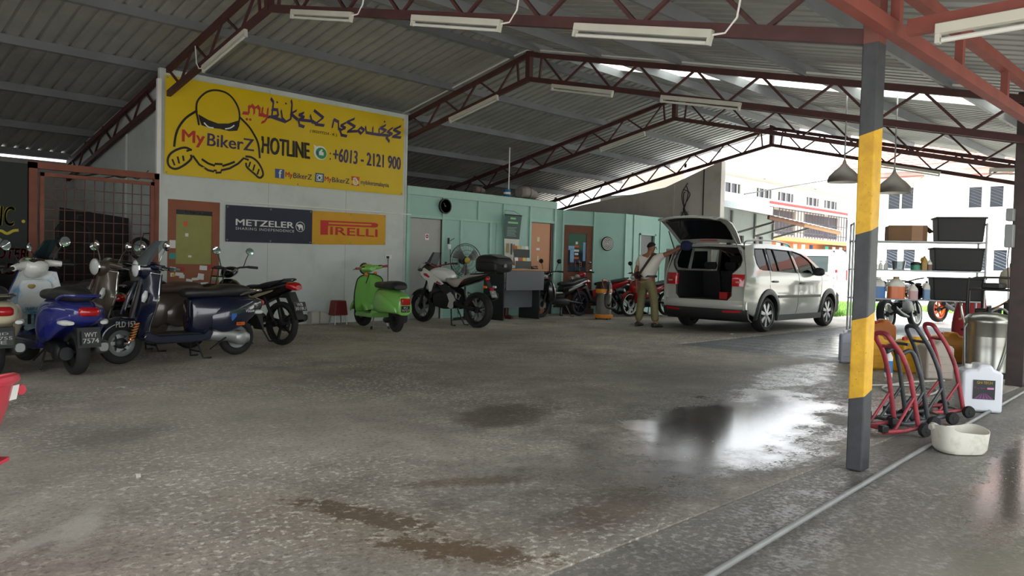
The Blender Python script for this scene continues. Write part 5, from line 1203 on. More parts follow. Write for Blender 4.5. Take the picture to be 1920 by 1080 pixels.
rb = obj('storage_box', MB().box((0, 0, .06), (.14, .16, .12)).box((0, 0, .125), (.15, .17, .012)), mat('red_plastic', 'b3262a', .35), None, bevel=.012, loc=(12.82, 7.22, .585)); tag(rb, 'small red plastic box lying in the car boot', 'box')

# ---------------- white van parked in the yard
def van():
    root = thing('van', 'white van parked in the sunlit yard behind the car', 'van', (29.3, 12.9, -.03), R(100))
    # local: x forward (away, left), y left; rear at x = -1.1
    prof = [(-1.15, .35), (3.7, .35), (3.85, .7), (3.6, 1.1), (2.9, 1.25), (2.2, 1.9), (1.6, 1.98), (-.9, 1.98), (-1.08, 1.85), (-1.18, 1.1)]
    for s in (-1, 1):
        sd = obj('side_panel', MB().sheet(prof, [rect(-.85, .05, 1.15, 1.75), rect(.2, 1.2, 1.15, 1.75), [(1.35, 1.15), (2.5, 1.15), (2.0, 1.75), (1.35, 1.75)]], lambda x, z: (x, s * (.93 - .12 * max(0, z - 1.1)), z), (0, -s * .04, 0), .25), CARW, root, smooth=50)
        for k in (rect(-.87, .07, 1.13, 1.77), rect(.18, 1.22, 1.13, 1.77), [(1.33, 1.13), (2.52, 1.13), (2.0, 1.77), (1.33, 1.77)]):
            obj('window_pane', MB().sheet(k, [], lambda x, z: (x, s * (.91 - .12 * max(0, z - 1.1)), z), (0, -s * .005, 0)), glass('van_glass', '9fb4b4', .3), sd)
        obj('tail_lamp', MB().b2((-1.19, s * .78, .85), (-1.10, s * .925, 1.25)), REDL, root, bevel=.01)
        for cx in (-.2, 2.8):
            t = obj('tyre', tyre((cx, s * .82, .33), .33, .2, .11, 28), RUB, root); obj('hub_cap', hub((cx, s * .84, .33), .2, .17), ALU, t)
    obj('roof_panel', MB().shell([[(x, y, 1.985 + .03 * (1 - (y / .85) ** 2)) for y in (-.83, -.5, 0, .5, .83)] for x in (-1.02, 0, 1.0, 1.75)], (0, 0, -.04)), CARW, root)
    obj('rear_door', MB().sheet([(-.92, .38), (.92, .38), (.92, 1.1), (.82, 1.95), (-.82, 1.95), (-.92, 1.1)], [rect(-.66, .66, 1.2, 1.75)], lambda y, z: (-1.16 + .08 * max(0, z - 1.1), y, z), (.04, 0, 0)), CARW, root)
    gl = obj('rear_glass', MB().sheet(rect(-.68, .68, 1.18, 1.77), [], lambda y, z: (-1.15 + .08 * max(0, z - 1.1), y, z), (.005, 0, 0)), mat('van_rear_glass', '8fb5b0', .1, coat=.4), root)
    obj('wiper', MB().tube([(-1.17, -.1, 1.18), (-1.16, -.5, 1.32)], .012, 5), CBLK, gl)
    obj('number_plate', MB().b2((-1.19, -.25, .68), (-1.17, .25, .80)), WHITEP, root); obj('rear_bumper', MB().b2((-1.28, -.9, .30), (-1.1, .9, .48)), CARW, root, bevel=.04)
    obj('windscreen', MB().shell([[(2.2, -.8, 1.9), (2.2, .8, 1.9)], [(2.95, -.88, 1.25), (2.95, .88, 1.25)]], (0, 0, -.01)), glass('van_glass', '9fb4b4', .3), root)
    obj('bonnet', MB().shell([[(2.9, -.88, 1.24), (2.9, .88, 1.24)], [(3.6, -.86, 1.1), (3.6, .86, 1.1)], [(3.85, -.8, .7), (3.85, .8, .7)], [(3.7, -.8, .35), (3.7, .8, .35)]], (0, 0, -.03)), CARW, root)
    obj('under_body', MB().b2((-1.0, -.8, .25), (3.5, .8, .5)), CINT, root)
    return root
van()

# ================================================================== people
SKIN = mat('skin_brown', '8a5c43', .55); HAIR = mat('hair_black', '16120f', .6, bump=.3, bscale=120)
def skin_mesh(name, verts, edges, radii, root=0, sub=2):
    me = bpy.data.meshes.new(name); me.from_pydata(verts, edges, []); me.update()
    o = bpy.data.objects.new(name, me); COL.objects.link(o)
    o.modifiers.new('skin', 'SKIN'); s = o.modifiers.new('sub', 'SUBSURF'); s.levels = s.render_levels = sub
    sv = me.skin_vertices[0].data
    for i, r in enumerate(radii): sv[i].radius = r if isinstance(r, tuple) else (r, r); sv[i].use_root = (i == root)
    dg = bpy.context.evaluated_depsgraph_get(); out = bpy.data.meshes.new_from_object(o.evaluated_get(dg))
    bpy.data.objects.remove(o); bpy.data.meshes.remove(me); out.shade_smooth(); return out
def person(label, loc, rz, J, shirt, trousers, shoes, cat='person', sleeves=.6, legs_to=1.0):
    """J joints: pelvis, waist, chest, neck, head, headtop, and for l/r: sh, el, wr, ha, hip, kn, an, toe"""
    root = thing('person', label, cat, loc, rz)
    vs = []; ed = []; rad = []; ix = {}
    def v(k, p, r): ix[k] = len(vs); vs.append(tuple(p)); rad.append(r)
    def e(a, b): ed.append((ix[a], ix[b]))
    A = {k: Vector(p) for k, p in J.items()}
    v('pelvis', A['pelvis'], (.15, .11)); v('waist', A['waist'], (.135, .10)); v('chest', A['chest'], (.16, .11)); v('neck', A['neck'], .052); v('jaw', A['neck'].lerp(A['head'], .55), .06); v('head', A['head'], (.078, .092)); v('headtop', A['headtop'], (.066, .078))
    e('pelvis', 'waist'); e('waist', 'chest'); e('chest', 'neck'); e('neck', 'jaw'); e('jaw', 'head'); e('head', 'headtop')
    for s in 'lr':
        for k, r in (('sh', .062), ('el', .043), ('wr', .029), ('ha', (.042, .02)), ('hip', .085), ('kn', .058), ('an', .04), ('toe', .035)): v(s + k, A[s + k], r)
        for a, b in (('chest', s + 'sh'), (s + 'sh', s + 'el'), (s + 'el', s + 'wr'), (s + 'wr', s + 'ha'), ('pelvis', s + 'hip'), (s + 'hip', s + 'kn'), (s + 'kn', s + 'an'), (s + 'an', s + 'toe')): e(a, b)
        # five fingers
        d = (A[s + 'ha'] - A[s + 'wr']).normalized(); side = d.cross(Vector((0, 0, 1)));
        side = side.normalized() if side.length > .2 else Vector((1, 0, 0))
        curl = d.cross(side)
        for f in range(4):
            k0, k1 = s + 'f%da' % f, s + 'f%db' % f; L = (.07, .08, .075, .06)[f]
            v(k0, A[s + 'ha'] + d * .045 + side * (.026 - .017 * f), .0095); v(k1, A[s + 'ha'] + d * (.045 + L * .8) + side * (.028 - .018 * f) + curl * .02, .008); e(s + 'ha', k0); e(k0, k1)
        v(s + 'ta', A[s + 'ha'] + side * .045 + d * .0, .011); v(s + 'tb', A[s + 'ha'] + side * .06 + d * .045, .009); e(s + 'ha', s + 'ta'); e(s + 'ta', s + 'tb')
    body = obj('body', skin_mesh('body', vs, ed, rad), SKIN, root, smooth=0); body.data.shade_smooth()
    # face
    hd = A['head']; fdir = A.get('face', Vector((1, 0, 0))).normalized(); sdir = Vector((0, 0, 1)).cross(fdir).normalized()
    obj('nose', MB().loft([(0, 0, 0, .012, .016, .014, 2), (.018, 0, -.012, .012, .014, .01, 2), (.026, 0, -.018, .005, .006, .005, 2)], 2, 8, Matrix.Translation(hd + fdir * .085 + Vector((0, 0, -.005))) @ Matrix(((fdir.x, sdir.x, 0, 0), (fdir.y, sdir.y, 0, 0), (0, 0, 1, 0), (0, 0, 0, 1)))), SKIN, body)
    for s in (-1, 1):
        obj('ear', MB().lathe([(0, -.008), (.026, -.006), (.03, .004), (.018, .01), (0, .006)], 12, Matrix.Translation(hd + sdir * s * .082 + Vector((0, 0, -.01))) @ Matrix(((fdir.x, 0, sdir.x * s, 0), (fdir.y, 0, sdir.y * s, 0), (0, 1, 0, 0), (0, 0, 0, 1)))), SKIN, body)
        obj('eye', MB().lathe([(0, -.01), (.011, -.004), (.011, .004), (0, .01)], 10, Matrix.Translation(hd + fdir * .08 + sdir * s * .032 + Vector((0, 0, .018)))), mat('eye_dark', '1a1614', .2), body)
    obj('mouth', MB().box(hd + fdir * .085 + Vector((0, 0, -.05)), (.012, .04, .012), Matrix.Rotation(math.atan2(fdir.y, fdir.x), 4, 'Z')), mat('lip', '6e3f35', .5), body, bevel=.004)
    # hair cap over crown and back
    P = []
    for i in range(8):
        th = R(4 + 84 * i / 7); row = []
        for j in range(17):
            ph = 2 * math.pi * j / 16; front = max(0, math.cos(ph))
            t2 = th * (1 - .42 * front); rr = .097 - .006 * (i / 7)
            row.append(hd + Vector((0, 0, .012)) + fdir * (rr * 1.05 * math.sin(t2) * math.cos(ph)) + sdir * (rr * .92 * math.sin(t2) * math.sin(ph)) + Vector((0, 0, rr * 1.1 * math.cos(t2))))
        P.append(row)
    obj('hair', MB().shell(P, lambda i, j: (hd - P[i][j]).normalized() * .012), HAIR, root, smooth=60)
    # shirt
    vs2 = []; ed2 = []; r2 = []; ix2 = {}
    def v2(k, p, r): ix2[k] = len(vs2); vs2.append(tuple(p)); r2.append(r)
    v2('p', A['pelvis'].lerp(A['waist'], .15), (.172, .135)); v2('w', A['waist'], (.17, .135)); v2('c', A['chest'], (.19, .14)); v2('n', A['chest'].lerp(A['neck'], .75), (.085, .08)); ed2 += [(0, 1), (1, 2), (2, 3)]
    for s in 'lr':
        v2(s + 'sh', A[s + 'sh'], .082); v2(s + 'sl', A[s + 'sh'].lerp(A[s + 'el'], sleeves), .072); ed2 += [(2, ix2[s + 'sh']), (ix2[s + 'sh'], ix2[s + 'sl'])]
    sh = obj('shirt', skin_mesh('shirt', vs2, ed2, r2), shirt, root, smooth=0); sh.data.shade_smooth()
    # trousers
    vs3 = [A['waist'].lerp(A['pelvis'], .55), A['pelvis']]; ed3 = [(0, 1)]; r3_ = [(.155, .118), (.168, .128)]
    for s in 'lr':
        k = len(vs3); vs3 += [A[s + 'hip'], A[s + 'kn'], A[s + 'kn'].lerp(A[s + 'an'], legs_to * .93)]; r3_ += [.102, .082, .076]; ed3 += [(1, k), (k, k + 1), (k + 1, k + 2)]
    tr = obj('trousers', skin_mesh('trousers', [tuple(p) for p in vs3], ed3, r3_, 1), trousers, root, smooth=0); tr.data.shade_smooth()
    for s in 'lr':
        a, t = A[s + 'an'], A[s + 'toe']; d = (t - a); d.z = 0; d.normalize(); ang = math.atan2(d.y, d.x)
        obj('shoe', MB().loft([(-.08, 0, .04, .035, .035, .04, 2.5), (-.02, 0, .045, .043, .045, .045, 2.6), (.08, 0, .035, .05, .035, .035, 2.6), (.17, 0, .03, .045, .022, .03, 2.4), (.20, 0, .025, .025, .012, .02, 2.2)], 3, 14, Matrix.Translation((a.x, a.y, 0)) @ Matrix.Rotation(ang, 4, 'Z')), shoes, root)
    return root, A
# standing man with one arm on the car, seen from behind (x = the way he faces)
J = dict(pelvis=(0, 0, .86), waist=(0, 0, 1.0), chest=(.02, 0, 1.22), neck=(.02, -.01, 1.39), head=(.05, -.03, 1.50), headtop=(.04, -.03, 1.565), face=(.35, -1, 0),
         lsh=(.0, .17, 1.30), lel=(-.04, .25, 1.04), lwr=(.0, .24, .82), lha=(.02, .24, .74), rsh=(.04, -.18, 1.33), rel=(.12, -.40, 1.42), rwr=(.16, -.60, 1.53), rha=(.17, -.67, 1.56),
         lhip=(0, .09, .80), lkn=(.02, .15, .45), lan=(.0, .19, .07), ltoe=(.14, .21, .03), rhip=(0, -.09, .80), rkn=(.02, -.14, .45), ran=(.0, -.19, .07), rtoe=(.14, -.22, .03))
man, A = person('man in a white T-shirt and olive trousers with his arm up on the car', (12.28, 8.55, 0), R(4), J, mat('white_cotton', 'c9c4bb', .85, bump=.3, bscale=18), mat('olive_cotton', '6d6746', .85, vary=.1, vscale=20, bump=.3, bscale=25), mat('dark_shoe', '2a2622', .6))
obj('belt', MB().lathe([(.175, -.02), (.178, 0), (.175, .02), (.16, .02), (.16, -.02)], 26, Matrix.Translation((0, 0, .965)) @ Matrix.Diagonal((.82, 1.02, 1, 1)), closed=True), mat('black_belt', '141414', .5), man)
obj('bag_strap', MB().shell([[(x + d, y + .014 * d2, z + .02 * d2) for d, d2 in ((0, -1), (-.004, 0), (0, 1))] for x, y, z in spline([(.06, -.17, 1.38), (-.08, -.15, 1.38), (-.13, -.07, 1.25), (-.15, .03, 1.1), (-.13, .14, .97)], 5)], (-.006, 0, 0)), mat('brown_strap', '33231b', .7), man)
obj('waist_pouch', MB().loft([(-.08, 0, 0, .03, .05, .05, 3), (0, 0, 0, .05, .08, .08, 3), (.08, 0, 0, .03, .05, .05, 3)], 3, 14, Matrix.Translation((-.02, .22, .98))), mat('brown_strap', '33231b'), man)
cl = obj('cleaning_cloth', MB().loft([(-.09, 0, 0, .05, .05, .06, 2.4), (-.03, .01, .01, .09, .09, .09, 2.6), (.05, -.01, 0, .08, .09, .08, 2.3), (.1, 0, -.01, .03, .04, .05, 2)], 4, 14), mat('navy_cloth', '20294d', .9, bump=.4, bscale=25), None, loc=(12.48, 7.86, 1.545)); tag(cl, 'dark blue cleaning cloth held against the car roof', 'cloth')
# person in black bending over the red motorcycle
J2 = dict(pelvis=(-.2, 0, .42), waist=(-.12, 0, .56), chest=(.08, 0, .76), neck=(.2, 0, .90), head=(.28, 0, .98), headtop=(.30, 0, 1.05), face=(1, .2, 0),
          lsh=(.12, .18, .82), lel=(.25, .24, .60), lwr=(.45, .16, .52), lha=(.52, .14, .50), rsh=(.12, -.18, .82), rel=(.26, -.24, .60), rwr=(.45, -.16, .52), rha=(.52, -.14, .50),
          lhip=(-.18, .1, .40), lkn=(.22, .22, .42), lan=(.02, .2, .07), ltoe=(.16, .22, .03), rhip=(-.18, -.1, .40), rkn=(.22, -.22, .42), ran=(.02, -.2, .07), rtoe=(.16, -.22, .03))
BSH = mat('black_cotton', '1a1b1e', .85)
person('person in a black T-shirt squatting behind the red motorcycle', (15.25, 10.95, 0), R(-75), J2, BSH, mat('dark_denim', '20242c', .85), mat('dark_shoe', '2a2622'))
J3 = {k: (Vector(p) if k == 'face' else Vector(p)) for k, p in J2.items()}
J3.update(neck=Vector((.12, 0, .98)), head=Vector((.15, 0, 1.10)), headtop=Vector((.15, 0, 1.17)), chest=Vector((.05, 0, .80)), lsh=Vector((.07, .18, .88)), rsh=Vector((.07, -.18, .88)), face=Vector((1, .2, 0)))
person('person in dark clothes crouching between the standing man and the open car door', (15.75, 9.92, 0), R(-150), J3, mat('grey_dark_cotton', '2a2526', .85), mat('dark_denim', '20242c'), mat('dark_shoe', '2a2622'))

# ================================================================== banners and signs
SG = {
  'helmet': [(5.052,3.139),(5.029,3.257),(5.014,3.35),(5.026,3.487),(5.093,3.594),(5.189,3.679),(5.316,3.723),(5.474,3.714),(5.591,3.637),(5.682,3.497),(5.708,3.36),(5.686,3.23),(5.652,3.143)],
  'visor': [(5.042,3.308),(5.195,3.241),(5.352,3.209),(5.524,3.235),(5.685,3.306),(5.71,3.233),(5.673,3.143),(5.541,3.117),(5.381,3.131),(5.225,3.122),(5.091,3.144),(5.056,3.234)],
  'shl': [(5.027,3.36),(4.866,3.233),(4.76,3.083),(4.709,2.942),(4.685,2.766)],
  'shr': [(5.714,3.361),(5.866,3.242),(5.959,3.112),(6.023,2.976),(6.064,2.75)],
  'fistl': [(4.953,2.745),(4.858,2.774),(4.738,2.733),(4.633,2.653),(4.595,2.556),(4.622,2.466),(4.715,2.436),(4.834,2.502),(4.941,2.608),(4.94,2.676)],
  'fl1': [(4.661,2.577),(4.701,2.488)],
  'fl2': [(4.739,2.626),(4.767,2.522)],
  'fl3': [(4.819,2.648),(4.834,2.569)],
  'thl': [(4.872,2.722),(4.953,2.759)],
  'bar1': [(4.968,2.666),(5.066,2.541),(5.206,2.465),(5.297,2.455),(5.302,2.475),(5.333,2.473),(5.334,2.439),(5.411,2.453),(5.416,2.487),(5.549,2.529),(5.695,2.623),(5.784,2.718),(5.875,2.7)],
  'bar2': [(5.106,2.627),(5.205,2.57),(5.304,2.547),(5.309,2.575),(5.427,2.583),(5.433,2.555),(5.548,2.602),(5.636,2.645)],
  'fistr': [(5.813,2.75),(5.919,2.748),(6.028,2.689),(6.107,2.581),(6.125,2.482),(6.063,2.432),(5.969,2.495),(5.846,2.583),(5.83,2.652)],
  'fr1': [(5.905,2.675),(5.876,2.586)],
  'fr2': [(5.982,2.64),(5.953,2.537)],
  'fr3': [(6.061,2.576),(6.025,2.48)],
  'glare1': [(5.126,3.19),(5.197,3.132),(5.282,3.13)],
  'glare2': [(5.468,3.143),(5.554,3.169),(5.621,3.221)],
  "red": [[(5.763,3.439),(5.863,3.446),(5.855,3.567)],[(5.855,3.519),(5.906,3.584),(5.952,3.54),(5.954,3.455)],[(5.952,3.54),(6.007,3.583),(6.045,3.541),(6.046,3.455),(6.099,3.454)],[(6.097,3.578),(6.089,3.476),(6.133,3.448),(6.186,3.462)],[(6.19,3.578),(6.184,3.432),(6.147,3.363),(6.095,3.338)]],
  "pur": [[(6.244,3.747),(6.286,3.696),(6.265,3.456),(6.202,3.441)],[(6.263,3.575),(6.358,3.582),(6.379,3.491),(6.265,3.453),(6.507,3.407)],[(6.429,3.581),(6.451,3.449),(6.507,3.407)],[(6.615,3.779),(6.632,3.723),(6.601,3.466),(6.517,3.409)],[(6.599,3.554),(6.71,3.625)],[(6.612,3.551),(6.72,3.478)],[(6.844,3.607),(6.758,3.564),(6.846,3.532),(6.74,3.475),(6.761,3.385),(6.849,3.37)],[(6.74,3.475),(6.997,3.489),(6.967,3.581)],[(6.997,3.489),(7.018,3.467)],[(7.048,3.679),(7.224,3.584),(7.076,3.461),(7.007,3.49)],[(7.077,3.446),(7.241,3.451)],[(7.412,3.438),(7.444,3.586),(7.539,3.559),(7.541,3.444),(7.593,3.42)],[(7.692,3.566),(7.591,3.505),(7.68,3.47),(7.571,3.411),(7.595,3.333),(7.698,3.328)],[(7.865,3.661),(7.718,3.586),(7.88,3.524),(7.722,3.413),(7.927,3.448)],[(8.001,3.525),(8.071,3.487),(8.004,3.414),(7.938,3.462),(8.001,3.525)],[(8.096,3.555),(8.118,3.449),(8.257,3.448),(8.255,3.565)],[(8.257,3.448),(8.407,3.449),(8.389,3.551)],[(8.538,3.641),(8.42,3.575),(8.557,3.548),(8.415,3.45),(8.631,3.467)],[(8.701,3.615),(8.589,3.533),(8.704,3.503),(8.568,3.425),(8.642,3.356)],[(8.897,3.676),(8.73,3.586),(8.892,3.549),(8.713,3.458),(8.903,3.463)]],
  "dr": [(5.834,3.351),(5.894,3.354)],"dp": [(6.356,3.707),(6.518,3.713),(8.512,3.703)]}
def wavef(x0, x1, z0, z1, y, amp, seed):
    def f(u, v, d=0.0):
        e = min(1, 6 * min((u - x0) / (x1 - x0), (x1 - u) / (x1 - x0), (v - z0) / (z1 - z0) * 1.2, (z1 - v) / (z1 - z0) * 1.2) + .15)
        k = math.sin((u - v * 1.6) * 5 + seed) * .6 + math.sin((u * .6 + v * 2.3) * 4.1 + seed * 2) * .4
        return (u, y - .012 - amp * e * (k + 1) - d, v)
    return f
def banner(name, label, x0, x1, z0a, z1a, z0b, z1b, m, y, amp, seed):
    f = wavef(x0, x1, min(z0a, z0b), max(z1a, z1b), y, amp, seed)
    P = []
    for i in range(25):
        u = x0 + (x1 - x0) * i / 24; a = z0a + (z0b - z0a) * i / 24; b_ = z1a + (z1b - z1a) * i / 24
        P.append([f(u, a + (b_ - a) * j / 10) for j in range(11)])
    root = thing(name, label, 'banner', (0, 0, 0))
    obj('fabric', MB().shell(P, (0, .002, 0)), m, root, smooth=60)
    b = MB()
    for u, v in ((x0 + .03, z0a + .03), (x1 - .03, z0b + .03), (x0 + .03, z1a - .03), (x1 - .03, z1b - .03), ((x0 + x1) / 2, (z1a + z1b) / 2 - .03), ((x0 + x1) / 2, (z0a + z0b) / 2 + .03)):
        p = f(u, v, .003); obj('eyelet', MB().lathe([(.006, 0), (.014, .002), (.014, -.002)], 12, Matrix.Translation(p) @ AX, closed=True), STEEL, root)
    return root, lambda u, v: f(u, v, .004), lambda u, v: f(u, v, .006)
YEL = mat('banner_yellow_vinyl', 'd8b800', .45, vary=.03, vscale=3); PUR = mat('print_purple', '3a2c55', .5); PRD = mat('print_red', 'b5241f', .5); PBK = mat('print_black', '17130f', .5); PGN = mat('print_green', '2f8f55', .5)
by, f1, f2_ = banner('shop_banner', 'large yellow vinyl banner with a biker drawing and hotline number', 4.55, 8.98, 2.345, 3.82, 2.38, 3.835, YEL, 11.93, .015, 1.3)
b = MB()
for k in ('helmet', 'shl', 'shr', 'bar1', 'bar2', 'fistr', 'fistl'):
    stroke2(b, SG[k], .034 if k != 'helmet' else .03, f1, smooth=4 if k not in ('bar1', 'bar2') else 0, closed=False)
for k in ('fl1', 'fl2', 'fl3', 'fr1', 'fr2', 'fr3', 'thl'): stroke2(b, SG[k], .028, f1)
b.sheet(SG['visor'], [], lambda u, v: f1(u, v)); obj('biker_drawing', b, PBK, by, smooth=0)
b = MB(); stroke2(b, SG['glare1'], .02, f2_, smooth=3); stroke2(b, SG['glare2'], .02, f2_, smooth=3); obj('visor_glare', b, WHITEP, by, smooth=0)
def pen(mb, pts, fn):
    for a, c in zip(pts, pts[1:]):   # broad-nib strokes, thick on the slant
        a, c = Vector(a), Vector(c); n = Vector((.012, .026)); e = (c - a).normalized() * .008
        q = [a - n - e, a + n - e, c + n + e, c - n + e]; mb.add([fn(*p) for p in q], [(0, 1, 2, 3)])
        stroke2(mb, [a, c], .03, fn)
b = MB(); [pen(b, l, f1) for l in SG['red']]; [flat(b, circ(p[0], p[1], .022, 10), f1) for p in SG['dr']]; obj('calligraphic_lettering', b, PRD, by, smooth=0)
b = MB(); [pen(b, l, f1) for l in SG['pur']]; [flat(b, circ(p[0], p[1], .018, 10), f1) for p in SG['dp']]; obj('calligraphic_lettering', b, PUR, by, smooth=0)
b = MB(); text(b, 'My', 4.80, 5.156, 2.80, 3.045, f1, bold=.035); obj('lettering', b, PRD, by, smooth=0)
b = MB(); text(b, 'BikerZ', 5.19, 5.955, 2.845, 3.04, f1, bold=.035); text(b, '+6013 - 2121 900', 7.43, 8.92, 2.855, 3.095, f1, bold=.045); obj('lettering', b, PUR, by, smooth=0)
b = MB(); text(b, 'HOTLINE', 6.08, 6.978, 2.835, 3.117, f1, bold=.05); text(b, '( 002377254 - K )', 6.97, 7.503, 3.285, 3.345, f1, bold=.02); text(b, ':', 7.365, 7.39, 2.87, 3.0, f1, bold=.03); obj('lettering', b, PBK, by, smooth=0)
for s_, x0, x1 in (('MyBikerZ', 6.522, 7.027), ('MyBikerZ', 7.28, 7.775)):
    w_ = x1 - x0; b = MB(); text(b, 'My', x0, x0 + w_ * .27, 2.465, 2.577, f1, bold=.03); obj('lettering', b, PRD, by, smooth=0)
    b = MB(); text(b, 'BikerZ', x0 + w_ * .29, x1, 2.487, 2.577, f1, bold=.03); obj('lettering', b, PUR, by, smooth=0)
b = MB(); text(b, 'mybikerzmalaysia', 8.013, 8.655, 2.48, 2.585, f1, bold=.015); obj('lettering', b, PUR, by, smooth=0)
def badge(m, x0, x1, z0, z1): b = MB(); flat(b, [(x0, z0), (x1, z0), (x1, z1), (x0, z1)], f1); return obj('social_badge', b, m, by, smooth=0)
bb = badge(mat('badge_blue', '36558f', .5), 6.338, 6.503, 2.459, 2.612); b = MB(); text(b, 'f', 6.40, 6.46, 2.465, 2.60, f2_, bold=.04); obj('badge_mark', b, WHITEP, bb, smooth=0)
bb = badge(mat('badge_teal', '22566f', .5), 7.088, 7.263, 2.465, 2.618); b = MB(); stroke2(b, circ(7.175, 2.54, .035, 16), .018, f2_, closed=True); stroke2(b, [(7.12, 2.49), (7.23, 2.49), (7.23, 2.59), (7.12, 2.59)], .012, f2_, closed=True); flat(b, circ(7.205, 2.575, .012, 8), f2_); obj('badge_mark', b, WHITEP, bb, smooth=0)
bb = badge(mat('badge_orange', 'c4522c', .5), 7.815, 7.986, 2.468, 2.632); b = MB(); stroke2(b, [(7.865, 2.60), (7.90, 2.605), (7.92, 2.57), (7.945, 2.55), (7.945, 2.51), (7.92, 2.49), (7.87, 2.49), (7.86, 2.52)], .022, f2_, closed=True); stroke2(b, [(7.885, 2.57), (7.905, 2.57)], .014, f2_); stroke2(b, [(7.885, 2.525), (7.92, 2.525)], .014, f2_); obj('badge_mark', b, WHITEP, bb, smooth=0)
b = MB(); flat(b, circ(7.18, 2.97, .13, 28, .12), f1); flat(b, [(7.05, 3.10), (7.12, 3.07), (7.08, 3.0)], f1); bb = obj('phone_badge', b, WHITEP, by, smooth=0)
b = MB(); flat(b, circ(7.195, 2.965, .105, 28, .098), f2_); obj('badge_disc', b, PGN, bb, smooth=0)
b = MB(); f3 = lambda u, v: (f2_(u, v)[0], f2_(u, v)[1] - .002, v); flat(b, [(7.15, 2.93), (7.24, 2.93), (7.24, 2.985), (7.205, 2.99), (7.225, 3.03), (7.20, 3.035), (7.15, 2.985)], f3); obj('thumb_mark', b, WHITEP, bb, smooth=0)
b = MB(); flat(b, [(7.105, 2.925), (7.145, 2.925), (7.145, 2.99), (7.105, 2.99)], f3); obj('cuff_mark', b, mat('badge_blue', '36558f'), bb, smooth=0)

NVY = mat('banner_navy_vinyl', '1c2038', .5, vary=.06, vscale=4); AMB = mat('banner_amber_vinyl', 'cf9a12', .5, vary=.04, vscale=4)
bn, f1, f2_ = banner('tyre_banner', 'navy banner with white tyre maker lettering', 5.515, 7.06, 1.37, 1.955, 1.385, 1.97, NVY, 11.945, .003, .4)
b = MB(); text(b, 'METZELER', 5.68, 6.712, 1.64, 1.742, f1, bold=.05); text(b, 'SHARING INDEPENDENCE', 5.68, 6.72, 1.568, 1.612, f1, bold=.025, spacing=1.15); stroke2(b, circ(6.832, 1.672, .082, 28), .01, f1, closed=True)
flat(b, [(6.77, 1.69), (6.79, 1.71), (6.84, 1.715), (6.875, 1.70), (6.885, 1.66), (6.88, 1.62), (6.86, 1.62), (6.855, 1.655), (6.83, 1.655), (6.828, 1.62), (6.805, 1.62), (6.80, 1.66)], f1); stroke2(b, [(6.795, 1.70), (6.77, 1.70), (6.762, 1.72), (6.78, 1.735)], .014, f1, smooth=3); obj('lettering', b, WHITEP, bn, smooth=0)
ba, f1, f2_ = banner('tyre_banner', 'amber banner with red tyre maker lettering', 7.068, 8.615, 1.38, 1.965, 1.425, 1.985, AMB, 11.945, .003, 2.2)
b = MB(); text(b, 'IRELLI', 7.42, 8.43, 1.565, 1.705, f1, bold=.06)
b.sheet([(7.225, 1.81), (8.37, 1.825), (8.425, 1.812), (8.445, 1.78), (8.42, 1.75), (8.37, 1.738), (7.375, 1.722), (7.375, 1.56), (7.228, 1.556)], [[(7.385, 1.752), (8.28, 1.768), (8.30, 1.785), (8.28, 1.795), (7.385, 1.782)]], f1); obj('lettering', b, mat('print_bright_red', 'c01f1d', .5), ba, smooth=0)

# ---------------- painted board at the far left, lattice gate
OXB = mat('lattice_gate_brown', '7d4634', .6, vary=.15, vscale=5); GRB = mat('lattice_bar_brown', '5d3830', .6)
sb_ = thing('painted_sign', 'dark painted board with yellow and red hand lettering', 'sign', (0, 11.88, 0))
obj('board', MB().b2((1.2, 0, .25), (2.76, .04, 2.30)), mat('blackboard_green', '1f2625', .7, vary=.1), sb_, smooth=0)
fs_ = lambda u, v: (u, -.004, v)
b = MB(); text(b, 'VIC', 2.33, 2.62, 1.46, 1.72, fs_, bold=.03, shear=.1); flat(b, circ(2.715, 1.53, .022, 12), fs_); stroke2(b, [(2.40, 1.36), (2.46, 1.395), (2.53, 1.36), (2.60, 1.40), (2.66, 1.41)], .035, fs_, smooth=4); obj('yellow_lettering', b, mat('sign_yellow', 'b5a422', .6), sb_, smooth=0)
b = MB(); text(b, 'SCOOTER', 2.12, 2.76, 1.03, 1.17, fs_, bold=.04, shear=.15); text(b, 'CLUB', 2.15, 2.62, .82, .97, fs_, bold=.04, shear=.15); obj('red_lettering', b, mat('sign_red', 'b3313f', .6), sb_, smooth=0)
gt = thing('lattice_gate', 'brown steel lattice gate with square openings', 'gate', (0, 11.93, 0))
for a, c in (((2.78, -.04, 0), (2.88, .04, 2.33)), ((4.40, -.04, 0), (4.47, .04, 2.33)), ((2.78, -.04, 2.25), (4.47, .04, 2.34))): obj('outer_frame', MB().b2(a, c), OXB, gt, smooth=0)
for a, c in (((2.90, -.09, .05), (2.95, -.05, 2.2)), ((4.33, -.09, .05), (4.38, -.05, 2.2)), ((2.90, -.09, 2.15), (4.38, -.05, 2.2)), ((2.90, -.09, .05), (4.38, -.05, .1))): obj('gate_frame', MB().b2(a, c), OXB, gt, smooth=0)
vb = MB().b2((-.005, -.005, .1), (.005, .005, 2.15)).mesh('gate_bar', 0); hb_ = MB().b2((2.95, -.005, -.005), (4.33, .005, .005)).mesh('gate_bar', 0)
for i in range(10): obj('gate_bar', vb, GRB, gt, loc=(2.95 + 1.38 * (i + 1) / 11, -.07, 0), smooth=0)
for i in range(13): obj('gate_bar', hb_, GRB, gt, loc=(0, -.078, .1 + 2.05 * (i + 1) / 14), smooth=0)
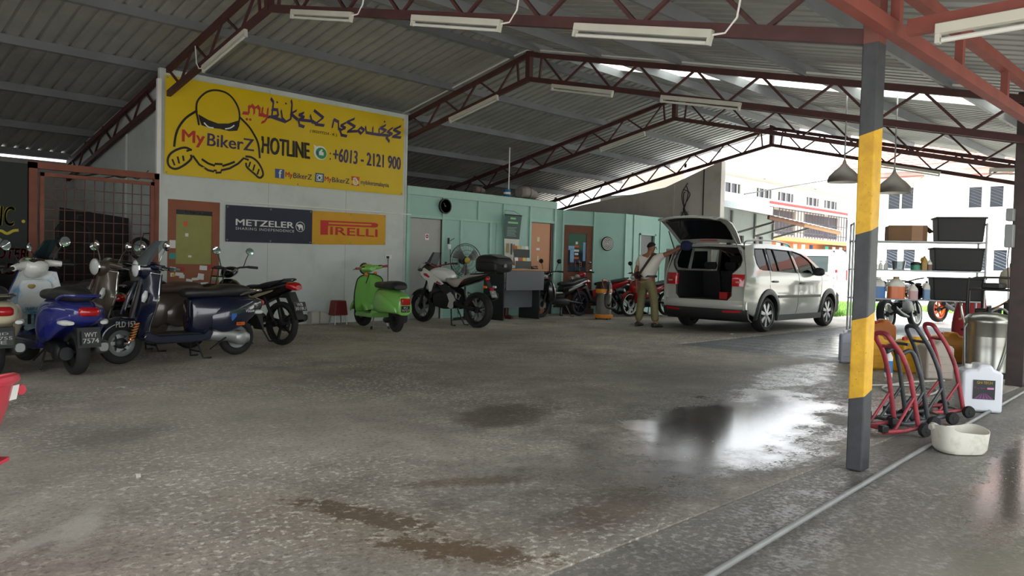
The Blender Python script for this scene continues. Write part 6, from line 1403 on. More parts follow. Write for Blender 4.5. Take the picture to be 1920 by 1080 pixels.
dp_ = thing('dark_board', 'dark sheet standing in the store behind the lattice gate', 'board', (3.55, 13.5, 0)); obj('sheet', MB().sheet([(0, .0), (1.07, 0), (1.06, 1.72), (.9, 1.74), (.05, 1.83)], [], lambda u, v: (u - .02, 0, v), (0, .03, 0)), mat('dark_board_brown', '2b2725', .8), dp_, smooth=0); obj('prop', MB().bar((.5, .03, 1.5), (.5, .5, .02), .04), GRB, dp_)
for i, (x, z, r) in enumerate(((3.36, 1.36, .25), (4.32, 1.22, .17))):
    t = obj('spare_tyre', tyre((0, 0, 0), r, .07, .05, 28), RUB, None, loc=(x - .05 * i, 12.06, z), rot=(0, R(12), R(8))); tag(t, ('large worn tyre' if i == 0 else 'small worn tyre') + ' hanging behind the lattice gate', 'tyre', 'tyres behind the gate'); obj('hook', MB().tube([(0, 0, r - .02), (0, 0, r + .06), (0, -.16, r + .06)], .008, 5), BLACK, t)
# lumber and cables at the top of the store
cbl = thing('overhead_cable', 'tangled black cable along the top of the lattice gate', 'cable', (3.4, 11.985, 2.22))
obj('strand', MB().tube(spline([(-.2, 0, -.05), (.1, .02, .0), (.35, 0, .05), (.6, .02, .02), (.75, 0, .1), (.9, 0, .06)], 6), .011, 5), BLACK, cbl); obj('strand', MB().tube(spline([(.2, .03, -.04), (.45, .02, .02), (.62, .03, .1), (.8, .02, .02), (.95, 0, .16)], 6), .008, 5), BLACK, cbl)
dm = thing('drum', 'red drum beside the painted board', 'drum', (2.12, 11.52, 0)); obj('shell', MB().lathe([(.23, 0), (.24, .02), (.235, .28), (.245, .3), (.235, .32), (.235, .6), (.245, .62), (.235, .64), (.235, .86), (.24, .88), (.2, .88), (.2, .84)], 24), mat('drum_red', '8e2420', .5, vary=.15), dm)
obj('drum_rim', MB().lathe([(.235, .86), (.246, .875), (.235, .89)], 24), GRB, dm)
sk = thing('paper_sack', 'crumpled brown paper sack on the red drum', 'sack', (2.12, 11.52, .892)); obj('sack_body', MB().loft([(-.17, 0, .08, .1, .06, .08, 2.6), (-.1, .01, .12, .17, .09, .12, 2.8), (.06, -.01, .13, .18, .12, .13, 2.7), (.15, 0, .1, .12, .05, .1, 2.5)], 3, 16), mat('kraft_paper', '8d7558', .85, bump=.5, bscale=14), sk); obj('sack_mouth', MB().loft([(0, 0, .2, .09, .06, .03, 2), (.06, 0, .24, .12, .05, .03, 2), (.1, .0, .26, .06, .02, .02, 2)], 2, 10), mat('kraft_paper', '8d7558'), sk)

# ---------------- lamps
TUBE = mat('fluorescent_tube_off', 'd9dad4', .3); BATT = mat('lamp_batten_white', 'c9c8bd', .5, vary=.06, vscale=5)
def batten_lamp(p0, p1, label, cat='lamp'):
    p0, p1 = Vector(p0), Vector(p1); c = (p0 + p1) / 2; d = p1 - p0; L = d.length
    root = thing('fluorescent_lamp', label, 'lamp', tuple(c), group='tube lamps under the roof')
    root.rotation_euler = (0, -math.atan2(d.z, math.hypot(d.x, d.y)), math.atan2(d.y, d.x))
    obj('batten', MB().box((0, 0, .045), (L, .05, .055)), BATT, root, bevel=.004)
    obj('tube', MB().tube([(-L / 2 + .03, 0, -.015), (L / 2 - .03, 0, -.015)], .014, 10), TUBE, root)
    for s in (-1, 1): obj('tube_holder', MB().box((s * (L / 2 - .012), 0, .0), (.022, .04, .06)), BATT, root)
    if abs(p0.x - 4.55) < .01: obj('wire', MB().tube([(L / 2, 0, .04), (L / 2 + .08, .02, .06), (L / 2 + .14, .02, .16), (L / 2 + .12, .03, .4)], .008, 5), WHITEP, root)
for i, (a, c, l) in enumerate((((4.55, 8.22, 3.93), (4.55, 6.98, 3.64), 'tube lamp on the nearest truss just right of its apex'), ((4.55, 5.95, 3.40), (4.55, 4.74, 3.11), 'tube lamp on the nearest truss, second from its apex'), ((4.55, 3.92, 2.92), (4.55, 2.73, 2.64), 'tube lamp on the nearest truss closest to the hazard pillar'), ((4.55, 9.34, 3.93), (4.55, 10.6, 3.67), 'tube lamp on the nearest truss above the yellow banner'),
        ((4.53, 1.36, 2.40), (4.53, .12, 2.40), 'tube lamp under the tie beam right of the hazard pillar'), ((9.13, 9.52, 3.92), (9.13, 10.76, 3.67), 'tube lamp on the second truss, left of its apex'), ((9.13, 8.3, 3.92), (9.13, 7.09, 3.65), 'tube lamp on the second truss, right of its apex'), ((9.13, 6.24, 3.47), (9.13, 5.02, 3.21), 'tube lamp on the second truss, farther right of its apex'),
        ((13.42, 9.53, 3.90), (13.42, 10.7, 3.66), 'tube lamp on the third truss, left of its apex'), ((11.4, 1.62, 2.40), (12.6, 1.62, 2.40), 'tube lamp under the red girder far right'), ((13.42, 3.2, 2.70), (13.42, 2.0, 2.62), 'tube lamp hanging before the white house wall'), ((17.63, 6.3, 3.47), (17.63, 5.1, 3.2), 'tube lamp on the farthest truss'))): batten_lamp(a, c, l)
PEND = mat('pendant_brown_grey', '56504a', .5)
for i, (x, y, z, zt) in enumerate(((11.0, 4.41, 2.40, 3.60), (11.0, 3.74, 2.22, 3.42))):
    root = thing('pendant_lamp', ('onion-shaped pendant lamp just left of' if i == 0 else 'onion-shaped pendant lamp just right of') + ' the hazard pillar', 'lamp', (x, y, z), group='pendant lamps')
    obj('shade', MB().lathe([(.215, .0), (.22, .03), (.20, .085), (.14, .15), (.07, .21), (.03, .26), (.016, .31), (.012, .31), (.025, .255), (.065, .2), (.135, .14), (.193, .08), (.212, .03), (.207, 0)], 30, closed=True), PEND, root, smooth=60)
    obj('shade_inside', MB().lathe([(.206, .002), (.19, .08), (.13, .14), (.06, .2), (0, .21)], 30, caps=False), mat('pendant_white_inside', 'e4e2da', .6), root, smooth=60)
    obj('bulb', MB().lathe([(0, .05), (.03, .06), (.035, .09), (.02, .13), (.015, .18)], 14), TUBE, root); obj('rod', MB().tube([(0, 0, .3), (0, 0, rz_(y) + .06 - z)], .011, 8), STEEL, root)
hp_ = obj('hanging_pipe', MB().tube([(0, 0, 0), (0, 0, -1.02)], .013, 6), WHITEP, None, loc=(12.2, 12.3, 3.72)); tag(hp_, 'thin white pipe hanging from the roof behind the teal wall', 'pipe')

# ---------------- things on and against the walls
def wallclock():
    t = thing('wall_clock', 'round dark wall clock on the teal wall', 'clock', (10.04, 11.92, 2.25))
    obj('case', MB().lathe([(0, -.02), (.15, -.02), (.155, .01), (.15, .03), (.13, .03), (.128, .015), (0, .015)], 30, AX), BLACK, t); obj('dial', MB().lathe([(0, .016), (.127, .016)], 30, AX), mat('dial_dark_grey', '3a4240', .5), t)
    b = MB(); text(b, '34', -.025, .025, -.02, .02, lambda u, v: (u, -.019, v), bold=.02); obj('numerals', b, WHITEP, t, smooth=0); obj('hand', MB().bar((0, -.02, 0), (-.05, -.02, .06), .006, .003), WHITEP, t)
wallclock()
def dart():
    c = A2 + D2 * 1.40; t = thing('dartboard', 'round black and white dartboard on the angled teal wall', 'dartboard', (c.x, c.y, 1.67), ang2)
    obj('board', MB().lathe([(0, 0), (.165, 0), (.17, .02), (.16, .035), (0, .035)], 36, AX), PLATE, t)
    for r in (.145, .11, .075, .042): obj('ring', MB().lathe([(r - .016, .035), (r - .016, .038), (r, .038), (r, .035)], 36, AX, closed=True), WHITEP, t)
    obj('bullseye', MB().lathe([(0, .039), (.014, .038), (.015, .035)], 16, AX), WHITEP, t)
dart()
t = thing('wall_socket', 'white double socket with a black plug on the white wall', 'socket', (8.69, 11.945, 1.2)); obj('faceplate', MB().box((0, -.012, 0), (.146, .024, .086)), WHITEP, t, bevel=.006); obj('plug', MB().box((-.03, -.04, -.005), (.045, .04, .045)), BLACK, t, bevel=.008); obj('cord', MB().tube(spline([(-.03, -.05, -.02), (-.025, -.045, -.3), (-.015, -.04, -.7), (-.02, -.04, -1.1), (.05, -.05, -1.18)], 5), .007, 6), BLACK, t)
t = thing('wall_switch', 'small grey switch unit with dangling wires on the teal wall', 'switch', (10.16, 11.92, 1.5)); obj('box', MB().box((0, -.02, -.06), (.07, .04, .1)), WHITEP, t, bevel=.005); obj('bracket', MB().box((-.02, -.02, .06), (.03, .03, .12)), BLACK, t); obj('arm', MB().tube([(0, -.04, .06), (.1, -.06, .12)], .006, 6), BLACK, t); obj('cord', MB().tube(spline([(.01, -.04, -.1), (.03, -.04, -.4), (.12, -.05, -.75), (.2, -.06, -1.0), (.24, -.06, -1.42)], 5), .006, 6), BLACK, t)
def fan():
    t = thing('pedestal_fan', 'large grey wire-caged pedestal fan behind the adventure motorcycle', 'fan', (10.3, 11.55, 0), R(-20))
    obj('base', MB().lathe([(0, 0), (.22, 0), (.22, .02), (.05, .05), (.02, .06)], 24), BLACK, t); obj('pole', MB().tube([(0, 0, .05), (0, 0, 1.14)], .02, 10), DARKM, t)
    obj('motor', MB().lathe([(0, -.02), (.08, 0), (.09, .06), (.08, .14), (.04, .17), (0, .17)], 20, Matrix.Translation((0, .06, 1.18)) @ Matrix.Rotation(R(-90), 4, 'X')), DARKM, t)
    cage = mat('fan_cage_wire', '5e6462', .45, .5); M = Matrix.Translation((0, 0, 1.18)) @ AX
    b = MB()
    for r, z in ((.33, 0), (.30, .055), (.2, .08), (.12, .09), (.30, -.055)): b.tube([M @ Vector((r * math.cos(2 * math.pi * k / 36), r * math.sin(2 * math.pi * k / 36), z)) for k in range(36)], .0045 if r < .33 else .008, 5, closed=True)
    for k in range(30):
        a = 2 * math.pi * k / 30; c, s = math.cos(a), math.sin(a)
        b.tube([M @ Vector((r * c, r * s, z)) for r, z in ((.06, .092), (.2, .08), (.3, .055), (.33, 0))], .0022, 4, caps=False)
    o = obj('cage', b, cage, t); o['kind'] = 'stuff'
    obj('badge', MB().lathe([(0, .1), (.05, .098), (.06, .09)], 18, M), mat('badge_gold', 'b39a3a', .4, .3), t)
    for k in range(3):
        P = [[M @ Vector((r * math.cos(a0), r * math.sin(a0), .02 - .06 * (q - .5))) for r in (.06, .16, .28)] for q in (0, .5, 1) for a0 in [2 * math.pi * k / 3 + q * .9]]
        obj('blade', MB().shell(P, (0, .002, 0)), STEEL, t)
fan()
def desk():
    t = thing('office_desk', 'grey and black counter desk standing by the plywood door', 'desk', (0, 0, 0)); DG = mat('desk_grey_laminate', '61666a', .5); DK = mat('desk_dark_laminate', '26282a', .5)
    for x in (10.74, 11.78): obj('side_panel', MB().b2((x, 10.9, 0), (x + .03, 11.48, .62 if x > 11 else 1.0)), DK, t, smooth=0)
    obj('upper_panel', MB().b2((10.80, 10.885, .60), (11.90, 10.92, 1.0)), DG, t, smooth=0, bevel=.003); obj('modesty_panel', MB().b2((10.77, 11.10, .24), (11.78, 11.12, .62)), DG, t, smooth=0)
    obj('desk_top', MB().b2((10.76, 10.87, 1.0), (11.93, 11.2, 1.035)), mat('desk_wood_edge', 'b08050', .5), t, smooth=0, bevel=.004); obj('work_top', MB().b2((10.77, 11.2, .72), (11.81, 11.5, .75)), DG, t, smooth=0); obj('side_upright', MB().b2((11.87, 10.92, .6), (11.90, 11.2, 1.0)), DK, t, smooth=0)
desk()
# things standing on and under the desk
bt = thing('sauce_bottle', 'dark bottle with pale label on the desk', 'bottle', (11.0, 11.02, 1.035)); obj('bottle_body', MB().lathe([(0, 0), (.032, 0), (.034, .01), (.034, .12), (.012, .16), (.012, .2), (0, .2)], 16), BLACK, bt); obj('bottle_label', MB().lathe([(.0348, .03), (.0348, .1)], 16, caps=False), mat('label_cream', 'd2c79e', .5), bt)
br = thing('brochure_rack', 'clear acrylic brochure holder on the desk', 'brochure holder', (11.42, 11.02, 1.035))
for k in range(2):
    for j in range(4): obj('leaflet', MB().box((-.18 + j * .115, .03 + .05 * k, .13 + .24 * k), (.10, .008, .2), Matrix.Rotation(R(-8), 4, 'X')), mat('leaflet_%d' % ((j + k) % 4), ('d8d6cc', 'a8452e', 'c9b04a', 'b8c2b4')[(j + k) % 4], .5), br)
obj('acrylic_front', MB().b2((-.24, -.005, 0), (.22, .0, .16)).b2((-.24, .05, .22), (.22, .055, .40)), glass('acrylic', 'eef2f0', .1), br, smooth=0); obj('acrylic_base', MB().b2((-.24, -.01, 0), (.22, .12, .008)), glass('acrylic', 'eef2f0', .1), br, smooth=0)
ph = thing('desk_telephone', 'small black telephone handset on the desk', 'telephone', (11.74, 11.02, 1.035)); obj('phone_base', MB().box((0, 0, .015), (.14, .1, .03)), BLACK, ph, bevel=.006); obj('handset', MB().loft([(-.08, 0, .045, .02, .012, .015, 2.5), (0, 0, .055, .016, .012, .01, 2.5), (.08, 0, .05, .02, .02, .015, 2.5)], 3, 10), BLACK, ph)
pp = obj('paper_sheet', MB().box((0, 0, .002), (.2, .14, .003)), WHITEP, None, smooth=0, loc=(11.3, 10.94, 1.036), rot=(0, 0, .2)); tag(pp, 'loose paper lying on the desk front edge', 'paper')
for i, x in enumerate((10.98, 11.22)):
    bo = thing('rubber_boot', ('left' if i == 0 else 'right') + ' dark red rubber boot standing under the desk', 'boot', (x, 11.3, 0), R(-80), group='boots under the desk'); obj('shaft', MB().lathe([(.06, .06), (.055, .15), (.065, .26), (.058, .26), (.045, .1)], 16), mat('boot_maroon', '4a1f22', .5), bo); obj('foot', MB().loft([(-.07, 0, .04, .04, .05, .04, 2.6), (.05, 0, .045, .05, .05, .045, 2.6), (.16, 0, .035, .04, .025, .035, 2.4)], 3, 14), mat('boot_maroon', '4a1f22'), bo)
# hanging poster
po = thing('hanging_poster', 'dark green and white product poster hanging on the teal wall', 'poster', (11.6, 11.86, 1.05))
fp = lambda u, v: (u + .12 * (1.13 - v) * (1 - u / .52), -.09 * (v / 1.13) ** 2 + .02, v)
obj('poster_sheet', MB().shell([[fp(u, v) for v in [1.13 * k / 8 for k in range(9)]] for u in [0, .13, .26, .39, .52]], (0, .003, 0)), mat('poster_white', 'c9ccc2', .5), po)
fq = lambda u, v: (fp(u, v)[0], fp(u, v)[1] - .004, v)
obj('poster_dark_field', MB().add([fq(u, v) for u, v in ((0, .62), (.52, .62), (.52, .8), (.52, 1.0), (.52, 1.13), (0, 1.13), (0, 1.0), (0, .8))], [(0, 1, 2, 7), (7, 2, 3, 6), (6, 3, 4, 5)]), mat('poster_green', '1f4a45', .5), po, smooth=0)
fr_ = lambda u, v: (fp(u, v)[0], fp(u, v)[1] - .008, v)
b = MB()
for k in range(7): b.add([fr_(u, v) for u, v in ((.08, .68 + .03 * k), (.40 - .03 * (k % 3), .68 + .03 * k), (.40 - .03 * (k % 3), .69 + .03 * k), (.08, .69 + .03 * k))], [(0, 1, 2, 3)])
obj('print_lines', b, mat('poster_grey_print', '8aa39b', .5), po, smooth=0)
b = MB(); b.add([fr_(u, v) for u, v in ((.1, .95), (.42, .95), (.42, .99), (.1, .99))], [(0, 1, 2, 3)]); b.add([fr_(u, v) for u, v in ((.17, 1.04), (.34, 1.04), (.34, 1.08), (.17, 1.08))], [(0, 1, 2, 3)]); obj('print_heading', b, mat('poster_light_green', '7fc08a', .5), po, smooth=0)
for x, z, w, h, c in ((.12, .42, .09, .2, 'a08a4a'), (.25, .40, .06, .24, '2c2c2c'), (.34, .42, .07, .18, '6d7f5a'), (.45, .38, .06, .16, '8a5a3a'), (.2, .15, .12, .16, 'b0a060'), (.38, .14, .1, .18, '77352c')): obj('product_print', MB().add([fr_(u, v) for u, v in ((x - w / 2, z - h / 2), (x + w / 2, z - h / 2), (x + w / 2, z + h / 2), (x - w / 2, z + h / 2))], [(0, 1, 2, 3)]), mat('print_' + c, c, .5), po, smooth=0)
obj('hanger_bar', MB().tube([fp(0, 1.13), fp(.52, 1.13)], .012, 8), BLACK, po); obj('hanger_string', MB().tube([fp(0, 1.13), (.12, .05, 1.23), (.38, .05, 1.23), fp(.52, 1.13)], .003, 4), BLACK, po)
# vacuum cleaner
def vac():
    t = thing('vacuum_cleaner', 'steel drum vacuum cleaner with orange base and black hose', 'vacuum cleaner', (13.12, 10.25, 0), R(20)); OR = mat('vac_orange', 'd8872c', .45)
    obj('base', MB().lathe([(.0, .03), (.19, .03), (.205, .05), (.205, .09), (.17, .11), (0, .11)], 28), OR, t)
    for k in range(4): a = R(45 + 90 * k); obj('castor', MB().lathe([(0, -.012), (.028, -.012), (.028, .012), (0, .012)], 12, Matrix.Translation((.17 * math.cos(a), .17 * math.sin(a), .028)) @ AX), BLACK, t)
    obj('drum', MB().lathe([(.155, .10), (.165, .12), (.165, .54), (.17, .55), (.165, .56)], 32), mat('brushed_steel', 'b4b4b0', .25, .95), t)
    obj('clamp_ring', MB().lathe([(.165, .56), (.175, .57), (.178, .63), (.165, .65)], 32), OR, t); obj('motor_head', MB().lathe([(.168, .65), (.165, .72), (.15, .78), (.12, .80), (0, .80)], 28), BLACK, t)
    obj('top_handle', MB().tube([(-.12, 0, .79), (-.1, 0, .84), (.1, 0, .84), (.12, 0, .79)], .018, 10), BLACK, t); obj('switch_cap', MB().lathe([(.035, 0), (.035, .09), (.02, .1), (0, .1)], 14, Matrix.Translation((.13, -.06, .73))), STEEL, t)
    obj('hose', MB().tube(spline([(-.1, -.13, .72), (-.2, -.16, .62), (-.24, -.12, .45), (-.24, -.14, .28), (-.1, -.24, .25), (.1, -.24, .32), (.2, -.14, .42), (.22, -.04, .55), (.15, .0, .62)], 6), .024, 10), BLACK, t)
    obj('power_cord', MB().tube(spline([(-.14, -.06, .64), (-.2, -.03, .76), (-.12, -.02, .84), (.1, -.1, .75), (.24, -.02, .5), (.3, .05, .3)], 5), .007, 6), ORANGEL, t)
vac()
# red stool and foam block at the foot of the white wall
st = thing('red_stool', 'small red stool standing behind the green scooter front wheel', 'stool', (7.42, 11.62, 0)); obj('stool_seat', MB().prism([(-.14, .16), (.14, .16), (.10, .42), (-.10, .42)], -.10, .10, 'y'), mat('stool_red', '6e1f20', .5), st, bevel=.015)
for sx in (-1, 1):
    for sy in (-1, 1): obj('leg', MB().tube([(sx * .10, sy * .07, .17), (sx * .12, sy * .09, 0)], .012, 8), STEEL, st)
fm = thing('foam_block', 'crumbling white foam block at the foot of the white wall', 'foam block', (7.15, 11.82, 0)); b = MB(); b.loft([(-.17, 0, .11, .08, .10, .11, 5), (-.1, .01, .11, .1, .12, .11, 5), (.05, 0, .11, .095, .115, .11, 5), (.17, 0, .10, .085, .09, .10, 5)], 3, 18); obj('block', b, mat('old_foam', 'b9b6ac', .85, bump=.5, bscale=25), fm); obj('strap', MB().b2((-.04, -.105, .0), (-.02, .105, .225)), mat('strap_grey', '8f8c83', .7), fm)
# clutter on top of the teal wall
for nm, lb, cat_, x, c, s in (('rolled_sheet', 'rolled tarpaulin lying on top of the teal wall', 'tarpaulin', 12.85, '8d8580', .17), ('paint_can', 'blue paint can on top of the teal wall', 'can', 12.2, '2f6f9c', .08), ('cloth_bundle', 'brown cloth bundle on top of the teal wall', 'bundle', 11.35, '6b5f57', .09)):
    o = thing(nm, lb, cat_, (x, 12.35, 2.64)); mm = mat(nm + '_mat', c, .8, vary=.2, vscale=9, bump=.4, bscale=20)
    if nm == 'paint_can': obj('can_body', MB().lathe([(0, 0), (s, 0), (s, .13), (s + .006, .14), (s, .15), (0, .14)], 18), mm, o); obj('can_label', MB().lathe([(s + .001, .04), (s + .001, .09)], 18, caps=False), WHITEP, o)
    else: obj('bundle_body', MB().loft([(-s * 1.6, 0, s * .8, s * .7, s * .5, s * .8, 2.4), (-s, 0, s * .8, s, s * .8, s * .8, 2.5), (s * .4, .01, s * .8, s * .95, s * .7, s * .8, 2.3), (s * 1.5, 0, s * .7, s * .6, s * .4, s * .7, 2.2)], 4, 14), mm, o); obj('tie', MB().lathe([(s * .98, -.01), (s * .98, .01)], 16, Matrix.Translation((-s * .2, 0, s * .8)) @ AY, caps=False), PLATE, o)
loftfl = obj('loft_floor', MB().b2((9.12, 12.03, 2.56), (13.4, 16.9, 2.6)), mat('loft_board', '6d5f50', .8), None, smooth=0); tag(loftfl, 'board ceiling over the rooms behind the teal wall', 'board')
# red plastic chair at the left edge
def chair():
    t = thing('plastic_chair', 'red plastic chair cut by the left edge of the picture', 'chair', (.34, 3.08, 0), R(132)); CR = mat('chair_red_plastic', 'c8394a', .35, coat=.2)
    # local: x = the way a sitter faces
    P = []
    for i in range(9):
        v = i / 8; z = .43 + .30 * v; hw = .20 + .05 * v - .09 * max(0, v - .75) * 2
        P.append([Vector((-.20 - .10 * v - .06 * (1 - (u * u)) + .10 * abs(u) ** 3, hw * u * 1.05, z - (.03 * abs(u) ** 3 if v > .9 else 0))) for u in [k / 6 - 1 for k in range(13)]])
    bk = obj('backrest', MB().shell(P, (.012, 0, 0)), CR, t, smooth=60)
    edge = [P[i][0] for i in range(9)] + P[8][1:12] + [P[i][12] for i in range(8, -1, -1)]
    obj('back_rim', MB().tube(edge, .017, 8), CR, bk)
    for y in (-.08, 0, .08): obj('back_rib', MB().tube([(-.245 - .0, y, .47), (-.31, y * 1.1, .70)], .012, 6), CR, bk)
    lp = P[6][3]; obj('price_label', MB().box(lp + Vector((.02, .0, .02)), (.004, .04, .05), Matrix.Rotation(R(-12), 4, 'Y')), WHITEP, bk); obj('price_label', MB().box(lp + Vector((-.008, 0, .02)), (.004, .04, .05), Matrix.Rotation(R(-12), 4, 'Y')), WHITEP, bk)
    obj('seat', MB().shell([[Vector((x, y, .43 - .015 * (1 - (y / .24) ** 2) - (.01 if x > .2 else 0))) for y in [.24 * (k / 4 - 1) for k in range(9)]] for x in (-.22, -.1, .05, .2, .25)], (0, 0, -.012)), CR, t, smooth=60)
    for sx, sy in ((-1, -1), (-1, 1), (1, -1), (1, 1)): obj('leg', MB().bar((sx * .15, sy * .20, .43), (sx * .13, sy * .24, .0), .05, .045), CR, t, bevel=.01)
    for sy in (-1, 1): obj('arm', MB().tube(spline([(-.25, sy * .26, .66), (-.05, sy * .29, .655), (.15, sy * .28, .64), (.22, sy * .26, .55), (.23, sy * .24, .43)], 5), .018, 8), CR, t)
chair()

# ================================================================== right-hand side: washing corner
pipe = obj('floor_pipe', MB().tube(spline([(1.6, 1.38, .014), (2.56, 1.445, .014), (4.54, 1.55, .014), (5.56, 1.60, .014), (8.92, 1.74, .014), (9.9, 1.80, .014), (12.5, 1.84, .014)], 6), .014, 10), mat('grey_pvc', '7a7b79', .5, vary=.15, vscale=6), None); tag(pipe, 'grey plastic pipe laid along the pillar row on the floor', 'pipe')
def stand(label, loc, rz, c1, h=.72):
    t = thing('paddock_stand', label, 'paddock stand', loc, rz, group='motorcycle paddock stands')
    pts = [(0, .11, .055), (.055, .105, .30), (.085, .10, .42), (.15, .085, .57), (.23, .07, h - .05), (.25, .05, h - .01), (.255, 0, h)]
    full = pts + [(x, -y, z) for x, y, z in pts[::-1][1:]]
    obj('handle_frame', MB().tube(spline(full, 4), .0165, 10), c1, t, smooth=60)
    obj('cross_bar', MB().tube([(.175, .08, .62), (.175, -.08, .62)], .011, 8), c1, t)
    for s in (-1, 1):
        obj('base_arm', MB().tube([(.0, s * .11, .06), (.15, s * .125, .045), (.33, s * .135, .045)], .0165, 10), c1, t); obj('brace', MB().tube([(.22, s * .12, .05), (.05, s * .11, .28)], .011, 8), c1, t)
        w = obj('wheel', MB().lathe([(.012, -.018), (.045, -.018), (.05, 0), (.045, .018), (.012, .018)], 18, Matrix.Translation((-.015, s * .15, .05)) @ AX), RUB, t); obj('wheel_hub', hub((-.015, s * .15, .05), .022, .042, 12), DARKM, w)
        obj('lift_pad', MB().box((.33, s * .135, .07), (.05, .05, .05)), BLACK, t, bevel=.006)
    obj('axle', MB().tube([(-.015, -.15, .05), (-.015, .15, .05)], .01, 8), STEEL, t); obj('rear_bar', MB().tube([(.25, -.13, .045), (.25, .13, .045)], .013, 8), c1, t)
    return t
SR = mat('stand_red_worn', '94303a', .5, vary=.2, vscale=9, dirt='332628', dirt_amt=.95, dirt_scale=7); SK = mat('stand_black_worn', '3a3c3f', .45, .2, dirt='6a6a68', dirt_amt=.4, dirt_scale=7)
stand('red paddock stand closest to the hazard pillar', (5.92, 1.86, 0), R(152), SR); stand('black paddock stand right behind the foremost red one', (6.27, 1.90, 0), R(150), SK, .60); stand('tall black paddock stand in the middle of the row', (6.60, 1.86, 0), R(146), SK, .74); stand('dark red paddock stand beside the white jerrycan', (7.02, 1.85, 0), R(142), SR, .74)
def jerry(label, loc, rz, m, w=.27, d=.2, h=.38, cap=None, lab=None, handle=True, group='jerrycans in the washing corner', liquid=None):
    t = thing('jerrycan', label, 'jerrycan', loc, rz, group=group)
    b = MB()
    prof = [(-w / 2, 0), (w / 2, 0), (w / 2, h * .80), (w / 2 - .02, h * .86), (w * .28, h * .9), (w * .2, h), (-w * .1, h), (-w * .16, h * .90), (-w * .3, h * .90), (-w / 2, h * .84)]
    obj('can_body', MB().prism(prof, -d / 2, d / 2, 'y'), m, t, bevel=.025)
    for k in range(3): obj('mould_rib', MB().box((0, -d / 2 - .001, h * (.2 + .2 * k)), (w * .8, .008, .012)).box((0, d / 2 + .001, h * (.2 + .2 * k)), (w * .8, .008, .012)), m, t, bevel=.003) if not lab else None
    cp = obj('cap', MB().lathe([(.03, 0), (.03, .03), (.026, .034), (0, .034)], 16, Matrix.Translation((-w * .26, 0, h * .89))), cap or WHITEP, t)
    if lab:
        lp = obj('label_panel', MB().b2((-.075, -d / 2 - .006, h * .28), (.09, -d / 2 - .003, h * .68)), PLATE, t, smooth=0)
        fn = lambda u, v: (u, -d / 2 - .0075, v)
        b = MB(); text(b, 'GN-TECH', -.05, .07, h * .60, h * .655, fn, bold=.03, shear=.2); obj('label_lettering', b, mat('label_yellow', 'd8c040', .5), lp, smooth=0)
        b = MB(); text(b, 'Degreaser', -.065, .02, h * .49, h * .53, fn, bold=.01); flat(b, [(.03, h * .49), (.08, h * .49), (.08, h * .53), (.03, h * .53)], fn); obj('label_lettering', b, mat('label_pink', 'c07aa8', .5), lp, smooth=0)
        b = MB()
        for k in range(5): flat(b, [(.005 + (k - 2) * .006, h * .42), (.005 + (k - 2) * .03 + .012, h * .29), (.005 + (k - 2) * .03 - .012, h * .29)], fn)
        obj('label_rays', b, mat('label_purple', '6a3a6a', .5), lp, smooth=0)
    return t
JW = mat('jerrycan_white', 'd3d6dc', .4, vary=.03); JY_ = mat('jerrycan_yellow', 'd9a01c', .4, vary=.08, dirt='9a6a18', dirt_amt=.5); JO = mat('jerrycan_orange', 'b8692c', .4, vary=.08); JA = mat('jerrycan_amber', 'b87716', .4, vary=.08, dirt='7d4f14', dirt_amt=.5); JT = mat('jerrycan_cloudy', 'a59a8e', .45, vary=.12, dirt='7d6f62', dirt_amt=.5); JB = mat('jerrycan_blueish', 'a9aebd', .4, vary=.05)
RCAP = mat('cap_red', 'b3202c', .4)
jerry('white jerrycan with a black product label by the paddock stands', (7.42, 1.78, 0), R(-58), JW, .31, .22, .40, WHITEP, lab=True)
jerry('bluish white jerrycan just left of the hazard pillar', (9.95, 3.82, 0), R(-60), JB, .26, .2, .42)
jerry('yellow jerrycan right behind the hazard pillar', (9.62, 3.42, 0), R(-50), JY_, .28, .22, .40, RCAP); jerry('yellow jerrycan behind the tall black paddock stand', (9.62, 3.0, 0), R(-40), JY_, .34, .24, .42, RCAP)
jerry('orange jerrycan with a red cap behind the yellow ones', (10.9, 3.78, 0), R(-50), JO, .30, .22, .52, RCAP); jerry('cloudy grey-brown jerrycan beside the red paddock stand', (9.3, 2.66, 0), R(-45), JT, .30, .24, .42); jerry('amber jerrycan left of the steel tank', (11.15, 3.05, 0), R(-50), JA, .36, .24, .40, RCAP)
sp = thing('spray_bottle', 'small bottle with a blue label between the yellow jerrycans', 'bottle', (8.95, 3.02, 0)); obj('bottle_body', MB().lathe([(0, 0), (.04, 0), (.042, .02), (.042, .22), (.018, .27), (.018, .30), (0, .30)], 16), WHITEP, sp); obj('bottle_label', MB().lathe([(.043, .05), (.043, .18)], 16, caps=False), mat('label_blue', '3a78b0', .5), sp)
# cut-down white tub
m_b = mat('tub_white_dirty', 'cfccc0', .5, vary=.06, dirt='98917f', dirt_amt=.6, dirt_scale=9)
bs_ = thing('cut_tub', 'white plastic tub cut from a container, lying on the apron', 'tub', (5.58, 1.43, 0), R(-42)); P = []
for k in range(29):
    a = 2 * math.pi * k / 28; c, s = math.cos(a), math.sin(a); e = 2 / 3.2; x = .16 * math.copysign(abs(c) ** e, c); y = .12 * math.copysign(abs(s) ** e, s)
    P.append([Vector((x * .84, y * .84, .002)), Vector((x * .95, y * .95, .03)), Vector((x, y, .11)), Vector((x * 1.02, y * 1.02, .15 + .015 * math.sin(a * 2 + .6) + (.015 if c < -.6 else 0)))])
obj('tub_wall', MB().shell(P, lambda i, j: Vector((-P[i][j].x * .03, -P[i][j].y * .03, 0))), m_b, bs_, smooth=60); obj('tub_bottom', MB().prism([(p[0].x, p[0].y) for p in P[:-1]], .002, .008, 'z'), m_b, bs_)
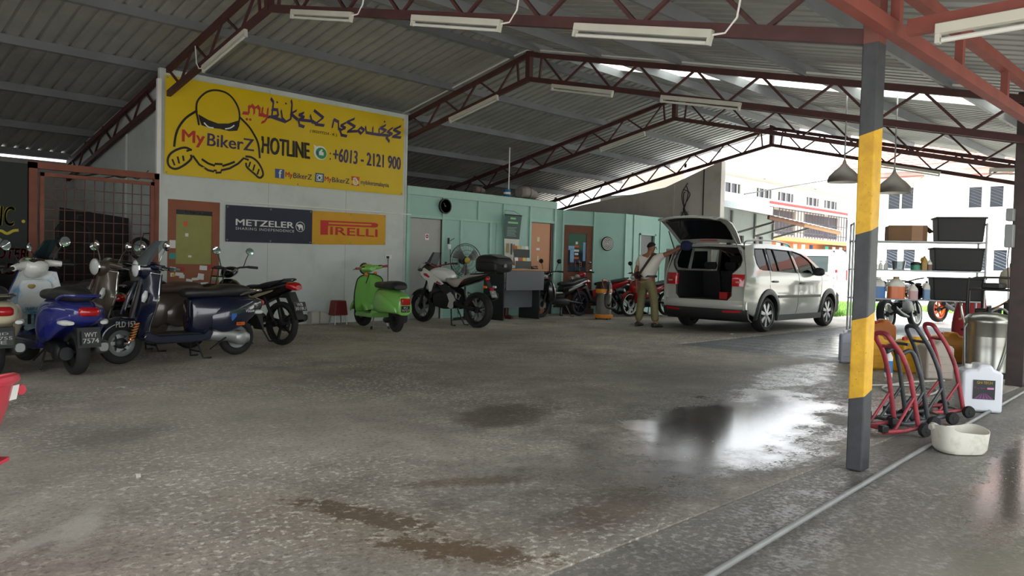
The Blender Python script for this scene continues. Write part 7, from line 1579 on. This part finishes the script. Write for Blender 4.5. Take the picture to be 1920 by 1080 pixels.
obj('rag', MB().loft([(-.05, 0, 0, .04, .03, .03, 2.2), (0, .02, .01, .06, .04, .05, 2.3), (.07, .0, -.02, .05, .03, .05, 2.1), (.12, 0, -.05, .03, .02, .03, 2)], 4, 12, Matrix.Translation((-.15, .03, .15)) @ Matrix.Scale(.6, 4)), mat('rag_grey', 'b5b3a8', .9, bump=.5, bscale=25), bs_)
# steel tank
def tank():
    t = thing('steel_tank', 'round stainless steel pressure tank with a hose beside the dark post', 'tank', (10.02, 2.33, 0)); TS = mat('tank_steel', 'a3a39c', .3, .9, vary=.08, vscale=4)
    obj('drum', MB().lathe([(.23, .06), (.245, .07), (.245, .10), (.24, .11), (.24, .60), (.246, .61), (.246, .64), (.235, .66), (.20, .70), (.08, .725), (0, .73)], 36), TS, t, smooth=50)
    obj('foot_ring', MB().lathe([(.20, 0), (.22, 0), (.22, .07), (.20, .07)], 30, closed=True), BLACK, t); obj('filler_valve', MB().tube([(0, 0, .72), (0, 0, .80)], .025, 12), DARKM, t); obj('valve_lever', MB().tube([(-.07, 0, .80), (.07, 0, .80)], .01, 8), STEEL, t)
    obj('side_handle', MB().tube(spline([(-.15, .20, .60), (-.17, .23, .75), (-.16, .24, .82), (-.12, .26, .82), (-.10, .24, .66)], 4), .011, 8), CHROME, t); obj('side_pipe', MB().tube([(-.20, .17, .12), (-.215, .18, .55), (-.19, .16, .60)], .009, 8), STEEL, t)
    obj('hose', MB().tube(spline([(.02, -.02, .74), (.0, -.12, .78), (-.06, -.22, .70), (-.10, -.25, .5), (-.16, -.21, .25), (-.24, -.14, .03), (-.38, -.02, .02)], 6), .011, 8), mat('hose_white', 'b5b4ac', .5), t)
    obj('sticker', MB().lathe([(.242, .36), (.242, .46)], 36, caps=False), TS, t); obj('sticker_disc', MB().lathe([(0, .0), (.05, .0)], 18, Matrix.Translation((-.05, -.243, .36)) @ Matrix.Rotation(R(10), 4, 'Z') @ AX), mat('label_blue', '3a78b0'), t)
tank()
# trolley shelf
sL, sR_ = Vector((11.40, 4.10, 0)), Vector((12.02, 2.86, 0)); sd = (sR_ - sL); SLn = sd.length; sang = math.atan2(sd.y, sd.x)
sh = thing('trolley_shelf', 'white steel trolley shelf with three tiers in the washing corner', 'shelf', tuple(sL), sang); SWT = mat('shelf_white_steel', '9fa2a4', .4, .3)
for z in (.785, 1.195, 1.60): obj('tier', MB().b2((-.3, 0, z - .02), (SLn + .02, .42, z)), SWT, sh, bevel=.004)
for x in (-.28, SLn): obj('end_frame', MB().tube(spline([(x, 0, .06), (x, 0, 1.0), (x, 0, 1.78), (x, .03, 1.83), (x, .2, 1.84), (x, .39, 1.83), (x, .42, 1.78), (x, .42, 1.0), (x, .42, .06)], 3), .014, 8), SWT, sh)
for x in (-.28, SLn):
    for y in (0, .42): obj('castor', MB().lathe([(0, -.015), (.035, -.015), (.035, .015), (0, .015)], 14, Matrix.Translation((x, y, .035)) @ AX), BLACK, sh)
def on_shelf(t, depth, z): p = sL + sd * t + Vector((-sd.y, sd.x, 0)).normalized() * depth; return (p.x, p.y, z)
TB = mat('tub_black_plastic', '0e0d10', .6)
for (t_, z, w, hh, lb) in ((.78, 1.60, .60, .34, 'black plastic tub on the top tier of the trolley'), (.77, 1.195, .62, .32, 'black plastic tub on the middle tier of the trolley'), (.78, .785, .64, .32, 'black plastic tub on the bottom tier of the trolley')):
    tb = thing('storage_tub', lb, 'tub', on_shelf(t_, .21, z), sang, group='black tubs on the trolley')
    obj('tub_body', MB().add([(sx * w / 2 * (.92 if k == 0 else 1), sy * .19 * (.92 if k == 0 else 1), k * hh) for k in (0, 1) for sx, sy in ((-1, -1), (1, -1), (1, 1), (-1, 1))], [(0, 3, 2, 1), (4, 5, 6, 7), (0, 1, 5, 4), (1, 2, 6, 5), (2, 3, 7, 6), (3, 0, 4, 7)]), TB, tb, smooth=0, bevel=.015); obj('rim', MB().box((0, 0, hh - .012), (w + .03, .41, .024)), TB, tb, bevel=.006)
cbx = thing('cardboard_box', 'worn open cardboard box on the top tier of the trolley', 'box', on_shelf(.31, .2, 1.60), sang + .02); CBD = mat('cardboard', '6d5138', .85, vary=.12, dirt='4d3a2a', dirt_amt=.5)
for a, c in (((-.26, -.15, 0), (.24, -.144, .22)), ((-.26, .144, 0), (.24, .15, .20)), ((-.26, -.15, 0), (-.254, .15, .21)), ((.234, -.15, 0), (.24, .15, .21)), ((-.26, -.15, 0), (.24, .15, .005))): obj('panel', MB().b2(a, c), CBD, cbx, smooth=0)
obj('tape_strip', MB().b2((.04, -.153, 0), (.18, -.149, .22)), mat('tape_brown', '8a6547', .5), cbx, smooth=0); obj('flap', MB().add([(.24, -.15, .2), (.24, .15, .2), (.32, .15, .12), (.32, -.15, .13), (.24, -.15, .206), (.24, .15, .206), (.32, .15, .126), (.32, -.15, .136)], [(0, 1, 2, 3), (7, 6, 5, 4), (0, 4, 5, 1), (1, 5, 6, 2), (2, 6, 7, 3), (3, 7, 4, 0)]), CBD, cbx, smooth=0)
def jug(label, t_, d_, z, m, h=.27, r=.085, cap=WHITEP, clear=None):
    t = thing('gallon_jug', label, 'bottle', on_shelf(t_, d_, z), sang, group='bottles on the trolley')
    obj('bottle_body', MB().loft([(0, 0, 0, r, r * .9, r * .9, 4), (h * .55, 0, 0, r, r * .9, r * .9, 4)], 1, 20, Matrix.Rotation(R(-90), 4, 'Y')), m, t, smooth=50)
    obj('bottle_shoulder', MB().loft([(h * .55, 0, 0, r * .995, r * .9, r * .9, 4), (h * .72, 0, 0, r * .9, r * .8, r * .8, 3), (h * .9, 0, 0, r * .35, r * .35, r * .35, 2)], 3, 20, Matrix.Rotation(R(-90), 4, 'Y')), clear or mat('bottle_cloudy', 'd5d3cc', .4), t, smooth=60)
    obj('cap', MB().lathe([(r * .33, h * .88), (r * .33, h), (0, h)], 14), cap, t); obj('handle', MB().tube([(-r * .3, 0, h * .86), (-r * .8, 0, h * .84), (-r * .95, 0, h * .62)], .012, 8), clear or mat('bottle_cloudy', 'd5d3cc'), t)
jug('gallon jug with blue liquid on the bottom tier', .06, .12, .785, mat('liquid_blue', '3f74b4', .25), .30, .10); jug('gallon jug with orange liquid on the bottom tier', .225, .12, .785, mat('liquid_orange', 'd8703c', .25), .31, .125, mat('cap_tan', '9a7d52', .5)); jug('pinkish white bottle beside the orange jug', .38, .08, .785, mat('liquid_pink', 'c9a3a3', .3), .21, .065)
jug('blue bottle beside the lowest tub', .50, .08, .785, mat('liquid_pale_blue', '6f8fb5', .3), .26, .05, mat('cap_navy', '2a3a5a', .5)); jug('dark bottle at the left end of the bottom tier', -.09, .14, .785, BLACK, .32, .07, BLACK); jug('yellow oil bottle on the middle tier', .475, .12, 1.195, mat('liquid_yellow', '9a7a30', .3), .20, .045, mat('cap_tan', '9a7d52'), mat('liquid_yellow', '9a7a30')); jug('small brown bottle beside the middle tub', .522, .10, 1.195, mat('bottle_brown', '6d5a4a', .4), .15, .035)
wb = thing('wax_tin', 'round green tin with dark lid on the middle tier', 'tin', on_shelf(.40, .14, 1.195)); obj('tin_body', MB().lathe([(0, 0), (.065, 0), (.065, .07), (0, .07)], 20), mat('tin_green', '3f8f78', .4), wb); obj('tin_lid', MB().lathe([(.066, .07), (.066, .10), (.04, .115), (0, .118)], 20), BLACK, wb)
tp = thing('clear_tub', 'clear plastic tub on the middle tier', 'tub', on_shelf(.24, .12, 1.195)); obj('tub_wall', MB().lathe([(.07, 0), (.085, .12), (.09, .12), (.076, 0)], 20, closed=True), glass('clear_plastic', 'e8eef0', .35), tp); obj('tub_bottom', MB().lathe([(0, .001), (.074, .001), (.074, .006), (0, .006)], 20), glass('clear_plastic', 'e8eef0', .35), tp)
for k in range(3):
    x = thing('spray_nozzle', ('leftmost', 'middle', 'rightmost')[k] + ' of the three white spray bottles on the middle tier', 'spray bottle', on_shelf(.03 + .05 * k, .2, 1.195), group='white spray bottles'); obj('bottle_body', MB().lathe([(0, 0), (.03, 0), (.03, .06), (.012, .09), (.012, .10)], 12), WHITEP, x); obj('nozzle', MB().box((.012, 0, .115), (.06, .02, .025)), WHITEP, x, bevel=.005)
bg_ = thing('plastic_bag', 'crumpled black plastic bag on the bottom tier', 'bag', on_shelf(.44, .30, .785)); obj('bag_body', MB().loft([(-.12, 0, .08, .06, .05, .08, 2.2), (-.04, .01, .11, .11, .10, .11, 2.4), (.05, -.01, .10, .10, .07, .1, 2.3), (.11, 0, .07, .05, .03, .07, 2)], 4, 14), mat('bag_black', '17171a', .3, bump=.6, bscale=22), bg_); obj('bag_knot', MB().loft([(0, 0, .18, .03, .03, .03, 2), (.05, 0, .21, .05, .02, .02, 2)], 2, 8), mat('bag_black', '17171a'), bg_)
# machine rack at the far right with hoses and a red cover
mr = thing('machine_rack', 'dark steel rack of tools and hoses behind the right-hand post', 'rack', (10.9, 2.42, 0)); IR = mat('dark_iron', '33302f', .6, .4)
obj('rack_hoop', MB().tube(spline([(-.3, .28, 0), (-.3, .28, 1.0), (-.28, .24, 1.10), (-.2, .1, 1.12), (0, -.25, 1.12)], 4), .014, 8), IR, mr)
for z in (.30, .62, .96): obj('rack_tray', MB().b2((-.28, -.3, z), (.4, .3, z + .025)), IR, mr, bevel=.004)
for x in (-.26, .38):
    for y in (-.28, .28): obj('rack_leg', MB().b2((x - .015, y - .015, 0), (x + .015, y + .015, .98)), IR, mr)
for k, (x, y, z, s) in enumerate(((-.1, .05, .985, (.3, .2, .07)), (.1, -.15, .66, (.25, .22, .16)), (-.1, .1, .66, (.2, .25, .08)), (.0, 0, .34, (.4, .3, .2)), (0, -.05, .03, (.4, .35, .2)))): obj('tool_case', MB().box((x, y, z + s[2] / 2), s), IR if k % 2 else BLACK, mr, bevel=.015)
obj('hose', MB().tube(spline([(-.35, .35, .60), (-.2, .1, .72), (0, 0, .78), (.1, -.2, .95)], 5), .013, 8), mat('hose_tan', '9a6a45', .6), mr); obj('hose', MB().tube(spline([(-.3, .2, .66), (-.25, .0, .74), (-.1, -.2, .74), (.2, -.3, .7)], 5), .016, 8), BLACK, mr)
ct = thing('compressor', 'pale round compressor vessel on the machine rack', 'compressor', (11.1, 2.35, .99)); obj('vessel', MB().lathe([(0, 0), (.13, .01), (.14, .1), (.12, .2), (.05, .26), (0, .27)], 20), mat('vessel_beige', 'a59d8c', .5), ct); obj('neck', MB().tube([(0, 0, .25), (0, 0, .31)], .03, 10), IR, ct)
rc = thing('red_cover', 'red fabric cover draped over a machine behind the trolley', 'cover', (13.4, 3.35, 0)); obj('cover_fabric', MB().loft([(0, 0, 0, .24, .24, .24, 2.6), (.4, .02, 0, .23, .22, .22, 2.6), (.72, .0, .0, .19, .2, .18, 2.4), (.95, -.04, .02, .12, .12, .12, 2.2), (1.02, -.05, .02, .05, .05, .05, 2)], 4, 18, Matrix.Rotation(R(-90), 4, 'Y')), mat('cover_red', '8f2028', .7, bump=.4, bscale=12), rc, smooth=60); obj('cover_tie', MB().lathe([(.236, .30), (.236, .33)], 20, caps=False), PLATE, rc)
fh = obj('floor_hose', MB().tube(spline([(8.0, 2.9, .012), (8.4, 2.6, .012), (8.3, 2.35, .012), (7.9, 2.3, .012), (7.7, 2.5, .012), (8.0, 2.75, .012), (8.6, 2.7, .012), (9.1, 2.5, .012)], 6), .01, 6), mat('hose_white', 'b5b4ac'), None); tag(fh, 'loose white hose coiled on the wet floor by the stands', 'hose')
# litter
LIT = [(14.3, 6.0, .07, 'd8d6d0', 'scrap of white paper on the floor behind the car'), (12.3, 6.75, .10, 'd8d6d0', 'larger white paper scrap near the car rear bumper'), (10.4, 10.2, .12, '9a8f78', 'flattened cardboard scrap on the floor before the desk'), (2.3, 6.9, .08, 'cfcdc4', 'white paper scrap on the floor before the scooters'), (1.45, 4.1, .05, 'cfcac0', 'cigarette-sized white scrap in the left foreground'), (12.75, 10.95, .1, 'c9c6be', 'white tube scrap beside the black motorcycle wheel')]
for x, y, s, c, l in LIT:
    o = obj('paper_scrap', MB().shell([[(-s / 2, -s * .2, .003), (0, -s * .3, .012), (s / 2, -s * .2, .004)], [(-s / 2, s * .25, .004), (0, s * .2, .016), (s / 2, s * .3, .003)]], (0, 0, .002)), mat('scrap_' + c, c, .7), None, loc=(x, y, 0), rot=(0, 0, x)); tag(o, l, 'scrap')

# ================================================================== outside
WHW = mat('house_white', 'd9dbd8', .7); TILE = mat('roof_tile_red', 'c29084', .7, vary=.15, vscale=3); DGL = mat('house_window_dark', '252a34', .25); ORW = mat('house_orange', 'cf8a56', .7); IRN = mat('grille_iron', '4a4850', .6)
# white house to the right: facade along Y at x = 33
h1 = thing('white_house', 'white two-storey house with paired dark windows across the yard', 'house', (33, 0, -.03))
wins = [(11.2, 3.75, 4.62), (10.7, 3.75, 4.62), (8.3, 3.72, 4.52), (7.6, 3.72, 4.52), (11.2, 1.35, 2.15), (10.55, 1.35, 2.15), (8.1, 1.35, 2.15), (7.4, 1.35, 2.15), (4.0, 3.72, 4.52), (3.3, 3.72, 4.52)]
obj('wall', MB().sheet(rect(-8, 13.0, 0, 5.3), [rect(y - .23, y + .23, a, c) for y, a, c in wins], lambda u, v: (0, u, v), (.2, 0, 0)), WHW, h1, smooth=0); obj('side_wall', MB().b2((.2, 12.8, 0), (8, 13.0, 5.3)), WHW, h1, smooth=0)
for y, a, c in wins:
    w_ = obj('window_frame', MB().b2((.04, y - .24, a - .01), (.1, y - .21, c + .01)).b2((.04, y + .21, a - .01), (.1, y + .24, c + .01)).b2((.04, y - .24, a - .02), (.1, y + .24, a + .02)).b2((.04, y - .24, c - .02), (.1, y + .24, c + .02)), WHW, h1, smooth=0); obj('pane', MB().b2((.06, y - .22, a), (.08, y + .22, c)), DGL, w_, smooth=0)
    for k in range(6): obj('pane_bar', MB().bar((.05, y - .2, a + .08 + (c - a - .1) * k / 6), (.05, y + .2, min(c - .03, a + .26 + (c - a - .1) * k / 6)), .006, .008), mat('pane_bar_grey', '7a808a', .6), w_, smooth=0)
for yc, zc in ((10.95, 4.85), (7.95, 4.78)):
    cn = obj('canopy', MB().prism([(-.7, 0), (0, .22), (.02, .22), (.02, .16), (-.7, -.06)], yc - .85, yc + .85, 'y'), TILE, h1, smooth=0); cn.location.z = zc
obj('eave_fascia', MB().b2((-.5, -8, 5.2), (.2, 13.4, 5.4)), WHW, h1, smooth=0)
rfh = obj('roof', MB().prism([(-.6, 5.4), (4, 7.4), (8.6, 5.4)], -8, 13.5, 'y'), TILE, h1, smooth=0)
for k in range(14): obj('tile_course', MB().b2((-.6 + 4.6 * k / 14, -8, 5.42 + 2 * k / 14), (-.5 + 4.6 * k / 14, 13.5, 5.48 + 2 * k / 14)), TILE, rfh, smooth=0)
obj('pipe', MB().tube([(-.1, 9.5, 0), (-.1, 9.5, 5.2)], .05, 8), WHW, h1)
# row of terraced houses, facade along X at y = 20.3
for k in range(4):
    x0 = 33.0 + 6.4 * k; t = thing('terraced_house', ['terraced house hidden mostly behind the awning', 'terraced house with an orange ground floor and barred balcony', 'terraced house with laundry under a barred balcony', 'terraced house at the far end of the row beside the pillar'][k], 'house', (x0, 20.3, -.03), group='row of terraced houses')
    obj('upper_wall', MB().sheet(rect(0, 6.4, 2.9, 6.3), [rect(.8, 2.6, 5.25, 5.75), rect(3.4, 5.4, 5.25, 5.75), rect(.6, 5.6, 3.3, 4.7)], lambda u, v: (u, .6, v), (0, .15, 0)), WHW, t, smooth=0); obj('ground_wall', MB().sheet(rect(0, 6.4, 0, 2.9), [rect(3.6, 5.4, .3, 2.0)], lambda u, v: (u, 0, v), (0, .15, 0)), ORW if k in (1, 2) else WHW, t, smooth=0)
    for a in (rect(.8, 2.6, 5.25, 5.75), rect(3.4, 5.4, 5.25, 5.75)):
        w_ = obj('window', MB().b2((a[0][0], .68, a[0][1]), (a[1][0], .70, a[2][1])), DGL, t, smooth=0)
        for j in range(3): xx = a[0][0] + (a[1][0] - a[0][0]) * (j + .5) / 3; obj('window_bar', MB().b2((xx - .02, .6, a[0][1]), (xx + .02, .66, a[2][1])), WHW, w_, smooth=0)
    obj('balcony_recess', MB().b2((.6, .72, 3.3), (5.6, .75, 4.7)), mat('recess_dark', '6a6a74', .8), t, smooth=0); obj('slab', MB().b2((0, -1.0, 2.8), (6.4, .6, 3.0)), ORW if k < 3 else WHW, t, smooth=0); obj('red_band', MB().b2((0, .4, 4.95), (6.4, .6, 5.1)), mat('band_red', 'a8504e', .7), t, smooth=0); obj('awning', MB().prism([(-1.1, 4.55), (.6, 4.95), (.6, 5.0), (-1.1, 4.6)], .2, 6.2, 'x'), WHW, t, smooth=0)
    gl2 = obj('balcony_grille', MB().b2((.3, -1.0, 3.3), (6.1, -.97, 3.34)).b2((.3, -1.0, 4.5), (6.1, -.97, 4.54)).b2((.3, -1.0, 3.9), (6.1, -.97, 3.93)), IRN, t, smooth=0)
    for j in range(16): obj('grille_bar', MB().b2((.35 + j * .38, -1.0, 3.05), (.38 + j * .38, -.97, 4.55)), IRN, gl2, smooth=0)
    obj('roof', MB().prism([(-.4, 6.2), (4.5, 7.7), (9.4, 6.2), (9.4, 6.1), (-.4, 6.1)], 0, 6.4, 'x'), mat('roof_pale_tile', 'c9b8b0', .8, vary=.1), t, smooth=0)
    obj('fire_wall', MB().prism([(-.5, 6.2), (4.5, 7.95), (4.5, 7.7), (-.5, 6.0)], 6.22, 6.39, 'x'), mat('fire_wall_grey', '8d8b88', .8), t, smooth=0)
    if k in (1, 2):
        for j in range(5):
            cc = ('2f3d63', 'd8d8d4', '3f9a8e', 'c9b6b0', 'e0dfd8')[(j + k) % 5]; xx = .7 + j * 1.05
            obj('laundry_line', MB().tube([(xx - .3, -.7, 2.72), (xx + .7, -.7, 2.72)], .01, 4), IRN, t); 
            ln = obj('laundry', MB().shell([[(xx + .5 * a_, -.7 + .03 * math.sin(a_ * 9), 2.7 - v * (.55 + .1 * math.sin(j)) ) for v in (0, .5, 1)] for a_ in (0, .25, .5, .75, 1)], (0, .01, 0)), mat('laundry_' + cc, cc, .9), t)
    if k == 2:
        ac = obj('air_conditioner', MB().b2((4.6, -.45, 2.0), (5.5, -.05, 2.6)), WHW, t, smooth=0); obj('fan_grille', MB().lathe([(0, 0), (.22, 0), (.22, .02), (0, .02)], 20, Matrix.Translation((5.15, -.46, 2.3)) @ AX), mat('ac_grey', '9aa0a5', .6), ac)
        obj('blue_awning', MB().prism([(-1.6, 1.95), (0, 2.45), (0, 2.5), (-1.6, 2.0)], 1.2, 5.2, 'x'), mat('awning_blue', '3a7ba5', .6), t, smooth=0)
# awning against the white outbuilding beside the end wall
ob_ = thing('outbuilding', 'white outbuilding with a corrugated awning beyond the end wall', 'building', (18.3, 10.55, -.03))
obj('wall', MB().sheet(rect(0, 3.0, 0, 3.0), [rect(1.0, 1.35, 1.55, 2.1), rect(1.85, 2.45, 1.75, 2.12)], lambda u, v: (u, 0, v), (0, .12, 0)), mat('outbuilding_paint', 'b9c1c2', .7, vary=.04), ob_, smooth=0); obj('side_wall', MB().b2((2.9, .12, 0), (3.0, 4, 3.0)), WHW, ob_, smooth=0)
for a in (rect(1.0, 1.35, 1.55, 2.1), rect(1.85, 2.45, 1.75, 2.12)): obj('pane', MB().b2((a[0][0], .06, a[0][1]), (a[1][0], .08, a[2][1])), mat('brown_pane', '4a3a35', .3), ob_, smooth=0)
aw = obj('awning_roof', MB().shell([[(x + 0, y, 2.83 - .26 * (-y / 1.3) - .045 * x + .02 * (i % 2)) for y in (.1, -.6, -1.3)] for i, x in enumerate([.25 + .14 * q for q in range(34)])], (0, 0, .01)), mat('awning_sheet_white', 'c9cbc9', .5), ob_, smooth=0)
obj('awning_beam', MB().bar((.35, -1.2, 2.52), (2.4, -1.2, 2.43), .06, .1), mat('timber_brown', '7a4f38', .7), aw); obj('awning_beam', MB().bar((2.4, -1.2, 2.43), (4.9, -1.2, 2.32), .06, .09), mat('timber_pale', 'b58a64', .7), aw)
for x in (.6, 1.9, 3.0): obj('bracket', MB().bar((x, 0, 2.1), (x + .1, -1.2, 2.42), .05, .05), STEEL, aw, smooth=0); obj('bracket_post', MB().b2((x - .03, -.06, 2.05), (x + .03, 0, 2.75)), STEEL, aw, smooth=0)
obj('parapet', MB().b2((0, .12, 3.0), (3.0, 4, 3.25)), WHW, ob_, smooth=0)
wire = obj('overhead_wire', MB().tube(spline([(19.5, 10.5, 3.2), (25, 11.5, 4.0), (32.4, 12.6, 5.1)], 8), .018, 5), BLACK, None); tag(wire, 'black overhead wire running from the outbuilding to the white house', 'wire')
# plants by the terrace
LF = mat('palm_leaf', '7fae3c', .5, vary=.2)
for i, (x, y, s, l) in enumerate(((40.5, 16.6, 1.5, 'spreading palm plant before the orange house'), (47.0, 16.3, 1.2, 'leafy palm plant at the end of the terraced row'))):
    t = thing('palm_plant', l, 'plant', (x, y, -.03), group='palm plants'); obj('pot', MB().lathe([(0, 0), (.3, 0), (.4, .55), (.36, .55), (.3, .1), (0, .1)], 18), mat('clay_pot', '9a6a50', .7), t); obj('stem', MB().tube([(0, 0, .1), (.03, 0, .9)], .07, 8), mat('palm_stem', '7a6a4a', .8), t)
    random.seed(20 + i)
    for k in range(14):
        a = 2 * math.pi * k / 14 + random.uniform(-.2, .2); e = random.uniform(.3, 1.0); P = []
        for q in range(6):
            v = q / 5; rr = s * v; zz = .9 + s * (e * v - .75 * v * v); wd = .16 * math.sin(math.pi * min(1, v + .12)) + .01; d = Vector((math.cos(a), math.sin(a), 0)); n = Vector((-d.y, d.x, 0))
            P.append([d * rr + n * wd + Vector((0, 0, zz - .03)), d * rr + Vector((0, 0, zz)), d * rr - n * wd + Vector((0, 0, zz - .03))])
        obj('frond', MB().shell(P, (0, 0, .006)), LF, t)
# grass strips at the edge of the yard
def grass(label, x0, x1, y0, y1, n, seed):
    random.seed(seed); b = MB()
    for k in range(n):
        x, y = random.uniform(x0, x1), random.uniform(y0, y1); h = random.uniform(.06, .2); a = random.uniform(0, 6.28); w = .02; dx, dy = math.cos(a), math.sin(a); l = random.uniform(.02, .08)
        b.add([(x - dx * w, y - dy * w, -.03), (x + dx * w, y + dy * w, -.03), (x - dy * l, y + dx * l, -.03 + h)], [(0, 1, 2)])
    o = obj('grass', b, mat('grass_green', '6f9a45', .7, vary=.2), None, smooth=0); tag(o, label, 'grass', kind='stuff')
grass('strip of green grass beside the white van', 22.5, 28, 9.0, 11.2, 9000, 5); grass('patch of green grass just outside the shed near the car', 20.3, 22.0, 8.2, 9.4, 3500, 6); grass('strip of green grass behind the yard motorcycles', 26, 29, 5.0, 8.5, 4000, 9)

# greenery and a green tarpaulin stall across the road, mirrored in the car's flank
ts = thing('tarpaulin_stall', 'green tarpaulin stall on poles across the road to the right', 'stall', (23.5, -4.2, -.03))
obj('tarpaulin', MB().shell([[(x, y, 2.9 - .12 * y * y * .3 + .08 * math.sin(x * 2.1 + y)) for y in [-2 + .5 * k for k in range(9)]] for x in [-3 + .6 * k for k in range(11)]], (0, 0, .02)), mat('tarpaulin_green', '2f8a62', .5), ts, smooth=60)
for sx in (-2.9, 2.9):
    for sy in (-1.9, 1.9): obj('pole', MB().tube([(sx, sy, 0), (sx, sy, 2.75)], .04, 8), STEEL, ts)
HG = mat('hedge_leaf', '3d5a2c', .7, vary=.35, vscale=5, bump=.6, bscale=6)
hg = thing('hedge', 'tall dark green hedge across the road to the right', 'hedge', (24, -9.5, -.03)); random.seed(5); P = []
for i in range(41):
    row = []
    for j in range(11):
        a = math.pi * j / 10; n = noise.noise(Vector((i * .55, j * .8, 3.1))) * .5 + noise.noise(Vector((i * 1.7, j * 2.1, 7))) * .25
        row.append(Vector((-13 + i * .5 + n * .4, math.cos(a) * (1.5 + n), max(0, math.sin(a)) * (4.6 + 1.6 * n))))
    P.append(row)
obj('foliage', MB().shell(P, (0, 0, -.05)), HG, hg, smooth=30)
for i in range(8): obj('trunk', MB().tube([(-11 + 2.2 * i, 0, 0), (-11 + 2.2 * i + .2, .1, 2.5)], .12, 8), mat('bark', '4a3a2c', .9), hg)
